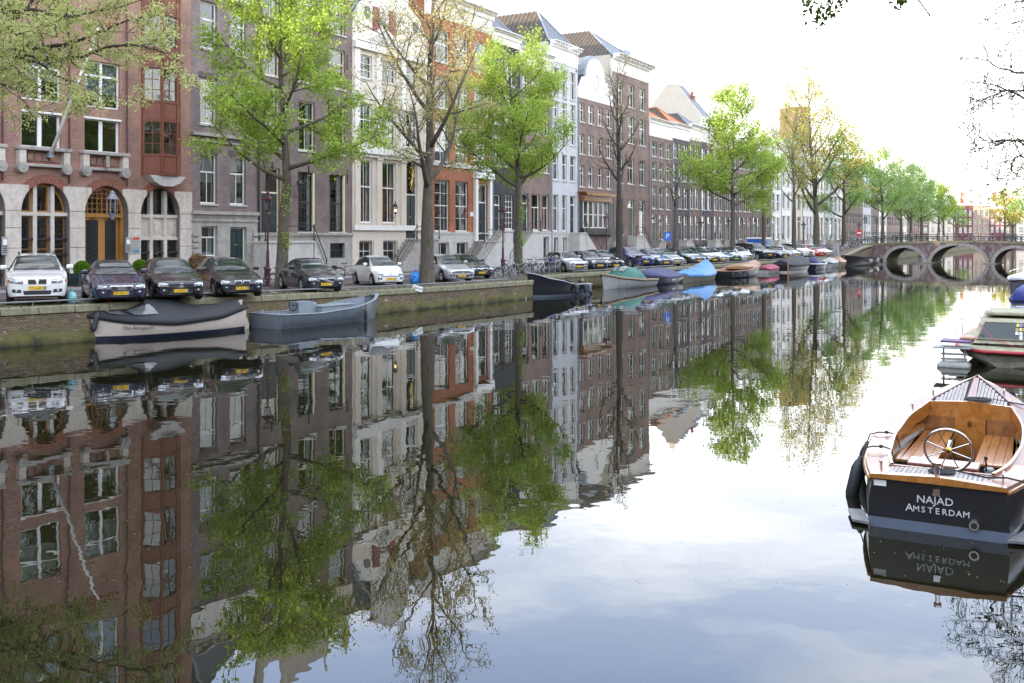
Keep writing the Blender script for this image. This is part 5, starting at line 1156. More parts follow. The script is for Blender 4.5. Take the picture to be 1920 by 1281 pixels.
# far trees near the bend
def far_tree(px,d,H,sp_,lf,lb,sd,ln=3): tree('far_tree',px,0,H,4.5,sp_,sd,lb,lf,ln,.3,.45,pos=((px-CX)/F*d,d,1.0),group='trees where the canal turns',r0=.4,limbs=9,up=1.0,dens=.6)
far_tree(1769,300,19,6,'leaf_olive','bare brownish far tree left of the maroon house',91,2); far_tree(1793,296,9.5,5,'leaf_green','small green far tree before the maroon house',92,4)
far_tree(1884,280,15,6.5,'leaf_yellow','sunlit yellow far tree between the far houses',95,5); far_tree(1899,285,12,5,'leaf_yellow','yellow far tree at the right end of the bridge',97,5)
far_tree(1925,240,13,6,'leaf_green','green far tree at the right edge beyond the bridge',98,5)
# near trees: trunks stand outside the frame, their limbs reach into it
def ramify(wb,tips,pts,rs,r_,dens,Lm,tl=.6,up=.1):
    n=len(pts)-1; tot=sum((pts[i+1]-pts[i]).length for i in range(n)); ns=int(tot*2.2*dens)
    for j in range(ns):
        q=(.1+.9*(j+r_.random())/ns)*n; a=int(min(q,n-1)); s0=pts[a].lerp(pts[a+1],q-a); dd=(pts[a+1]-pts[a]).normalized()
        sd=rvec(r_); sd=(sd-dd*sd.dot(dd)).normalized(); d=(dd*.7+sd*.8+Vector((0,0,up))).normalized(); L=Lm*r_.uniform(.5,1.3)
        p=[s0.copy()]; 
        for k in range(5): d=(d+rvec(r_)*.18+Vector((0,0,up*.3))).normalized(); p.append(p[-1]+d*L/5)
        r0=max(.012,rs[a]*.4); wb.tube(p,[r0*(1-.75*k/5) for k in range(6)],4,cap=False)
        for u in range(int(max(3,L*5*dens))):
            q2=(.1+.9*r_.random())*5; b_=int(min(q2,4)); s3=p[b_].lerp(p[b_+1],q2-b_); dd2=(p[b_+1]-p[b_]).normalized(); sd=rvec(r_); d3=(dd2*.7+sd*.8).normalized(); p3=[s3.copy()]; L3=tl*r_.uniform(.4,1.2)
            for k in range(3): d3=(d3+rvec(r_)*.2).normalized(); p3.append(p3[-1]+d3*L3/3)
            wb.tube(p3,[.011,.009,.008,.005],3,cap=False); tips.extend([tuple(p3[1]),tuple(p3[2]),tuple(p3[3]),tuple(p3[3])])
def limb_tree(name,pos,H,label,limbs,leaf,ln,ls,lsp,barkm,seed,r0,dens=1,Lm=1.6,tl=.55):
    """limbs: pixel column,row and distance of each bend"""
    rt=root(name,tuple(pos),0,label,'tree','near trees'); o=Vector(pos); wb=MB(); tips=[]; r_=random.Random(seed)
    T=[Vector((0,0,-.2)),Vector((0,0,H*.25)),Vector((.1,0,H*.5)),Vector((.1,.1,H*.8)),Vector((0,0,H))]; wb.tube(T,[r0*1.3,r0,r0*.85,r0*.45,.04],10)
    for P,ra in limbs:
        pp=[Vector(((x-CX)/F*d,d,EYE+(VY-y)*d/F))-o for x,y,d in P]
        z0=max(H*.25,min(H*.8,pp[0].z-1.2)); pp=[Vector((.1,0,z0))]+pp
        # smooth
        q=[]
        for i in range(len(pp)-1):
            for k in range(4):
                t=k/4; a=pp[max(i-1,0)]; b_=pp[i]; c=pp[i+1]; d=pp[min(i+2,len(pp)-1)]; q.append(.5*((2*b_)+(c-a)*t+(2*a-5*b_+4*c-d)*t*t+(3*b_-a-3*c+d)*t**3)+rvec(r_)*.04)
        q.append(pp[-1]); n=len(q)-1; rs=[max(.012,ra*(1-i/n)**.8) for i in range(n+1)]; wb.tube(q,rs,7); ramify(wb,tips,q[3:],rs[3:],r_,dens,Lm,tl)
    wb.build('trunk',barkm,rt,smooth=True); quads_object('crown',leaf_cloud(tips,ls,ln,lsp,seed),leaf,rt)
limb_tree('near_elm_tree',(-18.6,31.6,1.15),14,'near elm at the left whose budding branches hang before the red office building',[
 ([(-60,150,31),(0,101,30.5),(60,92,30),(120,84,29.5),(186,61,29),(240,40,28.5),(292,26,28)],.11),
 ([(-60,130,31),(30,115,30),(133,109,29.5),(186,95,29),(239,84,28.6),(292,93,28.3),(345,119,28)],.09),
 ([(-80,200,31),(0,150,30),(53,106,29.6),(100,138,29.2),(159,160,28.8),(195,186,28.5)],.08),
 ([(-60,90,31),(24,34,31),(64,0,31),(95,-60,31)],.12),([(0,140,31.5),(64,69,31.3),(111,0,31),(160,-80,31)],.11),
 ([(-80,60,30),(-10,30,29.5),(60,20,29),(130,30,28.6),(200,18,28.3),(300,-10,28)],.08),([(-60,140,29),(0,120,28.6),(40,135,28.3),(80,170,28)],.06),
 ([(-80,160,29),(-10,155,28.6),(30,170,28.3),(60,215,28)],.06),([(-60,100,30),(0,80,29),(60,60,28.5),(110,70,28)],.06),([(-60,60,30),(80,-20,29),(240,-60,28)],.08)],
 'leaf_bud',9,.045,.09,'bark_dark',101,.3,dens=.95,Lm=1.2,tl=.5)
limb_tree('near_elm_tree',(24.5,42.0,1.0),15,'bare dark elm reaching in from the right edge over the water',[
 ([(2010,230,38),(1950,200,36),(1900,174,35),(1860,160,34.5),(1806,150,34)],.07),([(1990,120,37),(1930,135,36),(1880,130,35),(1845,112,34.5),(1815,104,34)],.06),
 ([(2000,180,37),(1930,172,36),(1885,170,35),(1850,185,34.5),(1818,198,34)],.06),([(2000,290,37),(1940,270,36),(1900,262,35),(1855,266,34.5),(1812,240,34)],.06),
 ([(2000,310,37),(1940,285,36),(1900,262,35),(1855,280,34.5),(1798,303,34)],.05),([(2000,330,36),(1940,300,35),(1905,295,34.5),(1890,330,34),(1850,345,34)],.05),
 ([(1990,40,37),(1935,38,36),(1890,45,35.5),(1836,45,35)],.05),([(1990,-20,37),(1940,0,36),(1900,4,35.5),(1880,2,35)],.05),([(2000,90,37),(1950,70,36),(1915,50,35.5),(1900,75,35)],.05),([(2000,380,36),(1950,350,35),(1925,340,34.5),(1900,322,34)],.05)],
 'leaf_dark',1,.03,.05,'bark_twig',103,.3,dens=1.35,Lm=1.2,tl=.6)
# twigs hanging into the top of the picture
rt=root('hanging_branch',(6.2,13.0,8.6),0,'leafy twig tips hanging into the sky at the upper edge','branch','near trees')
b=MB(); g=random.Random(3); tips=[]
def twig(pts,r): b.tube([Vector(p) for p in pts],[r*(1-.7*i/(len(pts)-1)) for i in range(len(pts))],4,cap=False)
def wp(x,y,d=14.0): return Vector(((x-CX)/F*d-6.2,d-13.0,EYE+(VY-y)*d/F-8.6))
for P,lf in (([(1650,-150),(1600,-60),(1565,-10),(1540,20),(1515,45)],1),([(1600,-60),(1570,5),(1545,10),(1512,12)],1),([(1565,-10),(1555,25),(1535,42)],1),([(1610,-70),(1592,-12),(1572,8)],1),([(1650,-150),(1640,-60),(1612,0),(1588,18)],0),([(1730,-120),(1705,-30),(1690,3),(1684,6)],1),([(1705,-30),(1698,0)],1),([(1800,-160),(1745,-30),(1722,0),(1710,20)],0),([(1722,0),(1740,25),(1752,48)],0),([(1722,0),(1745,30),(1728,48)],0)):
    pts=[wp(*p) for p in P]; twig(pts,.012)
    if lf:
        for i in range(13): k=1+g.random()*(len(pts)-1.001)*1; a=int(k); a=min(a,len(pts)-2); tips.append(tuple(pts[a].lerp(pts[a+1],g.random())))
b.build('twigs','bark_dark',rt); quads_object('leaves',leaf_cloud(tips,.045,3,.06,4),'leaf_dark',rt)
# ================= cars
def paint(name,col,rough=.22,metal=0):
    m=mat(name,col,rough,metal,var=.04,scale=2,coat=1); return m
paint('paint_white',(.72,.72,.70)); paint('paint_navy',(.010,.014,.045)); paint('paint_black',(.008,.009,.011)); paint('paint_night',(.012,.016,.026)); paint('paint_silver',(.48,.50,.52),.3,.5); paint('paint_blue',(.012,.02,.13))
paint('paint_slate',(.035,.05,.06)); paint('paint_bottle',(.018,.035,.032)); paint('paint_teal',(.01,.05,.075)); paint('paint_red',(.5,.012,.012))
mat('tyre',(.012,.012,.012),.85,var=.2,scale=10); mat('rim',(.38,.39,.40),.3,metal=.8,var=.05); mat('chrome',(.7,.7,.72),.12,metal=1,var=.03); mat('black_plastic',(.014,.014,.015),.55,var=.1)
mat('headlight',(.42,.45,.48),.08,metal=.55,var=.25,scale=14,coat=1); mat('indicator',(.55,.22,.04),.2,var=.1,coat=1); mat('plate_yellow',(.80,.50,.02),.4,var=.03); mat('plate_blue',(.02,.06,.4),.4,var=.03); mat('ink',(.015,.015,.015),.6,var=0)
def lerp(a,b,t): return a+(b-a)*t
def interp(tab,x):
    if x<=tab[0][0]: return tab[0][1]
    for (a,p),(b,q) in zip(tab,tab[1:]):
        if x<=b:
            t=(x-a)/(b-a) if b>a else 0; t=t*t*(3-2*t)*.5+t*.5; return p+(q-p)*t
    return tab[-1][1]
# kind: length, half width, height, nose height, bonnet end x/z, screen top x, roof end x, tail z, clearance, wheel radius
KIND={
 'suv':(4.5,.92,1.67,.92,(1.28,1.13),(1.95,1.60),(3.9,1.60),(4.35,1.05),.30,.37),
 'sedan':(4.5,.87,1.42,.68,(1.35,.94),(2.15,1.37),(3.2,1.34),(3.95,.98),.20,.32),
 'hatch':(4.1,.88,1.48,.70,(1.12,.96),(1.85,1.41),(3.5,1.38),(3.95,.95),.20,.32),
 'wagon':(4.6,.90,1.47,.70,(1.35,.96),(2.1,1.41),(4.0,1.38),(4.45,.98),.21,.33),
 'city':(3.55,.82,1.49,.72,(.72,.98),(1.45,1.42),(3.0,1.40),(3.4,.95),.19,.30),
 'mini':(3.7,.84,1.41,.74,(1.05,.97),(1.55,1.36),(3.2,1.35),(3.5,.95),.18,.31),
 'offroad':(4.8,.97,1.80,.98,(1.3,1.16),(1.95,1.73),(4.45,1.74),(4.72,1.15),.30,.39),
 'bigsuv':(4.8,.96,1.68,.86,(1.35,1.10),(2.15,1.61),(3.9,1.58),(4.5,1.10),.28,.38)}
_carmesh={}
class Hit:
    def __init__(s,v,f): s.b=BVHTree.FromPolygons(v,f)
    def ray_cast(s,o,d,l):
        for dz in (0,.02,-.02,.05,-.05,.09,-.09,.14,-.14):
            h=s.b.ray_cast(o+Vector((0,0,dz)),d,l)
            if h[0]: return (Vector((h[0].x,o.y,o.z)),)
        return (Vector((.1,o.y,o.z)),)
def car_shell(kind):
    if kind in _carmesh: return _carmesh[kind]
    L,HW,HT,nz,(bx,bz),(sx_,sz),(rx,rz),(tx,tz),cl,wr=KIND[kind]
    wf,wr_=.82 if kind!='city' else .62,L-.80 if kind not in('city','mini') else L-.62
    top=[(0,nz-.10),(.05,nz-.02),(.16,nz+.02),(.5,nz+.08),(bx-.1,bz-.015),(bx,bz),(lerp(bx,sx_,.5),lerp(bz,sz,.53)),(sx_,sz),(lerp(sx_,rx,.4),HT),(rx,rz),(lerp(rx,tx,.6),lerp(rz,tz,.5)),(tx,tz),(L-.06,tz-.08),(L,tz-.35)]
    sh=[(0,nz-.12),(.1,nz-.06),(.5,nz+.0),(bx,bz-.06),(L*.6,bz-.01),(tx,tz-.04),(L,tz-.36)]
    hw=[(0,HW*.70),(.06,HW*.84),(.16,HW*.92),(.4,HW*.98),(1.0,HW),(L-.9,HW),(L-.3,HW*.95),(L,HW*.82)]
    tw=[(0,HW*.6),(.2,HW*.74),(bx,HW*.80),(sx_,HW*.66),(lerp(sx_,rx,.5),HW*.66),(rx,HW*.63),(tx,HW*.72),(L,HW*.62)]
    xs=sorted(set([round(v,3) for v in [0,.03,.07,.12,.2,.3,.42]+[L*i/44 for i in range(3,44)]+[bx,sx_,rx,tx,L-.12,L-.05,L]+[lerp(bx,sx_,k/5) for k in range(1,5)]+[lerp(rx,tx,k/4) for k in range(1,4)]]))
    def zbot(x):
        z=cl+(.03*(1-x/.15) if x<.15 else 0)+(.1*(1-(L-x)/.2) if x>L-.2 else 0)
        for w0 in (wf,wr_):
            d=abs(x-w0); R0=wr+.055
            if d<R0: z=max(z,wr+math.sqrt(R0*R0-d*d)-.01)
        return z
    rings=[]
    for x in xs:
        h,t,s,zt,zb=interp(hw,x),interp(tw,x),interp(sh,x),interp(top,x),zbot(x)
        zm=(zb+s)/2; zt=max(zt,s+.02)
        g0=lerp(h*.95,t,.06); c=.93 if x>0.2 else .9
        P=[(h*c,zb),(h*.985,zb+(s-zb)*.22),(h,zb+(s-zb)*.48),(h*.995,zb+(s-zb)*.76),(h*.965,s),(g0,s+(zt-s)*.07)]
        for k in (.3,.55,.8): P.append((lerp(g0,t,k),s+(zt-s)*lerp(.07,.86,k)))
        P+= [(t*.985,s+(zt-s)*.88),(t*.92,s+(zt-s)*.955),(t*.72,s+(zt-s)*.99),(t*.4,zt),(0,zt+.006)]
        rings.append([(x,-y,z) for y,z in P]+[(x,y,z) for y,z in P[-2::-1]])
    n=len(rings[0]); np_=14
    body=MB(); scr=MB(); side=MB(); back=MB(); trim=MB()
    def cls(i,j):
        x=(xs[i]+xs[i+1])/2; jj=j if j<13 else n-2-j
        if bx<x<sx_ and jj>=9: return scr
        if rx<x<tx and jj>=9: return back
        if 5<=jj<=8:
            k=lerp(bx,sx_,[.25,.45,.7,.9][jj-5]) ; k2=lerp(tx,rx,[.35,.5,.7,.9][jj-5])
            if kind in('suv','wagon','offroad'): k2=lerp(tx,rx,[.55,.6,.7,.8][jj-5])
            if k+.08<x<k2-.12:
                for p in (lerp(sx_,rx,.42),lerp(sx_,rx,.9) if kind in('suv','wagon','offroad','bigsuv') else 99):
                    if abs(x-p)<.06: return trim
                return side
        return body
    allv=[p for r_ in rings for p in r_]
    F_={id(q):[] for q in (body,scr,side,back,trim)}; O={id(q):q for q in (body,scr,side,back,trim)}
    for i in range(len(xs)-1):
        for j in range(n-1): F_[id(cls(i,j))].append((i*n+j,i*n+j+1,(i+1)*n+j+1,(i+1)*n+j))
    # nose and tail caps
    for i in (0,len(xs)-1):
        r0=i*n
        for j in range(13): F_[id(body)].append((r0+j,r0+j+1,r0+n-2-j,r0+n-1-j) if i else (r0+n-1-j,r0+n-2-j,r0+j+1,r0+j))
    for k,q in O.items():
        used={}; 
        for f in F_[k]:
            for v in f:
                if v not in used: used[v]=len(used)
        q.v=[allv[v] for v in used]; q.f=[tuple(used[v] for v in f) for f in F_[k]]; q.m=[0]*len(q.f)
    bvh=Hit([Vector(v) for v in allv],[f for k in F_ for f in F_[k]])
    _carmesh[kind]=(body,scr,side,back,trim,bvh,wf,wr_); return _carmesh[kind]
def decal(bvh,poly,off=.012,n=6,thick=.03,side_dir=None):
    """patch laid on the nose: poly = four (y,z) corners, bilinear; returns builder"""
    b=MB(); P=[]
    for i in range(n+1):
        for j in range(n+1):
            u,v=i/n,j/n; y=lerp(lerp(poly[0][0],poly[1][0],u),lerp(poly[3][0],poly[2][0],u),v); z=lerp(lerp(poly[0][1],poly[1][1],u),lerp(poly[3][1],poly[2][1],u),v)
            h=bvh.ray_cast(Vector((-3,y,z)),Vector((1,0,0)),6); x=h[0].x if h[0] else None; P.append([x,y,z])
    last=None
    for p in P:
        if p[0] is None or p[0]>1.2: p[0]=last if last is not None else .3
        last=p[0]
    P=[(x-off,y,z) for x,y,z in P]; m=n+1
    b.add(P,[(i*m+j,(i+1)*m+j,(i+1)*m+j+1,i*m+j+1) for i in range(n) for j in range(n)])
    edge=[j for j in range(m)]+[i*m+n for i in range(1,m)]+[n*m+j for j in range(n-1,-1,-1)]+[i*m for i in range(n-1,0,-1)]
    b.add([P[e] for e in edge]+[(P[e][0]+thick,P[e][1],P[e][2]) for e in edge],[(k,(k+1)%len(edge),(k+1)%len(edge)+len(edge),k+len(edge)) for k in range(len(edge))])
    return b
def wheel(rt,x,y,r,side):
    o=MB()
    prof=[(r*.62,-.10),(r*.95,-.10),(r,-.07),(r,.07),(r*.95,.10),(r*.62,.10)]
    b=MB(); n=20; vs=[];k=len(prof)
    for rr,yy in prof:
        for j in range(n): q=2*PI*j/n; vs.append((rr*math.cos(q),yy,rr*math.sin(q)))
    b.add(vs,[(i*n+j,i*n+(j+1)%n,((i+1)%k)*n+(j+1)%n,((i+1)%k)*n+j) for i in range(k) for j in range(n)])
    w=link('wheel',b.mesh('tyre','tyre'),rt,(x,y,r))
    b=MB(); b.add([(r*.63*math.cos(2*PI*j/20),side*.05,r*.63*math.sin(2*PI*j/20)) for j in range(20)],[tuple(range(20))],1)
    for j in range(7):
        q=2*PI*j/7; a=(math.cos(q),math.sin(q)); b.tube([(0,side*.09,0),(r*.6*a[0],side*.085,r*.6*a[1])],[.035,.028],4)
    b.torus((0,side*.08,0),r*.61,.022,20,4); b.lathe([(.05,0),(.05,.02)],8) if False else None
    link('rim',b.mesh('rim',['rim','black_plastic']),w)
_wheelc={}
def make_car(kind,pnt,label,pos,plate=None,style='std',rz=R(120),small=False):
    L,HW,HT,nz,(bx,bz),(sx_,sz),(rx,rz_),(tx,tz),cl,wr=KIND[kind]
    body,scr,side,back,trim,bvh,wf,wr_=car_shell(kind)
    rt=root('parked_car',tuple(pos),rz,label,'car','cars parked along the canal')
    key=(kind,pnt)
    if key not in _wheelc: _wheelc[key]=(body.mesh('body',pnt,True),scr.mesh('windscreen','glass_car',True),side.mesh('side_window','glass_car',True),back.mesh('rear_window','glass_car',True),trim.mesh('pillar','black_plastic',True))
    for nm,me in zip(('body','windscreen','side_window','rear_window','pillar'),_wheelc[key]): 
        o=link(nm,me,rt)
    # underbody and wheel wells
    MB().box(.25,-HW*.86,cl-.04,L-.25,HW*.86,cl+.42).build('underbody','black_plastic',rt)
    if ('w',kind) not in _wheelc:
        _wheelc[('w',kind)]=None; ws=[]
        for x in (wf,wr_):
            for s in (-1,1): wheel(rt,x,s*(HW-.115),wr,s); 
        ws=[c for c in kids(rt) if c.name.startswith('wheel')]; _wheelc[('w',kind)]=[(w.data,tuple(w.location),[c.data for c in kids(w)]) for w in ws]
    else:
        for me,lc,ch in _wheelc[('w',kind)]:
            w=link('wheel',me,rt,lc)
            for c in ch: link('rim',c,w)
    # nose details
    D=lambda poly,m,nm,off=.012,n=6: decal(bvh,poly,off,n).build(nm,m,rt,smooth=False)
    hl={'std':(HW*.48,HW*.86,.14),'round':(HW*.52,HW*.80,.2),'suv':(HW*.44,HW*.88,.17)}[style if style in('round','suv') else 'std']
    zl=nz-.10; 
    for s in (-1,1):
        a,c,h_=hl
        if style=='round':
            o=MB().lathe([(.13,0),(.12,.03),(.06,.05)],14).mesh('headlight','headlight'); p=bvh.ray_cast(Vector((-3,s*HW*.66,zl-.02)),Vector((1,0,0)),6)[0]; q=link('headlight',o,rt,(p.x+.01,p.y,p.z)); q.rotation_euler=(0,R(-90),0); q.scale=(1,1,1)
            o=MB().torus((0,0,0),.135,.014,16,5,axis='z').mesh('lamp_ring','chrome'); link('lamp_ring',o,q)
        else:
            z0=zl-h_/2-.02; q=D([(s*a,z0),(s*c,z0+.03),(s*c,z0+h_+.03),(s*(a+.03),z0+h_-.03)],'headlight','headlight')
            p=bvh.ray_cast(Vector((-3,s*(a+.10),z0+h_*.48)),Vector((1,0,0)),6)[0]; l=MB().ball((0,0,0),.012,.045,.045,10,5).build('lamp','chrome',q,(p.x-.014,p.y,p.z))
            if style=='suv': decal(bvh,[(s*c,z0+.03),(s*(c+.06),z0+.05),(s*(c+.05),z0+h_),(s*c,z0+h_+.03)],.014,3).build('indicator','indicator',q)
        D([(s*HW*.5,cl+.13),(s*HW*.8,cl+.15),(s*HW*.8,cl+.25),(s*HW*.52,cl+.24)],'black_plastic','fog_lamp_recess',.008)
        p=bvh.ray_cast(Vector((-3,s*HW*.66,cl+.19)),Vector((1,0,0)),6)[0]; MB().ball((0,0,0),.015,.04,.04,8,5).build('fog_lamp','headlight',rt,(p.x-.012,p.y,p.z))
        # mirrors
        my=HW+.10; MB().cbox(0,0,0,.12,.22,.15,0,.04).build('mirror',pnt if kind!='city' or 1 else 'black_plastic',rt,(bx+.42,s*my,bz+.09)); MB().tube([(bx+.44,s*(HW-.06),bz+.04),(bx+.43,s*(my-.05),bz+.07)],.022,5).build('mirror_arm','black_plastic',rt)
    # intake
    D([(-HW*.42,cl+.07),(HW*.42,cl+.07),(HW*.46,cl+.2),(-HW*.46,cl+.2)],'black_plastic','lower_grille',.008)
    g=style
    if g=='kidney' or (style=='suv'):
        for s in (-1,1):
            D([(s*.03,nz-.21),(s*.27,nz-.21),(s*.28,nz-.05),(s*.03,nz-.05)],'chrome','grille_frame',.014); q=D([(s*.05,nz-.195),(s*.25,nz-.195),(s*.26,nz-.065),(s*.05,nz-.065)],'black_plastic','grille',.018)
            b=MB(); 
            for k in range(6):
                y=s*(.07+k*.033); p=bvh.ray_cast(Vector((-3,y,nz-.13)),Vector((1,0,0)),6)[0]; b.box(p.x-.026,y-.005,nz-.185,p.x-.015,y+.005,nz-.075)
            b.build('grille_bars','chrome',q)
    elif g=='rings':
        D([(-.33,nz-.23),(.33,nz-.23),(.36,nz-.07),(-.36,nz-.07)],'chrome','grille_frame',.014); D([(-.30,nz-.21),(.30,nz-.21),(.33,nz-.09),(-.33,nz-.09)],'black_plastic','grille',.018)
        p=bvh.ray_cast(Vector((-3,0,nz-.15)),Vector((1,0,0)),6)[0]; b=MB()
        for k in range(4): b.torus((p.x-.028,-.105+.07*k,nz-.15),.045,.006,14,4,axis='x')
        b.build('emblem','chrome',rt)
    elif g=='cross':      # tall grille with a diagonal bar
        D([(-.28,nz-.28),(.28,nz-.28),(.36,nz-.06),(-.36,nz-.06)],'chrome','grille_frame',.014); D([(-.26,nz-.265),(.26,nz-.265),(.335,nz-.08),(-.335,nz-.08)],'black_plastic','grille',.018)
        p=bvh.ray_cast(Vector((-3,0,nz-.17)),Vector((1,0,0)),6)[0]; MB().tube([(p.x-.02,-.30,nz-.25),(p.x-.03,.30,nz-.09)],.013,4).torus((p.x-.03,0,nz-.17),.05,.009,14,4,axis='x').build('emblem','chrome',rt)
    elif g=='round':
        D([(-.36,nz-.27),(.36,nz-.27),(.38,nz-.13),(-.38,nz-.13)],'chrome','grille_frame',.012); D([(-.34,nz-.255),(.34,nz-.255),(.36,nz-.145),(-.36,nz-.145)],'black_plastic','grille',.016)
    elif g=='smile':
        D([(-.62,cl+.06),(.62,cl+.06),(.66,cl+.30),(-.66,cl+.30)],'black_plastic','grille_surround',.008); D([(-.58,cl+.08),(.58,cl+.08),(.62,cl+.275),(-.62,cl+.275)],pnt,'grille_centre',.013)
        p=bvh.ray_cast(Vector((-3,0,nz-.10)),Vector((1,0,0)),6)[0]; MB().torus((p.x-.012,0,nz-.10),.07,.009,16,4,axis='x').build('emblem','chrome',rt)
    elif g=='box':
        D([(-.48,nz-.22),(.48,nz-.22),(.48,nz-.03),(-.48,nz-.03)],'steel','grille',.014); 
    else:
        D([(-.42,nz-.17),(.42,nz-.17),(.42,nz-.09),(-.42,nz-.09)],'black_plastic','grille',.012)
        p=bvh.ray_cast(Vector((-3,0,nz-.12)),Vector((1,0,0)),6)[0]; MB().torus((p.x-.02,0,nz-.12),.055,.009,14,4,axis='x').tube([(p.x-.02,-.03,nz-.09),(p.x-.02,-.012,nz-.155),(p.x-.02,0,nz-.12),(p.x-.02,.012,nz-.155),(p.x-.02,.03,nz-.09)],.006,4).build('emblem','chrome',rt)
    zp=cl+.29 if style!='suv' else cl+.30; zp=min(zp,nz-.33) if style!='smile' else cl+.17
    zp=max(zp,cl+.16)
    p=min((bvh.ray_cast(Vector((-3,y,zz)),Vector((1,0,0)),6)[0].x for y in (0,.2) for zz in (zp-.05,zp+.05)),default=0)
    pl=MB().box(p-.028,-.26,zp-.055,p-.012,.26,zp+.055).build('number_plate','plate_yellow',rt); MB().box(p-.031,-.26,zp-.055,p-.029,-.22,zp+.055).build('plate_band','plate_blue',pl)
    if plate: 
        t=link('plate_lettering',textmesh(plate,.115,'ink',.001),pl,(p-.031,.015,zp)); t.rotation_euler=(R(90),0,R(-90))
    # rails, wipers
    if kind in('suv','wagon','bigsuv'):
        for s in (-1,1): MB().tube([(sx_+.15,s*HW*.61,HT-.03),(sx_+.3,s*HW*.615,HT+.045),(rx-.25,s*HW*.60,HT+.03),(rx-.05,s*HW*.58,HT-.06)],.018,5).build('roof_rail','black_plastic',rt)
    if not small:
        for s in (-1,1):
            y0=s*.32+.12; MB().tube([(bx+.02,y0,bz+.03),(lerp(bx,sx_,.14),y0-.5,lerp(bz,sz,.17)+.045)],.010,4).build('wiper','black_plastic',rt)
    return rt
def at_px(x,y):
    z=1.05
    for _ in range(4): p=W(x,y,z); z=street(so_(p)[0])
    return Vector((p.x,p.y,z+.0))
CARS=[('suv','paint_white','big white off-road estate parked at the left end of the quay',(70,574),'77-LGB-5','suv',116),
('sedan','paint_navy','dark navy saloon with four-ring grille beside the round box bush',(228,570),'RR-RB-11','rings',119),
('hatch','paint_black','glossy black hatchback parked third from the left',(340,565),'21-KMG-9','std',120),
('wagon','paint_black','black estate car with twin chrome kidney grille before the leaning tree',(455,559),'77-GR-NB','kidney',120),
('sedan','paint_night','dark blue-black saloon with a diagonal grille bar, alone between two trees',(613,549),'60-XLS-5','cross',120),
('city','paint_white','small white city car with a dark smile-shaped bumper',(733,537),'7-TBX-19','smile',119),
('hatch','paint_silver','silver hatchback right of the thick forked tree',(867,530),'33-LJP-7','std',120),
('sedan','paint_bottle','dark green saloon partly behind the silver hatchback',(905,523),'13-NT-GS','cross',121),
('mini','paint_silver','silver round-eyed small car right of the bicycle racks',(1087,None),'07-LN-ZR','round',120),
('mini','paint_night','dark round-eyed small car with white stripes beside the silver one',(1126,None),'11-NHR-2','round',120),
('hatch','paint_black','black hatchback with a red grille line behind the bare tree',(1156,None),'44-GNX-3','std',120),
('bigsuv','paint_blue','large deep blue off-road car right of the bare tree',(1212,None),'08-TL-XK','std',120),
('sedan','paint_slate','dark slate saloon with diagonal grille bar right of the large blue car',(1250,None),'19-TB-GV','cross',120),
('hatch','paint_silver','pale silver hatchback just before the blue parking sign',(1271,None),'34-HJZ-8','std',120),
('wagon','paint_slate','slate grey estate car beside the small thin tree',(1312,None),'25-PN-RJ','cross',120),
('wagon','paint_bottle','dark green estate car seen above the wooden boat bow',(1341,None),'10-JV-FT','std',120),
('hatch','paint_silver','silver car squeezed between the dark green and teal cars',(1357,None),'6-KGB-33','std',120),
('hatch','paint_teal','dark teal hatchback below the conical tree',(1381,None),'TN-RJ-27','std',120),
('city','paint_white','small white car with a red roof right of the conical tree',(1405,None),'24-LSK-6','std',120),
('offroad','paint_night','tall dark boxy off-road car with a wide silver grille',(1444,None),'92-LN-BV','box',120),
('hatch','paint_black','small black car right of the tall boxy off-road car',(1473,None),'51-RX-HD','std',120),
('mini','paint_silver','silver round-eyed car near the thin yellowish elm',(1494,None),'17-PZ-LT','round',120),
('bigsuv','paint_white','white estate car before the big yellow-green elm',(1520,None),'90-SX-JG','cross',120),
('hatch','paint_red','bright red car at the far end of the parked row',(1541,None),'36-LDB-1','std',120),
('hatch','paint_silver','silver-blue car, last of the row before the bridge bicycles',(1554,None),'48-DF-PR','std',120)]
for i,(kd,pt,lb,(px,py),pl,stl,ang) in enumerate(CARS):
    pos=at_px(px,py) if py else quay(1.0,px)
    make_car(kd,pt,lb,pos,pl if i<15 else pl,stl,R(ang),small=i>8)
# red roof on the small white car
# ================= boats
mat('hull_beige',(.58,.50,.42),.3,var=.05,coat=.4,stain=((.42,.36,.28),.3)); mat('hull_grey',(.115,.135,.155),.4,var=.1,coat=.2,stain=((.07,.08,.09),.4)); mat('inner_grey',(.22,.25,.28),.5,var=.1)
mat('hull_black',(.012,.013,.016),.3,var=.15,coat=.15); mat('hull_navy',(.014,.018,.04),.3,var=.15,coat=.4); mat('boot_blue',(.11,.135,.18),.35,var=.08,coat=.3,stain=((.10,.11,.12),.4)); mat('hull_light',(.34,.35,.33),.5,var=.12,stain=((.2,.19,.15),.5))
mat('canvas_black',(.028,.03,.034),.75,var=.15,bump=.3,bscale=9); mat('canvas_navy',(.03,.028,.10),.6,var=.15,bump=.4,bscale=7); mat('canvas_green',(.03,.14,.11),.7,var=.15,bump=.3,bscale=7); mat('tarp_blue',(.07,.22,.48),.45,var=.15,bump=.6,bscale=6); mat('canvas_red',(.30,.06,.09),.7,var=.2,bump=.3)
mat('guard_plate',(.16,.16,.16),.5,var=.3,scale=9); mat('clear_vinyl',(.13,.135,.14),.15,var=.2,coat=.6); mat('rope_brown',(.26,.19,.12),.9,var=.3,scale=20,bump=.5); mat('rope_black',(.015,.015,.018),.8,var=.2,scale=30); mat('rubber',(.025,.027,.032),.5,var=.2,scale=6); mat('red_trim',(.40,.035,.05),.45,var=.15,scale=6)
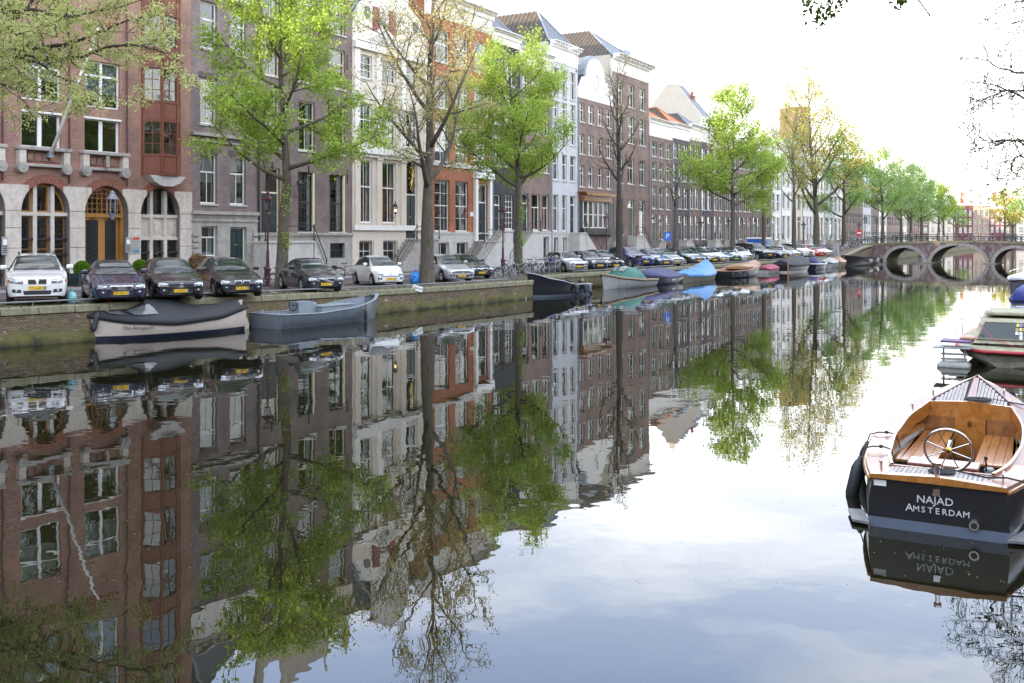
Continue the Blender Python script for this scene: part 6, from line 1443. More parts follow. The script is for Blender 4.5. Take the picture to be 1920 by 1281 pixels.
mat('grime',(.33,.31,.22),.75,var=.3,scale=3,bump=.4,stain=((.14,.15,.03),.85)); mat('old_hull',(.24,.23,.17),.7,var=.25,scale=3,stain=((.08,.09,.03),.8)); mat('caulk',(.03,.028,.026),.8,var=.1); mat('lettering_silver',(.6,.6,.58),.4,var=.05)
def hull_sections(st,chine=.8,draft=.25,n=6,flare=.06):
    """st: list of (a, halfwidth, sheer z). returns rings port->keel->starboard"""
    rings=[]
    for a,hw,z in st:
        P=[]
        for k in range(n+1):
            t=k/n; q=t*PI/2; y=hw*(math.cos(q)**.55 if t<1 else 0); zz=z-(z+draft)*(math.sin(q)**1.35); P.append((a,y,zz))
        rings.append([(x,-y,zz) for x,y,zz in P]+[(x,y,zz) for x,y,zz in P[-2::-1]])
    return rings
def loft(b,rings,m=0,cap0=True,cap1=False):
    n=len(rings[0]); o=[p for r_ in rings for p in r_]; f=[(i*n+j,(i+1)*n+j,(i+1)*n+j+1,i*n+j+1) for i in range(len(rings)-1) for j in range(n-1)]
    if cap0: f.append(tuple(range(n)))
    if cap1: f.append(tuple(range((len(rings)-1)*n,len(rings)*n))[::-1])
    b.add(o,f,m); return b
def cat(tab,a): return interp(tab,a)
def boat(name,pa,pb,label,beam=2.0,sheer=((0,.6),(.5,.5),(1,.95)),hullm='hull_navy',boot=None,rubm='rope_black',rub=.05,stern=.8,inner='inner_grey',deck=True,transom=True,draft=.25,pts=17,bowpow=2.3,open_=True,cat_='boat'):
    """pa stern, pb bow (world, water level). local x from stern to bow"""
    pa=Vector((pa.x,pa.y,0)); pb=Vector((pb.x,pb.y,0)); L=(pb-pa).length; d=(pb-pa).normalized()
    rt=root(name,tuple(pa),math.atan2(d.y,d.x),label,cat_,'boats moored along the left quay')
    hw=lambda t: beam/2*((stern+(1-stern)*math.sin(min(1,t/.4)*PI/2)) if t<.4 else (1 if t<.5 else max(.012,1-((t-.5)/.5)**bowpow)))
    sz=lambda t: cat(list(sheer),t)
    st=[(t*L,hw(t),sz(t)) for t in [i/pts for i in range(pts+1)]]
    rk=[]
    R_=hull_sections(st,draft=draft)
    # rake of the stem: shift upper points forward
    R2=[[(x+ (max(0,z)*.22 if i>pts*.7 else 0)*(i/pts-.7)/.3,y,z) for x,y,z in r_] for i,r_ in enumerate(R_)]
    h=loft(MB(),R2).build('hull',hullm,rt,smooth=False)
    h.data.shade_smooth(); h.data.set_sharp_from_angle(angle=R(40))
    if boot:
        b=MB(); RR=[]
        for (a,w_,z),r_ in zip(st,R2):
            q=[p for p in r_ if p[2]<.13]; 
        for i,(a,w_,z) in enumerate(st):
            def yat(zz):
                s=min(1,max(0,(z-zz)/(z+draft)))**(1/1.35); q=math.asin(s); return w_*(math.cos(q)**.55)+.006
            dx=(lambda zz:(max(0,zz)*.22 if i>pts*.7 else 0)*(i/pts-.7)/.3)
            RR.append([(a+dx(.14),-yat(.14),.14),(a+dx(.07),-yat(.07),.07),(a,-yat(0)-.0,-.02)])
        loft(b,RR,cap0=False); loft(b,[[(x,-y,z) for x,y,z in r_] for r_ in RR],cap0=False); b.add([(RR[0][0][0]-.008,RR[0][0][1],.14),(RR[0][0][0]-.008,-RR[0][0][1],.14),(RR[0][0][0]-.008,-RR[0][2][1],-.02),(RR[0][0][0]-.008,RR[0][2][1],-.02)],[(0,1,2,3)]); b.build('boot_stripe',boot,rt)
    port=[(r_[0][0],r_[0][1],r_[0][2]) for r_ in R2]; stb=[(r_[-1][0],r_[-1][1],r_[-1][2]) for r_ in R2]
    MB().tube(port+stb[::-1],rub,6).tube([port[0],stb[0]],rub*.8,6).build('rub_rail',rubm,rt,smooth=True)
    rt['L']=L; info=dict(rt=rt,L=L,hw=hw,sz=sz,port=port,stb=stb,st=st)
    if open_:      # inner skin, sole, side decks
        b=MB(); rr=[]
        for i,(a,w_,z) in enumerate(st[:-1]): rr.append([(a+.04,-w_*.93,z),(a+.04,-w_*.86,z*.55),(a+.04,-w_*.62,.12),(a+.04,w_*.62,.12),(a+.04,w_*.86,z*.55),(a+.04,w_*.93,z)])
        loft(b,rr,cap0=True); b.build('inner_skin',inner,rt)
        b=MB()
        for s in (-1,1):
            for i in range(len(st)-1):
                (a,w0,z0),(c,w1,z1_)=st[i],st[i+1]; p,q=(port if s<0 else stb)[i],(port if s<0 else stb)[i+1]
                b.quad((p[0],p[1],p[2]+.012),(q[0],q[1],q[2]+.012),(c+.04 if i<len(st)-2 else c,s*w1*.90,z1_+.012),(a+.04,s*w0*.90,z0+.012))
        b.build('gunwale',rubm if rubm.startswith('plank') or rubm=='mahogany' else inner,rt)
    return info
def cover(I,hf,m,name='canvas_cover',t0=.0,t1=1.0,ridge=.5,pw=1.5,wr=.03,overh=.03,seed=1,n=26,k=8):
    """stretched canvas: hf(t) ridge height above sheer"""
    b=MB(); rr=[]; g=random.Random(seed)
    for i in range(n+1):
        t=t0+(t1-t0)*i/n; w_=I['hw'](t)+overh; z=I['sz'](t); a=t*I['L']+(z*.22*(t-.7)/.3 if t>.7 else 0); h=hf(t); row=[(a,-w_,z-.10)]
        for j in range(k+1):
            u=-1+2*j/k; zz=z+.05+h*(1-abs(u)**pw); 
            v=noise.noise(Vector((a*2.2,u*2.5+seed,seed)))*wr*(1-abs(u)**4)+noise.noise(Vector((a*6+u*3,u*5,seed)))*wr*.5*(1-abs(u)**4); row.append((a,u*w_,zz+v))
        row.append((a,w_,z-.10)); rr.append(row)
    loft(b,rr,cap0=True,cap1=True); o=b.build(name,m,I['rt']); o.data.shade_smooth(); o.data.set_sharp_from_angle(angle=R(55)); return o
def fender(rt,p,h=.5,r=.09,m='rubber',tilt=(0,0)):
    x,y,z=p; f=MB().lathe([(.02,-.03),(.035,0),(r*.8,.04),(r,.1),(r,h-.1),(r*.8,h-.04),(.035,h),(.02,h+.05)],10).build('fender',m,rt,(x,y,z-h)); f.rotation_euler=(tilt[0],tilt[1],0); MB().tube([(0,0,h),(0,0,h+.22)],.012,4).build('fender_rope','rope_black',f); return f
# beige sloop under a black cover
st_,bw=W(452,622),W(206,641)
perp=Vector((-.7,.7,0))*.75
I=boat('covered_sloop',st_+perp*1.15+Vector((.25,.3,0)),bw+perp*1.1+Vector((-.2,-.25,0)),'cream sloop under a black canvas cover with a script name on its side',beam=2.05,sheer=((0,.86),(.25,.60),(.55,.50),(.8,.62),(1,.84)),hullm='hull_beige',boot='hull_navy',rubm='rope_black',rub=.085,stern=.55,open_=False,bowpow=2.6)
cover(I,lambda t:(.12+.62*math.exp(-((t-.55)/.22)**2)+.12*math.exp(-((t-.15)/.2)**2)),'canvas_black',t0=.03,t1=.97,wr=.06,seed=4)
L=I['L']; rt=I['rt']
def on_side(I,t0,t1,zf0,zf1,s,m,name,off=.008,n=10,dz0=0,dz1=0):
    b=MB(); row0=[];row1=[]
    for i in range(n+1):
        t=t0+(t1-t0)*i/n; z=I['sz'](t); hw_=I['hw'](t)
        def pt(zz):
            q=math.asin(min(1,max(0,(z-zz)/(z+.25)))**(1/1.35)); return (t*I['L'],s*(hw_*(math.cos(q)**.55)+off),zz)
        row0.append(pt(zf0(t))); row1.append(pt(zf1(t)))
    b.add(row0+row1,[(i,i+1,i+n+2,i+n+1) for i in range(n)]); return b.build(name,m,I['rt'])
for s in (-1,1): on_side(I,.02,.93,lambda t:.165,lambda t:.19,s,'hull_beige','pinstripe',.012)
MB().cbox(-.12,0,.30,.06,.05,1.0,0,.01).prism([(-.12,-.1),(-.42,-.1),(-.46,.18),(-.36,.42),(-.16,.5)],.05,o=-.025).build('rudder','hull_beige',rt); MB().prism([(-.10,.5),(.1,.5),(-.02,1.10),(-.16,1.12)],.08,o=-.04).build('stern_post','hull_beige',rt)
fender(rt,(L+.02,.25,.95),.62,.09,tilt=(0,-.25)); fender(rt,(L-.1,-.4,.9),.5,.1,tilt=(.2,.1))
# clear panels in the cover and the name
b=MB()
def cov_panel(I,t0,t1,u0,u1,hf,m='clear_vinyl',n=5,k=3,skew=0,pw=1.5):
    b=MB(); P=[]
    for i in range(n+1):
        for j in range(k+1):
            u=u0+(u1-u0)*j/k; t=t0+(t1-t0)*i/n+skew*(j/k); w_=I['hw'](t)+.03; z=I['sz'](t); P.append((t*I['L'],u*w_,z+.075+hf(t)*(1-abs(u)**pw)+.02))
    b.add(P,[(i*(k+1)+j,(i+1)*(k+1)+j,(i+1)*(k+1)+j+1,i*(k+1)+j+1) for i in range(n) for j in range(k)]); return b.build('clear_window',m,I['rt'])
hf0=lambda t:(.12+.62*math.exp(-((t-.55)/.22)**2)+.12*math.exp(-((t-.15)/.2)**2))
cov_panel(I,.66,.80,.30,.78,hf0,skew=-.02); cov_panel(I,.84,.93,.25,.72,hf0,skew=-.02)
tm=textmesh('The Annapolis',.17,'hull_black',.003,shear=.3); 
near=1
t=link('lettering',tm,rt); tt=.78; t.location=(tt*L,near*(I['hw'](tt)*.975+.02),.40); t.rotation_euler=(R(90),0,R(180)-math.atan2(I['hw'](.70)-I['hw'](.88),.18*L)); t.location[1]+=.05
# grey workboat
a0,b0=W(535,619),W(727,597); d=(b0-a0).normalized(); n_=Vector((-d.y,d.x,0))
I=boat('grey_workboat',a0+n_*.98,b0+n_*.9+d*.25,'open grey steel workboat with steering console and box, moored second from the left',beam=2.0,sheer=((0,.55),(.3,.50),(.6,.58),(.85,.78),(1,.98)),hullm='hull_grey',boot='hull_grey',rubm='inner_grey',rub=.03,stern=.92,bowpow=3.0)
rt=I['rt']; L=I['L']
MB().box(.02,-.85,.46,.75,.85,.50).build('aft_deck','inner_grey',rt); MB().box(1.5,-.25,.12,2.3,.30,.92).build('console','inner_grey',rt); 
w=MB().torus((0,0,0),.21,.018,18,5,axis='x').tube([(0,-.2,0),(0,.2,0)],.012,4).tube([(0,0,-.2),(0,0,.2)],.012,4).build('steering_wheel','black_iron',rt,(1.40,-.02,.80)); MB().tube([(0,0,0),(.12,0,0)],.02,5).build('wheel_shaft','black_iron',w)
MB().cbox(2.5,0,.60,.25,.3,.5,0,.04).build('engine_cover','inner_grey',rt); MB().cbox(3.55,0,.42,1.9,.85,.5,0,.02).build('locker','inner_grey',rt); MB().cbox(3.55,0,.69,1.96,.92,.04,0,.01).build('locker_lid','inner_grey',rt)
for k in range(16):
    t=.12+k*.05; 
    for s in (-1,1): w_=I['hw'](t); z=I['sz'](t); MB().tube([(t*L,s*w_*.90,z-.01),(t*L,s*w_*.83,z*.5),(t*L,s*w_*.62,.14)],.018,4).build('rib','inner_grey',rt)
fender(rt,(.72*L,-(I['hw'](.72)+.08),.50),.46,.08); MB().lathe([(.05,0),(.05,.16),(.09,.17),(.09,.21)],8,c=(L-.1,0,.95)).build('bollard','inner_grey',rt); MB().lathe([(.04,0),(.04,.12),(.08,.13),(.08,.16)],8,c=(.35,.55,.5)).build('bollard','steel',rt)
# black sloop with raised bow
I=boat('black_sloop',W(1104,552)+Vector((-.5,1.0,0)),W(1006,559.5)+Vector((-.35,.45,0)),'black open sloop with high bow and outboard engine, white numbered quay wall beside it',beam=2.15,sheer=((0,.62),(.4,.66),(.75,1.0),(1,1.42)),hullm='hull_black',boot='boot_blue',rubm='steel',rub=.025,stern=.85,inner='black_plastic',bowpow=2.2)
rt=I['rt']; L=I['L']; w=MB().torus((0,0,0),.22,.02,16,5,axis='x').build('steering_wheel','black_iron',rt,(1.2,0,.85)); MB().cbox(1.4,0,.5,.3,.6,.7,0,.04).build('console','black_plastic',rt); MB().box(.4,-.8,.35,.9,.8,.42).build('bench','inner_grey',rt)
e=MB().cbox(-.2,0,.62,.36,.30,.42,0,.08).build('outboard','hull_black',rt); MB().box(-.26,-.05,-.3,-.12,.05,.45).build('outboard_leg','black_plastic',e)
for t in (.12,.22,.42): fender(rt,(t*L,I['hw'](t)+.1,.62),.5,.11,'boot_blue' if t<.15 else 'rubber')
fender(rt,(-.25,.7,.60),.6,.12,'rubber',(.3,.4))
# grey boat with green sprayhood
def along(name,xa,xb,label,off=-1.4,bow='L',**k):
    a,c=quay(off,xa),quay(off,xb); return boat(name,c if bow=='L' else a,a if bow=='L' else c,label,**k)
I=along('hooded_boat',1131,1212,'pale grey boat with green sprayhood and brown rope fender round its bow',off=-1.7,beam=2.3,sheer=((0,.45),(.4,.5),(.75,.68),(1,.98)),hullm='hull_light',rubm='rope_brown',rub=.085,inner='teak',bowpow=2.0)
I2=dict(I); cover(I,lambda t:(.80*math.sin(min(1,max(0,(t-.26)/.12))*PI/2)*(1 if t<.56 else max(0,1-((t-.56)/.2)**2))),'canvas_green',name='sprayhood',t0=.28,t1=.76,wr=.03,seed=8,overh=-.12,pw=2.8)
hfg=lambda t:(.80*math.sin(min(1,max(0,(t-.26)/.12))*PI/2)*(1 if t<.56 else max(0,1-((t-.56)/.2)**2)))
for u0,u1 in ((.12,.48),(-.48,-.12)): cov_panel(I,.60,.70,u0,u1,hfg,pw=2.8)
b=MB()
L=I['L']; MB().box(.1,-.7,.42,1.2,.7,.47).build('bench','teak',I['rt'])
I=along('covered_boat',1203,1262,'dark blue boat wrapped in a navy canvas cover',off=-1.5,beam=2.2,sheer=((0,.55),(.5,.5),(1,.7)),hullm='hull_navy',rub=.04,open_=False,bowpow=3)
cover(I,lambda t:.10+.5*math.sin(PI*min(1,max(0,t*.95+.03)))**.6,'canvas_navy',wr=.07,seed=11); 
t=link('lettering',textmesh('ANNA',.2,'white_paint',.003),I['rt'],(I['L']*.45,I['hw'](.45)+.03,.32)); t.rotation_euler=(R(90),0,R(180))
I=along('tarpaulin_boat',1272,1338,'old open boat under a bright blue tarpaulin pitched over a boom',off=-1.5,bow='R',beam=2.1,sheer=((0,.5),(.5,.45),(1,.7)),hullm='old_hull',boot='old_hull',rubm='plank_brown',rub=.04,inner='inner_grey',bowpow=2.6)
cover(I,lambda t:.15+.9*max(0,(t-.02))/.80 if t<.80 else .2,'tarp_blue',name='tarpaulin',t0=.0,t1=.80,wr=.10,seed=15,overh=.06)
MB().tube([(I['L']*.25,0,.95),(I['L']*1.02,0,1.75)],.045,6).build('boom','plank_brown',I['rt'])
I=along('wooden_boat',1350,1416,'broad dark wooden boat with orange-brown planked foredeck and curved bow facing the bridge',off=-1.9,bow='R',beam=2.7,sheer=((0,.6),(.4,.62),(.75,.95),(1,1.25)),hullm='hull_black',rubm='mahogany',rub=.05,inner='plank_brown',bowpow=2.8)
cover(I,lambda t:.10,'plank_brown',name='foredeck',t0=.55,t1=.985,wr=0.0,overh=-.05,n=12)
for t,x in ((.12,1),(.3,1)): fender(I['rt'],(t*I['L'],-(I['hw'](t)+.1),.5),.5,.1)
MB().box(.6,-1,.45,1.1,1,.5).build('bench','plank_brown',I['rt'])
I=along('dinghy',1430,1456,'small white dinghy with a faded pink cover',off=-1.2,bow='R',beam=1.5,sheer=((0,.4),(1,.5)),hullm='hull_light',rub=.03,open_=False); cover(I,lambda t:.35*math.sin(PI*min(1,t*.9+.1))**.7,'canvas_red',wr=.05,seed=19)
I=along('covered_launch',1464,1511,'black launch with a charcoal canvas top near the end of the row',off=-1.7,bow='R',beam=2.3,sheer=((0,.7),(.5,.6),(1,.95)),hullm='hull_black',boot='hull_beige',rub=.06,open_=False,bowpow=2.6); cover(I,lambda t:.12+.75*math.sin(PI*min(1,max(0,t*.9+.08)))**.7,'canvas_black',wr=.05,seed=21)
MB().tube([(-.6,-.9,-.3),(-.6,-.9,1.5)],.07,6).build('mooring_post','plank_brown',I['rt'])
I=along('blue_boat',1516,1541,'blue boat with white gunwale and blue hood beside the last parked cars',off=-1.6,bow='R',beam=2.1,sheer=((0,.6),(.5,.55),(1,.8)),hullm='hull_navy',rubm='white_paint',rub=.05,inner='teak'); cover(I,lambda t:.7*math.sin(PI*(t-.15)/.4)**.5 if .15<t<.55 else 0,'canvas_navy',name='sprayhood',t0=.16,t1=.54,wr=.03,seed=23,overh=-.1)
for i,(xa,xb,lb,m1,m2) in enumerate(((1548,1563,'cluttered white boat with a pale cover near the bridge','hull_light','hull_light'),(1566,1576,'small boat with a brown cover next to the bridge boats','old_hull','plank_brown'))):
    I=along('small_boat',xa,xb,lb,off=-1.4,bow='R',beam=1.8,sheer=((0,.5),(1,.7)),hullm=m1,rub=.04,open_=False); cover(I,lambda t:.45*math.sin(PI*min(1,t*.9+.1))**.7,m2,wr=.12,seed=25+i)
I=boat('black_barge',W(1632,495.5)+Vector((0,0,0)),W(1584,500),'black steel boat with white lettering moored at the bridge foot',beam=2.6,sheer=((0,.85),(.5,.8),(1,1.25)),hullm='hull_black',rub=.06,inner='black_plastic',bowpow=3)
t=link('lettering',textmesh('MERBY',.55,'white_paint',.003),I['rt'],(I['L']*.45,I['hw'](.45)+.05,.55)); t.rotation_euler=(R(90),0,R(180)); fender(I['rt'],(.3,1.4,.8),.6,.2)
I=boat('black_barge',W(1731,480),W(1690,481.5),'black boat seen through the left bridge arch',beam=3,sheer=((0,1),(.5,.9),(1,1.3)),hullm='hull_black',rub=.06,open_=False,bowpow=3); cover(I,lambda t:.1+.5*(t<.6),'canvas_black',wr=.02); 

# ---- the varnished launch in the right foreground
BA=Vector((.4848,.8746,0)); BO=Vector((4.97,11.65,0)); ang=math.atan2(BA.y,BA.x)
nj=root('varnished_launch',tuple(BO),ang,'dark launch with varnished wood cockpit and spoked wheel in the right foreground','boat')
HWT=[(0,.70),(.5,.83),(1.2,.96),(2.5,1.07),(3.6,1.05),(4.4,.92),(5.0,.74),(5.6,.48),(6.05,.20),(6.33,.01)]
SH=[(0,.60),(1.5,.56),(3,.60),(4.2,.70),(5.2,.84),(6.33,1.03)]
def hwA(a): 
    for (x0,v0),(x1,v1) in zip(HWT,HWT[1:]):
        if a<=x1: t=(a-x0)/(x1-x0); return v0+(v1-v0)*t
    return .01
# smooth the plan curve
_h=[hwA(6.33*i/60) for i in range(61)]
for _ in range(6): _h=[_h[0]]+[(_h[i-1]+2*_h[i]+_h[i+1])/4 for i in range(1,60)]+[_h[60]]
def hA(a): k=max(0,min(59.999,a/6.33*60)); i=int(k); return _h[i]+(_h[i+1]-_h[i])*(k-i)
def sA(a): return interp(SH,a)
def ringN(a,w,z,top=True):
    P=[]; dr=.35 if a<5.5 else .35*(6.4-a)/.9
    prof=[(1,1),(1.055,.86),(1.09,.68),(1.09,.50),(1.05,.34),(.93,.2),(.72,.08),(.4,.0),(0,-.04)] if a<1.5 else [(1,1),(1.0,.8),(.985,.62),(.94,.46),(.84,.32),(.66,.2),(.42,.1),(.2,.03),(0,0)]
    if 0<=a<1.5:
        k=a/1.5; A=[(1,1),(1.055,.86),(1.09,.68),(1.09,.50),(1.05,.34),(.93,.2),(.72,.08),(.4,.0),(0,-.04)]; B=[(1,1),(1.0,.8),(.985,.62),(.94,.46),(.84,.32),(.66,.2),(.42,.1),(.2,.03),(0,0)]
        prof=[(lerp(p[0],q[0],k),lerp(p[1],q[1],k)) for p,q in zip(A,B)]
    for u,v in prof: P.append((a+(v*.0 if a<5 else (v-.5)*.16*(a-5)),u*w,-dr+(z+dr)*v))
    return [(x,-y,zz) for x,y,zz in P]+[(x,y,zz) for x,y,zz in P[-2::-1]]
st=[6.33*i/30 for i in range(31)]; RR=[ringN(a,hA(a),sA(a)) for a in st]
# hull above the boot top and below it as two skins
def skin(zlo,zhi,off,name,m,a0=0):
    b=MB(); rr=[]
    for a in st:
        r_=ringN(a,hA(a)+off,sA(a)); half=[p for p in r_[:9]]
        def at(zz):
            for p,q in zip(half,half[1:]):
                if p[2]>=zz>=q[2]: t=(p[2]-zz)/(p[2]-q[2]+1e-9); return (p[0]+(q[0]-p[0])*t,p[1]+(q[1]-p[1])*t,zz)
            return half[0] if zz>half[0][2] else half[-1]
        zt=min(zhi,half[0][2]); zs_=[zt+(zlo-zt)*k/6 for k in range(7)]; rr.append([at(z) for z in zs_])
    loft(b,rr,cap0=False); loft(b,[[(x,-y,z) for x,y,z in r_] for r_ in rr],cap0=False)
    r0=rr[0]; P=[(p[0]-off*0,p[1],p[2]) for p in r0]+[(p[0],-p[1],p[2]) for p in r0[::-1]]; b.add(P,[tuple(range(len(P)))])
    o=b.build(name,m,nj); o.data.shade_smooth(); o.data.set_sharp_from_angle(angle=R(35)); return o
skin(.125,9,0,'hull','hull_black'); skin(-.33,.125,.003,'boot_stripe','boot_blue')
# transom edge trim, side planks seen in the round
def deckpt(a,y,dz=0): w=hA(a); return (a,y,sA(a)+.035*(1-(y/max(w,.05))**2)+dz)
def plate(name,m,outline,th=.03,dz=.0,parent=None):
    """deck piece from (a,y) outline, following the sheer"""
    b=MB(); T=[deckpt(a,y,dz+th) for a,y in outline]; Bt=[deckpt(a,y,dz) for a,y in outline]; n=len(outline)
    b.add(T+Bt,[tuple(range(n)),tuple(range(2*n-1,n-1,-1))]+[(i,i+n,(i+1)%n+n,(i+1)%n) for i in range(n)]); return b.build(name,m,parent or nj)
ci=lambda a:max(.05,hA(a)-.24)                      # cockpit inner edge
A0,A1_=.50,4.62
for s in (-1,1):
    b=MB(); As=[0+6.33*i/44 for i in range(45)]
    o=[];i_=[]
    for a in As:
        w_=hA(a)+.035; iw=ci(a) if A0<=a<=A1_ else (max(.0,hA(a)-.24) if a<A0 else max(0,hA(a)-.24+(.10*(a-A1_))))
        o.append(deckpt(a,s*w_,.0)); i_.append(deckpt(a,s*max(0,iw),.0))
    n=len(As); up=lambda P,z:[(x,y,q+z) for x,y,q in P]
    b.add(up(o,.04)+up(i_,.04)+up(o,-.02)+up(i_,-.02),[(k,k+1,n+k+1,n+k) for k in range(n-1)]+[(k,k+1,2*n+k+1,2*n+k) for k in range(n-1)]+[(n+k,n+k+1,3*n+k+1,3*n+k) for k in range(n-1)]+[(2*n+k,2*n+k+1,3*n+k+1,3*n+k) for k in range(n-1)]+[(0,n,3*n,2*n)])
    b.build('side_deck','mahogany',nj)
    MB().tube([tuple(Vector(p)+Vector((0,s*.015,-.02))) for p in o],.028,6).build('rub_rail','varnish',nj,smooth=True)
# transom cap
P=[(-.05,y) for y in [-.74+1.48*k/10 for k in range(11)]]; plate('transom_cap','varnish',[(-.055,-.735),(-.055,0),(-.055,.735),(.07,.735),(.07,0),(.07,-.735)],.05,.0)
plate('transom_cap','mahogany',[(.47,-.6),(.47,.6),(.52,.6),(.52,-.6)],.06,.0)
# teak strips: aft deck and foredeck
def strips(a0,a1,iw,step=.052,center=.0,nm='deck_plank'):
    y=-1.2
    MBc=[]
    while y<1.2:
        y0,y1=y+.004,y+step-.004; ym=(y0+y1)/2
        if abs(ym)>center:
            aa=[a0+(a1-a0)*k/24 for k in range(25)]; ok=[a for a in aa if iw(a)>max(abs(y0),abs(y1))+.004]
            if len(ok)>=2:
                e0,e1=min(ok),max(ok); plate(nm,'teak',[(e0,y0),((e0+e1)/2,y0),(e1,y0),(e1,y1),((e0+e1)/2,y1),(e0,y1)],.012,.028)
        y+=step
plate('aft_deck','caulk',[(.07,-.60),(.07,0),(.07,.60),(.47,.62),(.47,0),(.47,-.62)],.02,.005); strips(.075,.465,lambda a:.60)
fw=lambda a:max(0,hA(a)-.24+.10*(a-A1_))-.01
out_=[(A1_+.05,y) for y in (-fw(A1_+.05),0,fw(A1_+.05))]+[(a,fw(a)) for a in [A1_+.2+k*.15 for k in range(9)] if fw(a)>.02]; out_=out_+[(a,-w_) for a,w_ in out_[3:][::-1]]
plate('fore_deck','caulk',out_,.02,.005); strips(A1_+.06,6.05,fw,center=.075); plate('king_plank','mahogany',[(A1_+.05,-.07),(A1_+.05,.07),(6.1,.04),(6.1,-.04)],.018,.026)
# cockpit: coaming, inner planking, sole
b=MB()
for s in (-1,1):
    As=[A0+(A1_-A0)*k/24 for k in range(25)]; T=[deckpt(a,s*(ci(a)+.0),.075) for a in As]; T2=[deckpt(a,s*(ci(a)-.035),.075) for a in As]; Lw=[(a,s*(ci(a)-.035),sA(a)-.12) for a in As]; Lo=[(a,s*ci(a),sA(a)-.02) for a in As]; n=25
    b.add(T+T2+Lw+Lo,[(k,k+1,n+k+1,n+k) for k in range(n-1)]+[(n+k,n+k+1,2*n+k+1,2*n+k) for k in range(n-1)]+[(k,k+1,3*n+k+1,3*n+k) for k in range(n-1)])
b.build('coaming','varnish',nj)
wf_=ci(A1_); MB().add([(A1_,-wf_,sA(A1_)-.14),(A1_,wf_,sA(A1_)-.14),(A1_,wf_,sA(A1_)+.09),(A1_,0,sA(A1_)+.13),(A1_,-wf_,sA(A1_)+.09),(A1_+.05,-wf_,sA(A1_)-.14),(A1_+.05,wf_,sA(A1_)-.14),(A1_+.05,wf_,sA(A1_)+.09),(A1_+.05,0,sA(A1_)+.13),(A1_+.05,-wf_,sA(A1_)+.09)],[(0,1,2,3,4),(9,8,7,6,5),(2,7,8,3),(3,8,9,4),(0,5,6,1)]).build('front_coaming','varnish',nj)
for s in (-1,1):       # lapped inner planks
    for k in range(7):
        z0=-.02+k*.075; As=[A0+.05+(A1_-A0-.1)*q/14 for q in range(15)]; r0=[(a,s*(ci(a)+.02-.045*(1-k/7)*2),z0) for a in As]; r1=[(a,s*(ci(a)+.05-.045*(1-(k+1)/7)*2),z0+.07) for a in As]
        MB().add(r0+r1,[(q,q+1,q+16,q+15) for q in range(14)]).build('ceiling_plank','teak' if k<6 else 'varnish',nj)
MB().box(A0,-.8,-.06,A1_,.8,-.02).build('sole','hull_black',nj); MB().box(A0-.02,-.62,-.05,A0,.62,.56).build('aft_panel','varnish_dark',nj)
# forward bulkhead with centre door
MB().box(A1_-.02,-.85,-.05,A1_,-.24,.62).build('bulkhead_panel','varnish_dark',nj); MB().box(A1_-.02,.22,-.05,A1_,.85,.62).build('bulkhead_panel','varnish_dark',nj); o=MB().box(A1_-.05,-.23,-.05,A1_-.02,.21,.62).build('cabin_door','varnish',nj); MB().box(A1_-.06,-.03,.5,A1_-.05,.02,.58).build('latch','chrome',o)
# benches with planked tops: port L-shape and starboard
def bench(pts,z,nm='bench'):
    b=MB(); n=len(pts); b.add([(a,y,z) for a,y in pts]+[(a,y,z-.03) for a,y in pts],[tuple(range(n)),tuple(range(2*n-1,n-1,-1))]+[(i,i+n,(i+1)%n+n,(i+1)%n) for i in range(n)]); return b.build(nm,'varnish',nj)
for k in range(5):
    y0,y1=.80-.115*k,.80-.115*(k+1)+.006; bench([(2.1,y0 if k else ci(2.1)+.02),(4.55,min(y0,ci(4.55)) if k else ci(4.55)),(4.55,y1),(2.1,y1)],.40,'bench_plank')
    bench([(2.3,-y0 if k else -ci(2.3)-.02),(4.55,-min(y0,ci(4.55)) if k else -ci(4.55)),(4.55,-y1),(2.3,-y1)],.40,'bench_plank')
MB().box(2.1,.235,-.05,4.5,.25,.33).build('bench_front','varnish_dark',nj); MB().box(2.3,-.25,-.05,4.5,-.235,.33).build('bench_front','varnish_dark',nj)
MB().box(2.08,.24,-.05,2.1,.85,.335).build('bench_end','hull_black',nj); MB().box(2.28,-.85,-.05,2.3,-.24,.335).build('bench_end','hull_black',nj)
# steering pedestal with wheel
MB().cbox(1.62,.08,.22,.34,.78,.52,0,.01).build('steering_pedestal','varnish',nj); MB().cbox(1.60,.08,.50,.42,.86,.04,0,.01).build('pedestal_top','mahogany',nj); MB().cbox(1.60,.08,-.02,.36,.7,.1,0,.01).build('pedestal_foot','hull_black',nj)
wh=root('tmp',(0,0,0),0,None,None) if False else None
wz,wx,wy,wrad=.76,1.24,-.01,.285
b=MB().torus((0,0,0),wrad,.016,36,7,axis='x')
w_=b.build('steering_wheel','chrome',nj,(wx,wy,wz),smooth=True); w_.rotation_euler=(0,R(-14),0)
for k in range(8): q=2*PI*k/8+.35; MB().tube([(-.01,.03*math.cos(q),.03*math.sin(q)),(0,wrad*math.cos(q),wrad*math.sin(q))],.0075,5).build('spoke','chrome',w_)
h_=MB().lathe([(.045,-.01),(.05,.02),(.03,.045),(.0,.05)],14).mesh('wheel_hub','brass'); o=link('wheel_hub',h_,w_); o.rotation_euler=(0,R(-90),0); MB().tube([(.02,0,0),(.25,0,0)],.03,8).build('wheel_shaft','steel',w_)
MB().cbox(1.75,-.45,.25,.14,.12,.45,0,.02).build('throttle_box','inner_grey',nj); MB().tube([(1.68,-.42,.45),(1.60,-.42,.62)],.012,6).ball((1.60,-.42,.63),.025,.025,.025,8,5).build('throttle_lever','black_plastic',nj)
MB().tube([(2.4,-.28,.1),(2.4,-.28,.3),(2.7,-.28,.3),(2.7,-.28,.1)],.012,5).build('grab_rail','chrome',nj)
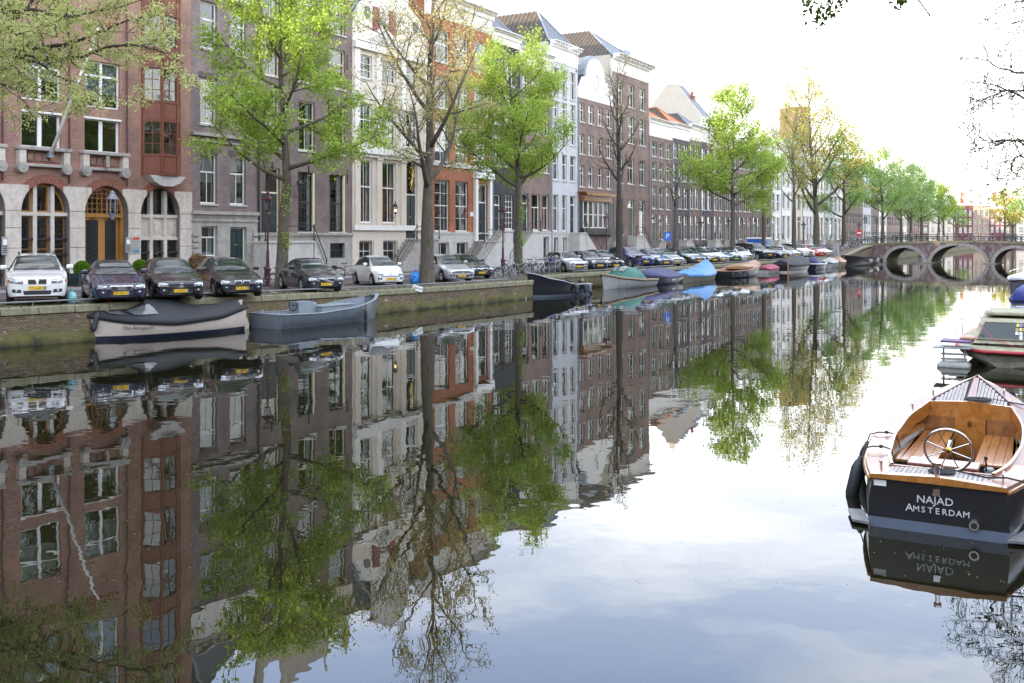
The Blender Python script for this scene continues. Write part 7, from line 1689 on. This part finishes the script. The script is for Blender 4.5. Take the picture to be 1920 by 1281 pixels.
# rope coils, cleats, fenders, exhaust, name
def coil(a,y,r,nt,nm='rope_coil'):
    z=deckpt(a,y,.055)[2]; P=[]
    for k in range(nt*24): q=2*PI*k/24; rr_=r*(1-k/(nt*24)*.9); P.append((a+rr_*math.cos(q),y+rr_*math.sin(q),z+.003*math.sin(k)))
    return MB().tube(P,.012,5).build(nm,'rope_black',nj,smooth=True)
c1=root('rope_coil',tuple(BO+BA*.27+Vector((BA.y,-BA.x,0))*.02),ang,'flat spiral coil of black rope on the aft deck of the varnished launch','rope','ropes on the launch')
def coil_t(rt,r,nt,z,tail):
    P=[]; n=nt*24
    for k in range(n): q=2*PI*k/24; rr_=r*(.08+k/n*.92); P.append((rr_*math.cos(q),rr_*math.sin(q),z))
    MB().tube(P+tail,.011,5).build('rope','rope_black',rt,smooth=True)
coil_t(c1,.155,6,deckpt(.27,0,.06)[2],[(.14,-.12,deckpt(.3,0,.06)[2]),(.05,-.5,.66),(.02,-.70,.69),(-.02,-1.2,.62),(-.1,-1.9,.9)])
c2=root('rope_coil',tuple(BO+BA*4.88+Vector((BA.y,-BA.x,0))*.10),ang,'flat spiral coil of black rope on the foredeck of the varnished launch','rope','ropes on the launch')
coil_t(c2,.20,7,deckpt(4.88,.1,.06)[2],[(.12,-.35,sA(4.9)+.07),(-.12,-.72,sA(4.8)+.08),(-.2,-1.4,.95),(-.2,-2.4,1.1)])
def cleat(a,y): MB().tube([(a-.09,y,sA(a)+.13),(a+.09,y,sA(a)+.13)],.012,6).tube([(a-.04,y,sA(a)+.05),(a-.04,y,sA(a)+.13)],.010,5).tube([(a+.04,y,sA(a)+.05),(a+.04,y,sA(a)+.13)],.010,5).build('cleat','chrome',nj)
for a,y in ((.4,.68),(4.3,.80),(5.1,.58),(.35,-.68),(5.4,-.45),(4.15,-.82)): cleat(a,y)
MB().lathe([(.03,0),(.028,.14),(.045,.15),(.045,.18)],10,c=(.03,0,.66)).build('stern_post','chrome',nj); MB().lathe([(.035,0),(.04,.03),(.0,.06)],10,c=(0,0,0)) if False else None
for a,tl in ((1.45,.12),(2.5,.05)):
    y=hA(a)+.13; f=root('boat_fender',tuple(BO+BA*a+Vector((BA.y,-BA.x,0))*(-y)+Vector((0,0,.47))),ang,'fat black fender at the port quarter of the varnished launch, the nearer of two' if a<2 else 'black fender amidships on the port side of the launch, the farther of two','fender','fenders on the launch')
    r=.088 if a<2 else .075; o=MB().lathe([(.02,-.62),(.04,-.60),(r*.75,-.55),(r,-.46),(r,-.12),(r*.7,-.03),(.04,0),(.03,.05)],14).build('body','rubber',f,smooth=True); o.rotation_euler=(R(12),R(4),0)
    MB().tube([(0,0,.03),(0,-.04,.16),(0,-.16,.20),(.04,-.30,.20),(.02,-.40,.18),(-.08,-.46,.02)],.010,5).ball((0,-.27,.21),.03,.03,.025,8,5).build('rope','rope_black',f)
ex=MB().lathe([(.055,0),(.06,.03),(.055,.05),(.035,.05),(.03,.0)],18).build('exhaust','chrome',nj,(-.0,-.40,.17)); ex.rotation_euler=(0,R(-90),0); MB().lathe([(.034,.0),(.034,.052)],16).build('exhaust_bore','black_plastic',ex)
MB().cbox(-.015,0,.50,.03,.085,.095,0,.008).build('stern_light','chrome',nj); MB().box(-.008,.56,.50,-.002,.70,.57).build('licence_plate','white_paint',nj)
for tx_,sz_,z_,y_ in (('NAJAD',.135,.395,.02),):
    t=link('lettering',textmesh(tx_,sz_*.92,'lettering_silver',.004),nj,(-.012,y_,z_)); t.rotation_euler=(R(90),0,R(-90)); t.scale=(1.05,1,1)
cx=.0
for ch,w0,s_ in zip('AMSTERDAM',range(9),[1.15]+[.9]*8):
    t=link('lettering',textmesh(ch,.11*s_,'lettering_silver',.004),nj,(-.012,.30-.077*w0,.275+(.006 if w0==0 else 0))); t.rotation_euler=(R(90),0,R(-90)); t.scale=(1.02,1,1)
MB().box(-.12,-1.0,.02,.5,-.86,.05).box(-.12,.88,.02,.55,1.10,.05).build('swim_plate','inner_grey',nj) if False else None
for s in (-1,1): MB().prism([(-.06,s*.74),(-.02,s*.95),(.45,s*1.08),(.50,s*.9)],.03,axis='z',o=.03).build('stern_guard','guard_plate',nj)
# ---- weathered cabin boat behind the launch
def P2(x,d): return Vector(((x-CX)/F*d,d,0))
cb=root('weathered_cabin_boat',tuple(P2(1876,26.4)+Vector((.4848,.8746,0))*.0),ang,'grimy mossy cabin boat with red rub rail and stickers in its windscreen','boat')
HB=1.45; OF=-.25
def ry(y): return y+OF
b=MB(); secs=[]
for a,w_,z,kz in ((0,.95,.42,-.05),(.15,1.15,.45,-.3),(.8,1.35,.48,-.4),(3,1.4,.5,-.4),(6,1.3,.5,-.4)):
    secs.append([(a-.12*(a==0),-w_+OF,z),(a,-w_*.96+OF,z-.18),(a,-w_*.55+OF,kz*.2+.12),(a,-.0+OF*0+.0,kz),(a,w_*.55+OF,kz*.2+.12),(a,w_*.96+OF,z-.18),(a-.12*(a==0),w_+OF,z)])
# local y: +y is port (left in view)
loft(b,secs).build('hull','old_hull',cb)
b=MB(); pts=[(6,1.3+OF,.5),(3,1.42+OF,.5),(.8,1.38+OF,.48),(.15,1.2+OF,.45),(-.1,1.0+OF,.43),(-.2,.6+OF,.42),(-.22,0+OF,.42),(-.2,-.6+OF,.42),(-.1,-1.0+OF,.43),(.15,-1.2+OF,.45),(.8,-1.38+OF,.48),(6,-1.3+OF,.5)]
b.tube(pts,.05,7).build('rub_rail','red_trim',cb,smooth=True)
b=MB(); b.add([(p[0],p[1]*.98,p[2]+.03) for p in pts],[tuple(range(len(pts)))]); b.build('deck','grime',cb)
# cabin: sloping windscreen
cv=[(.75,-1.05,.55),(.75,1.05,.55),(1.75,.85,1.12),(1.75,-.85,1.12),(4.6,.9,1.22),(4.6,-.9,1.22),(4.6,1.15,.5),(4.6,-1.15,.5)]
cv=[(x,y+OF,z) for x,y,z in cv]
b=MB(); b.add(cv,[(0,3,2,1),(3,5,4,2),(1,2,4,6),(0,7,5,3)]); b.build('cabin','grime',cb)
def bil(u,v): 
    p=Vector(cv[1]).lerp(Vector(cv[0]),u); q=Vector(cv[2]).lerp(Vector(cv[3]),u); return p.lerp(q,v)+Vector((-.02,0,.03))
b=MB(); b.add([tuple(bil(u,v)) for u,v in ((.07,.14),(.93,.14),(.93,.86),(.09,.86))],[(0,1,2,3)]); ws=b.build('windscreen','glass_car',cb)
b=MB().tube([tuple(bil(u,v)) for u,v in ((.07,.14),(.93,.14),(.93,.86),(.09,.86),(.07,.14))],.022,5).build('windscreen_frame','old_hull',cb)
for k,(u,v,m_) in enumerate(((.56,.76,'plate_yellow'),(.60,.76,'tarp_blue'),(.64,.76,'canvas_red'),(.55,.58,'grime'),(.60,.58,'plate_yellow'),(.65,.58,'hull_light'),(.60,.40,'white_paint'),(.55,.42,'white_paint'),(.60,.24,'white_paint'))):
    c=[bil(u-.017,v-.07),bil(u+.017,v-.07),bil(u+.017,v+.06),bil(u-.017,v+.06)]; MB().add([tuple(p+Vector((-.008,0,.012))) for p in c],[(0,1,2,3)]).build('sticker',m_,ws)
MB().cbox(3.2,OF,1.27,1.9,1.5,.10,0,.03).build('roof_hatch','grime',cb); MB().tube([(1.3,.75,1.2),(1.1,.5,.95),(.5,.2,.7),(.2,-.3,.56)],.010,5).build('cable','red_trim',cb)
for a,y in ((.35,.35),(.3,-.55),(1.9,.6)): MB().tube([(a-.08,y,.6 if a<1 else 1.2),(a+.08,y,.6 if a<1 else 1.2)],.018,5).tube([(a,y,.5 if a<1 else 1.12),(a,y,.6 if a<1 else 1.2)],.014,5).build('cleat','black_iron',cb)
MB().tube([(1.2,1.22,.55),(1.4,1.2,.95),(2.6,1.15,1.1),(2.8,1.15,.6)],.016,5).build('grab_rail','steel',cb)
# ---- little float raft with an upturned box left of the cabin boat
fr=root('small_raft',tuple(P2(1789,26.6)),ang,'small float raft with trestles and a dark purple board left of the cabin boat','raft')
MB().cbox(0,0,.03,.5,.62,.16,0,.06).build('float','hull_light',fr); 
for z in (.16,.26): MB().cbox(0,0,z,.12,.5,.04,0,.01).build('trestle','steel',fr)
for s in (-1,1): MB().tube([(0,s*.2,.1),(0,s*.2,.4)],.02,5).build('leg','steel',fr)
MB().cbox(0,.03,.40,.5,.7,.03,0,.01).build('shelf','inner_grey',fr); o=MB().prism([(-.15,-.3),(.35,-.35),(.45,.25),(-.15,.25)],.04,axis='z',o=.50).build('board','canvas_purple',fr); 
MB().lathe([(.17,0),(.17,.03),(.1,.06)],16,c=(.35,-.25,.55)).build('lid','plank_brown',fr)
fr.scale=(1.3,1.3,1.3)
# ---- craft at the right edge further back
db=boat('grey_cruiser',W(1990,522),W(1896,574),'grey cruiser bow with rails and black fender at the right edge',beam=2.6,sheer=((0,1.0),(.5,1.0),(1,1.25)),hullm='hull_grey',rubm='hull_black',rub=.05,open_=False,bowpow=2.2)
cover(db,lambda t:.12,'inner_grey',name='deck',wr=0,overh=-.03); 
for s in (-1,1): MB().tube([(db['L']*t,s*(db['hw'](t)*.9),db['sz'](t)+(.35 if t<.97 else .3)) for t in (.55,.7,.85,.95)],.018,5).build('deck_rail','chrome',db['rt'])
fender(db['rt'],(db['L']*.93,.42,1.25),1.0,.10)
bb_=boat('blue_covered_boat',W(2010,575),W(1902,598),'boat under a royal blue cover at the right edge, grey cloth on top',beam=2.0,sheer=((0,.6),(1,.75)),hullm='hull_light',rub=.05,open_=False); cover(bb_,lambda t:.3+.5*math.sin(PI*min(1,t))**.7,'canvas_royal',wr=.06,seed=33)
cl=root('grey_cloth',tuple(P2(1908,31.6)+Vector((0,0,1.15))),0,'crumpled grey cloth lying on the royal blue boat cover','cloth')
MB().ball((0,0,0),.3,.25,.12,12,7,jit=.25).build('cloth_fold','inner_grey',cl)
# ================= street furniture
def street_lamp(px,off,ytop,label,m='maroon_iron',pos=None):
    p=quay(off,px) if pos is None else pos; H=EYE+(VY-ytop)*p.y/F-p.z
    rt=root('street_lamp',tuple(p),0,label,'street lamp','crowned street lamps along the quay')
    h=H-1.05
    MB().lathe([(.20,0),(.20,.12),(.15,.16),(.13,.75),(.17,.80),(.17,.86),(.09,.95),(.07,1.6),(.09,1.64),(.055,1.7),(.045,h-.25),(.07,h-.2),(.04,h-.12),(.04,h)],12).tube([(-.3,0,h-.45),(.3,0,h-.45)],.018,6).build('post',m,rt,smooth=False)
    MB().lathe([(.12,h+.02),(.22,h+.52)],6).build('lamp_glass','lamp_glass',rt)
    b=MB().lathe([(.04,h-.02),(.12,h),(.13,h+.03)],6).lathe([(.29,h+.52),(.30,h+.56),(.2,h+.60),(.12,h+.72),(.06,h+.78),(.09,h+.86),(.05,h+.9),(.03,h+.98),(.0,h+1.05)],12)
    b.build('crown_cap',m,rt); b=MB()
    for k in range(6):
        q=2*PI*(k+.5)/6; b.tube([(.12*math.cos(q),.12*math.sin(q),h+.02),(.225*math.cos(q),.225*math.sin(q),h+.53)],.012,4)
    b.build('lantern_bars',m,rt); b=MB()
    for k in range(12): q=2*PI*k/12; b.lathe([(.0,0),(.022,.02),(.03,.05),(.012,.09),(.0,.11)],5,c=(.28*math.cos(q),.28*math.sin(q),h+.56))
    b.build('crown_points',m,rt)
    return rt
street_lamp(502,6.4,355,'crowned maroon street lamp left of the first leafy elm'); street_lamp(943,5.0,383,'crowned maroon street lamp left of the bicycle racks'); street_lamp(1137,5.5,397,'crowned maroon street lamp in front of the timber shopfront')
street_lamp(1313,5.0,408,'crowned maroon street lamp above the slate estate car'); street_lamp(1507,4.5,414,'crowned dark street lamp left of the big yellow-green elm','black_iron'); street_lamp(1611,3.0,415,'crowned street lamp above the no-entry sign by the bridge','black_iron')
street_lamp(1622,2.0,404,'taller dark street lamp at the left end of the bridge','black_iron'); street_lamp(1644,1.2,405,'street lamp standing on the bridge end, right of the taller one','black_iron')
# parking sign, no-entry sign, quay notice
p=quay(3.2,1246); rt=root('parking_sign',tuple(p),0,'blue parking sign with a white P on a grey pole','sign'); z=EYE+(VY-435)*p.y/F-p.z
MB().tube([(0,0,0),(0,0,z+.1)],.04,8).build('pole','steel',rt); o=MB().box(-.05,-.05,z-.75,.55,-.03,z).build('sign_plate','sign_blue2',rt); t=link('lettering',textmesh('P',.6,'white_paint',.004),o,(.25,-.06,z-.38)); t.rotation_euler=(R(90),0,0)
p=quay(1.0,1611); rt=root('no_entry_sign',tuple(p+Vector((0,0,.5))),0,'round red no-entry sign with a white bar by the bridge','sign'); z=EYE+(VY-437)*p.y/F-p.z-.5; r=13/2*p.y/F/2+.18
MB().tube([(0,.05,0),(0,.05,z)],.05,6).build('pole','steel',rt); MB().prism([(r*math.cos(2*PI*k/20),z+r*math.sin(2*PI*k/20)) for k in range(20)],.03,o=-.03).build('sign_plate','sign_red',rt); MB().box(-r*.65,-.05,z-.09,r*.65,-.031,z+.09).build('sign_bar','white_paint',rt)
p=quay(.0,782); rt=root('notice_board',tuple(p+Vector((0,-.06,0))),R(38),'small white notice hanging askew from the quay rail','sign'); o=MB().box(-.28,-.02,-.13,.28,0,.13).build('board','white_paint',rt,(0,-.05,.0)); o.rotation_euler=(0,R(14),0)
t=link('lettering',textmesh('VERBODEN',.10,'ink',.002),o,(0,-.024,.0)); t.rotation_euler=(R(90),0,0); MB().tube([(-.1,-.02,.1),(0,.0,.35)],.006,4).build('string','rope_brown',rt)
# ---- bicycles
def bike_meshes():
    R_=.34; b={}
    w=MB().torus((0,0,0),R_,.018,22,5).torus((0,0,0),R_-.025,.008,18,4)
    b['wheel']=w.mesh('wheel','rubber'); s=MB()
    for k in range(10): q=2*PI*k/10; s.tube([(0,.012*(-1)**k,0),((R_-.03)*math.cos(q),0,(R_-.03)*math.sin(q))],.003,3)
    s.tube([(0,-.04,0),(0,.04,0)],.02,6); b['spokes']=s.mesh('spokes','steel'); return b
BMs=bike_meshes(); _fr={}
def bicycle(pos,rz,label,col='black_iron',saddle='black_plastic',crate=None,group='bicycles on the quay',simple=False,lean=0):
    rt=root('bicycle',tuple(pos),rz,label,'bicycle',group); rt.rotation_euler=(lean,0,rz)
    for x in (0,1.08): o=link('wheel',BMs['wheel'],rt,(x,0,.34)); link('spokes',BMs['spokes'],o)
    if col not in _fr:
        f=MB().tube([(0,0,.34),(.42,0,.30),(.90,0,.75)],.016,6).tube([(.42,0,.30),(.28,0,.82)],.016,6).tube([(.30,0,.72),(.88,0,.80)],.015,6).tube([(0,0,.34),(.30,0,.74)],.011,5).tube([(1.08,0,.34),(.94,0,.60),(.88,0,.86)],.015,6)
        _fr[col]=f.mesh('frame',col); 
        _fr['hb']=MB().tube([(.88,0,.86),(.86,0,1.05)],.014,6).tube([(.68,-.27,1.04),(.80,-.25,1.08),(.88,0,1.06),(.80,.25,1.08),(.68,.27,1.04)],.013,6).mesh('handlebar','steel')
        _fr['sd']=MB().cbox(.26,0,.93,.25,.14,.05,0,.02).cbox(.40,0,.93,.12,.05,.04,0,.01).tube([(.28,0,.8),(.27,0,.92)],.013,5).mesh('saddle',saddle)
        _fr['mg']=MB().torus((0,0,.34),.375,.012,12,4,arc=.5).tube([(-.32,0,.62),(.10,0,.62)],.012,5).tube([(-.28,0,.62),(0,0,.34)],.008,4).mesh('mudguard','black_plastic')
        _fr['cr']=MB().tube([(.42,-.08,.30),(.42,.08,.30)],.015,5).tube([(.42,.08,.30),(.50,.08,.16)],.010,4).tube([(.42,-.08,.30),(.34,-.08,.44)],.010,4).box(.46,.08,.14,.56,.15,.17).box(.28,-.15,.43,.38,-.08,.46).mesh('crank','steel')
    link('frame',_fr[col],rt); link('handlebar',_fr['hb'],rt); link('saddle',_fr['sd'],rt); link('mudguard',_fr['mg'],rt); link('crank',_fr['cr'],rt)
    if crate: MB().box(1.0,-.2,.78,1.35,.2,.80).box(1.0,-.2,.8,1.02,.2,1.02).box(1.33,-.2,.8,1.35,.2,1.02).box(1.02,-.2,.8,1.33,-.18,1.02).box(1.02,.18,.8,1.33,.2,1.02).build('crate',crate,rt)
    return rt
def at_st(px,off,dz=0): p=quay(off,px); return p+Vector((0,0,dz))
bk=[(496,6.0,100,'old city bicycle with red rear light parked at the foot of the maroon lamp','black_iron',None),(509,5.2,75,'silver bicycle leaning by the first leafy elm','steel',None),(636,9.8,20,'black bicycle on the pavement behind the dark saloon','black_iron',None),
(934,1.9,35,'grey bicycle on its own at the left rack','steel',None),(948,2.6,60,'bicycle leaning behind the left rack hoops','black_iron',None),(962,1.6,28,'pale bicycle right of the lamp by the leafy elm','steel',None),(986,2.9,40,'dark bicycle right of the second leafy elm trunk','black_iron',None),(994,2.4,65,'green-framed bicycle in the crowded rack','green_bike',None),(1002,2.0,50,'white bicycle in the crowded rack','white_paint',None),
(1010,2.7,35,'black bicycle with a purple front crate','black_iron','canvas_purple'),(1018,2.0,60,'dark bicycle left of the purple crate hoop','black_iron',None),(1026,2.8,45,'grey bicycle next to the purple covered one','steel',None),(1036,2.4,70,'bicycle at the right end of the racks beside the silver round-eyed car','black_iron',None),(1046,3.4,55,'maroon bicycle behind the right end of the racks','red_paint',None),(1172,.9,20,'black bicycle between the bare tree and the large blue car','black_iron','black_plastic'),
(1405,.6,60,'bicycle at the rail before the small white car','black_iron',None),(1414,.6,80,'second bicycle at the rail before the tall boxy car','steel',None)]
for px,off,a,lb,c_,cr_ in bk: bicycle(at_st(px,off),R(a),lb,c_,crate=cr_,lean=R(rnd.uniform(-7,7)))
for i,px in enumerate((928,956,1002,1020,1041)):
    p=at_st(px,2.0); rt=root('bicycle_rack',tuple(p),R(60),['left-most steel hoop of the bicycle racks','steel rack hoop by the leafy elm','steel rack hoop in the middle of the crowd','steel rack hoop beside the purple crate','right-most steel hoop of the bicycle racks'][i],'bicycle rack','steel bicycle rack hoops')
    MB().tube([(0,0,0),(0,0,.72),(.06,0,.8),(.64,0,.8),(.7,0,.72),(.7,0,0)],.025,6).build('hoop','steel',rt); MB().tube([(.02,0,.42),(.68,0,.42)],.015,5).build('crossbar','steel',rt)
# many bicycles at the bridge: rows along the parapet and on the approach
cols_=['black_iron','black_iron','steel','red_paint','sign_blue2','green_bike','white_paint']
where=['on the bridge parapet']
g=random.Random(12)
ordn=['first','second','third','fourth','fifth']
for i in range(34):
    t=-2+i*.82+g.uniform(-.1,.1); q=A_+bd*t+bn*g.uniform(.5,.95)+Vector((0,0,deck(t)))
    cnm=g.choice([0,0,1,2,3,4,5,6]); c_=cols_[cnm]
    bicycle(q,math.atan2(bd.y,bd.x)+g.uniform(-.5,.5)+(PI if g.random()<.5 else 0),['black','black','grey','maroon','blue','green','white'][cnm]+' bicycle on the bridge, '+ordn[i%5]+' '+(['at the far left end','over the left arch','over the first pier','left over the middle arch','right over the middle arch','over the second pier','over the right arch'][min(6,i//5)]),c_,group='bicycles on the bridge',lean=R(g.uniform(-8,8)))
for i in range(26):
    s=84+i*.62; o_=qout(s)-g.uniform(1.2,4.0); k_=g.randrange(7); bicycle(fp(s,o_,zr(s,o_)),ANG+g.uniform(-.9,.9),['black','black','grey','maroon','blue','green','white'][k_]+' bicycle, '+['first','second','third','fourth','fifth','sixth','seventh'][i%7]+' of those crowded on the ramp '+['nearest the last cars','below the lamps','by the no-entry sign','where the ramp meets the bridge'][min(3,i//7)],cols_[k_],group='bicycles on the bridge ramp',lean=R(g.uniform(-8,8)))
# ---- planters with box balls, dry bush, refuse bags
def planter(px,py,label,bush='leaf_box',w=.85,m='planter_green',r=.34,hgt=.55,out=2.0):
    q=P0+Vector((U1.y,-U1.x,0))*out; r_=(px-CX)/F; p=q+U1*((q.y*r_-q.x)/(U1.x-U1.y*r_)); p.z=street(-5)+.1; rt=root('planter',tuple(p),A1,label,'planter','planters on the pavement')
    n=5
    for k in range(n):
        z=.06+k*hgt/n
        for f in range(4):
            o=link('board',MB().box(-w/2+.05,-w/2,z,w/2-.05,-w/2+.03,z+hgt/n-.012).mesh('board',m),rt,(0,0,0),f*PI/2)
    for sx_ in (-1,1):
        for sy in (-1,1): MB().box(sx_*w/2-.05,sy*w/2-.05,0,sx_*w/2+.05,sy*w/2+.05,hgt+.1).build('corner_post',m,rt)
    MB().box(-w/2+.04,-w/2+.04,hgt-.1,w/2-.04,w/2-.04,hgt-.06).build('soil','dirt',rt)
    g=np.random.default_rng(int(px)); v=g.normal(size=(2600,3)); v/=np.linalg.norm(v,axis=1)[:,None]; v=v*(r*g.uniform(.82,1.02,2600)[:,None]); v[:,2]+=hgt+r*.75
    if bush!='leaf_box': v*=1; 
    quads_object('shrub',leaf_cloud([tuple(q) for q in v],.035 if bush=='leaf_box' else .05,3 if bush=='leaf_box' else 2,.02 if bush=='leaf_box' else .08,int(px)),bush,rt)
mat('planter_green',(.012,.03,.028),.5,var=.2,scale=6); mat('planter_tan',(.42,.3,.17),.8,var=.2)
planter(154,495,'dark green slatted planter with clipped box ball, right of the white off-road car'); planter(263,500,'dark green slatted planter with clipped box ball, behind the black hatchback')
planter(372,500,'tan planter with a dry brown bush before the grey stone ground floor','leaf_dry',.8,'planter_tan',.44,.5,1.6)
def bag(px,off,label,m,sc=.3,name='refuse_bag'):
    p=quay(off,px); rt=root(name,tuple(p),.4,label,'bag','litter on the quay'); b=MB().ball((0,0,sc*.85),sc*.8,sc*.7,sc*.95,12,8,jit=.10).lathe([(.05,0),(.04,.06),(.09,.13)],7,c=(0,0,sc*1.7)); b.build('plastic',m,rt)
bag(779,2.2,'bright blue refuse bag leaning on the thick forked tree','bag_blue',.38); bag(135,.9,'pale turquoise carrier bag beside the white off-road car','bag_teal',.22); bag(203,.5,'crumpled red plastic scrap on the quay edge','bag_red',.09,'plastic_scrap')
# blue construction toilet box far along, bin
p=quay(9,1418); rt=root('site_cabin',tuple(p),ANG,'blue and white site cabin behind the parked cars','cabin'); MB().box(0,-1.1,0,2.4,1.1,2.1).build('wall','sign_blue2',rt); MB().box(-.1,-1.2,2.1,2.5,1.2,2.3).build('roof','white_paint',rt); MB().box(.9,-1.13,0,1.7,-1.10,1.9).build('door','sign_blue',rt)
p=quay(.9,1566); rt=root('quay_cabinet',tuple(p),ANG,'pale grey utility cabinet on the grassy quay corner before the bridge','cabinet'); MB().box(0,-.3,0,.6,.3,1.5).build('housing','hull_light',rt); MB().box(-.03,-.33,1.5,.63,.33,1.56).build('lid','steel',rt)
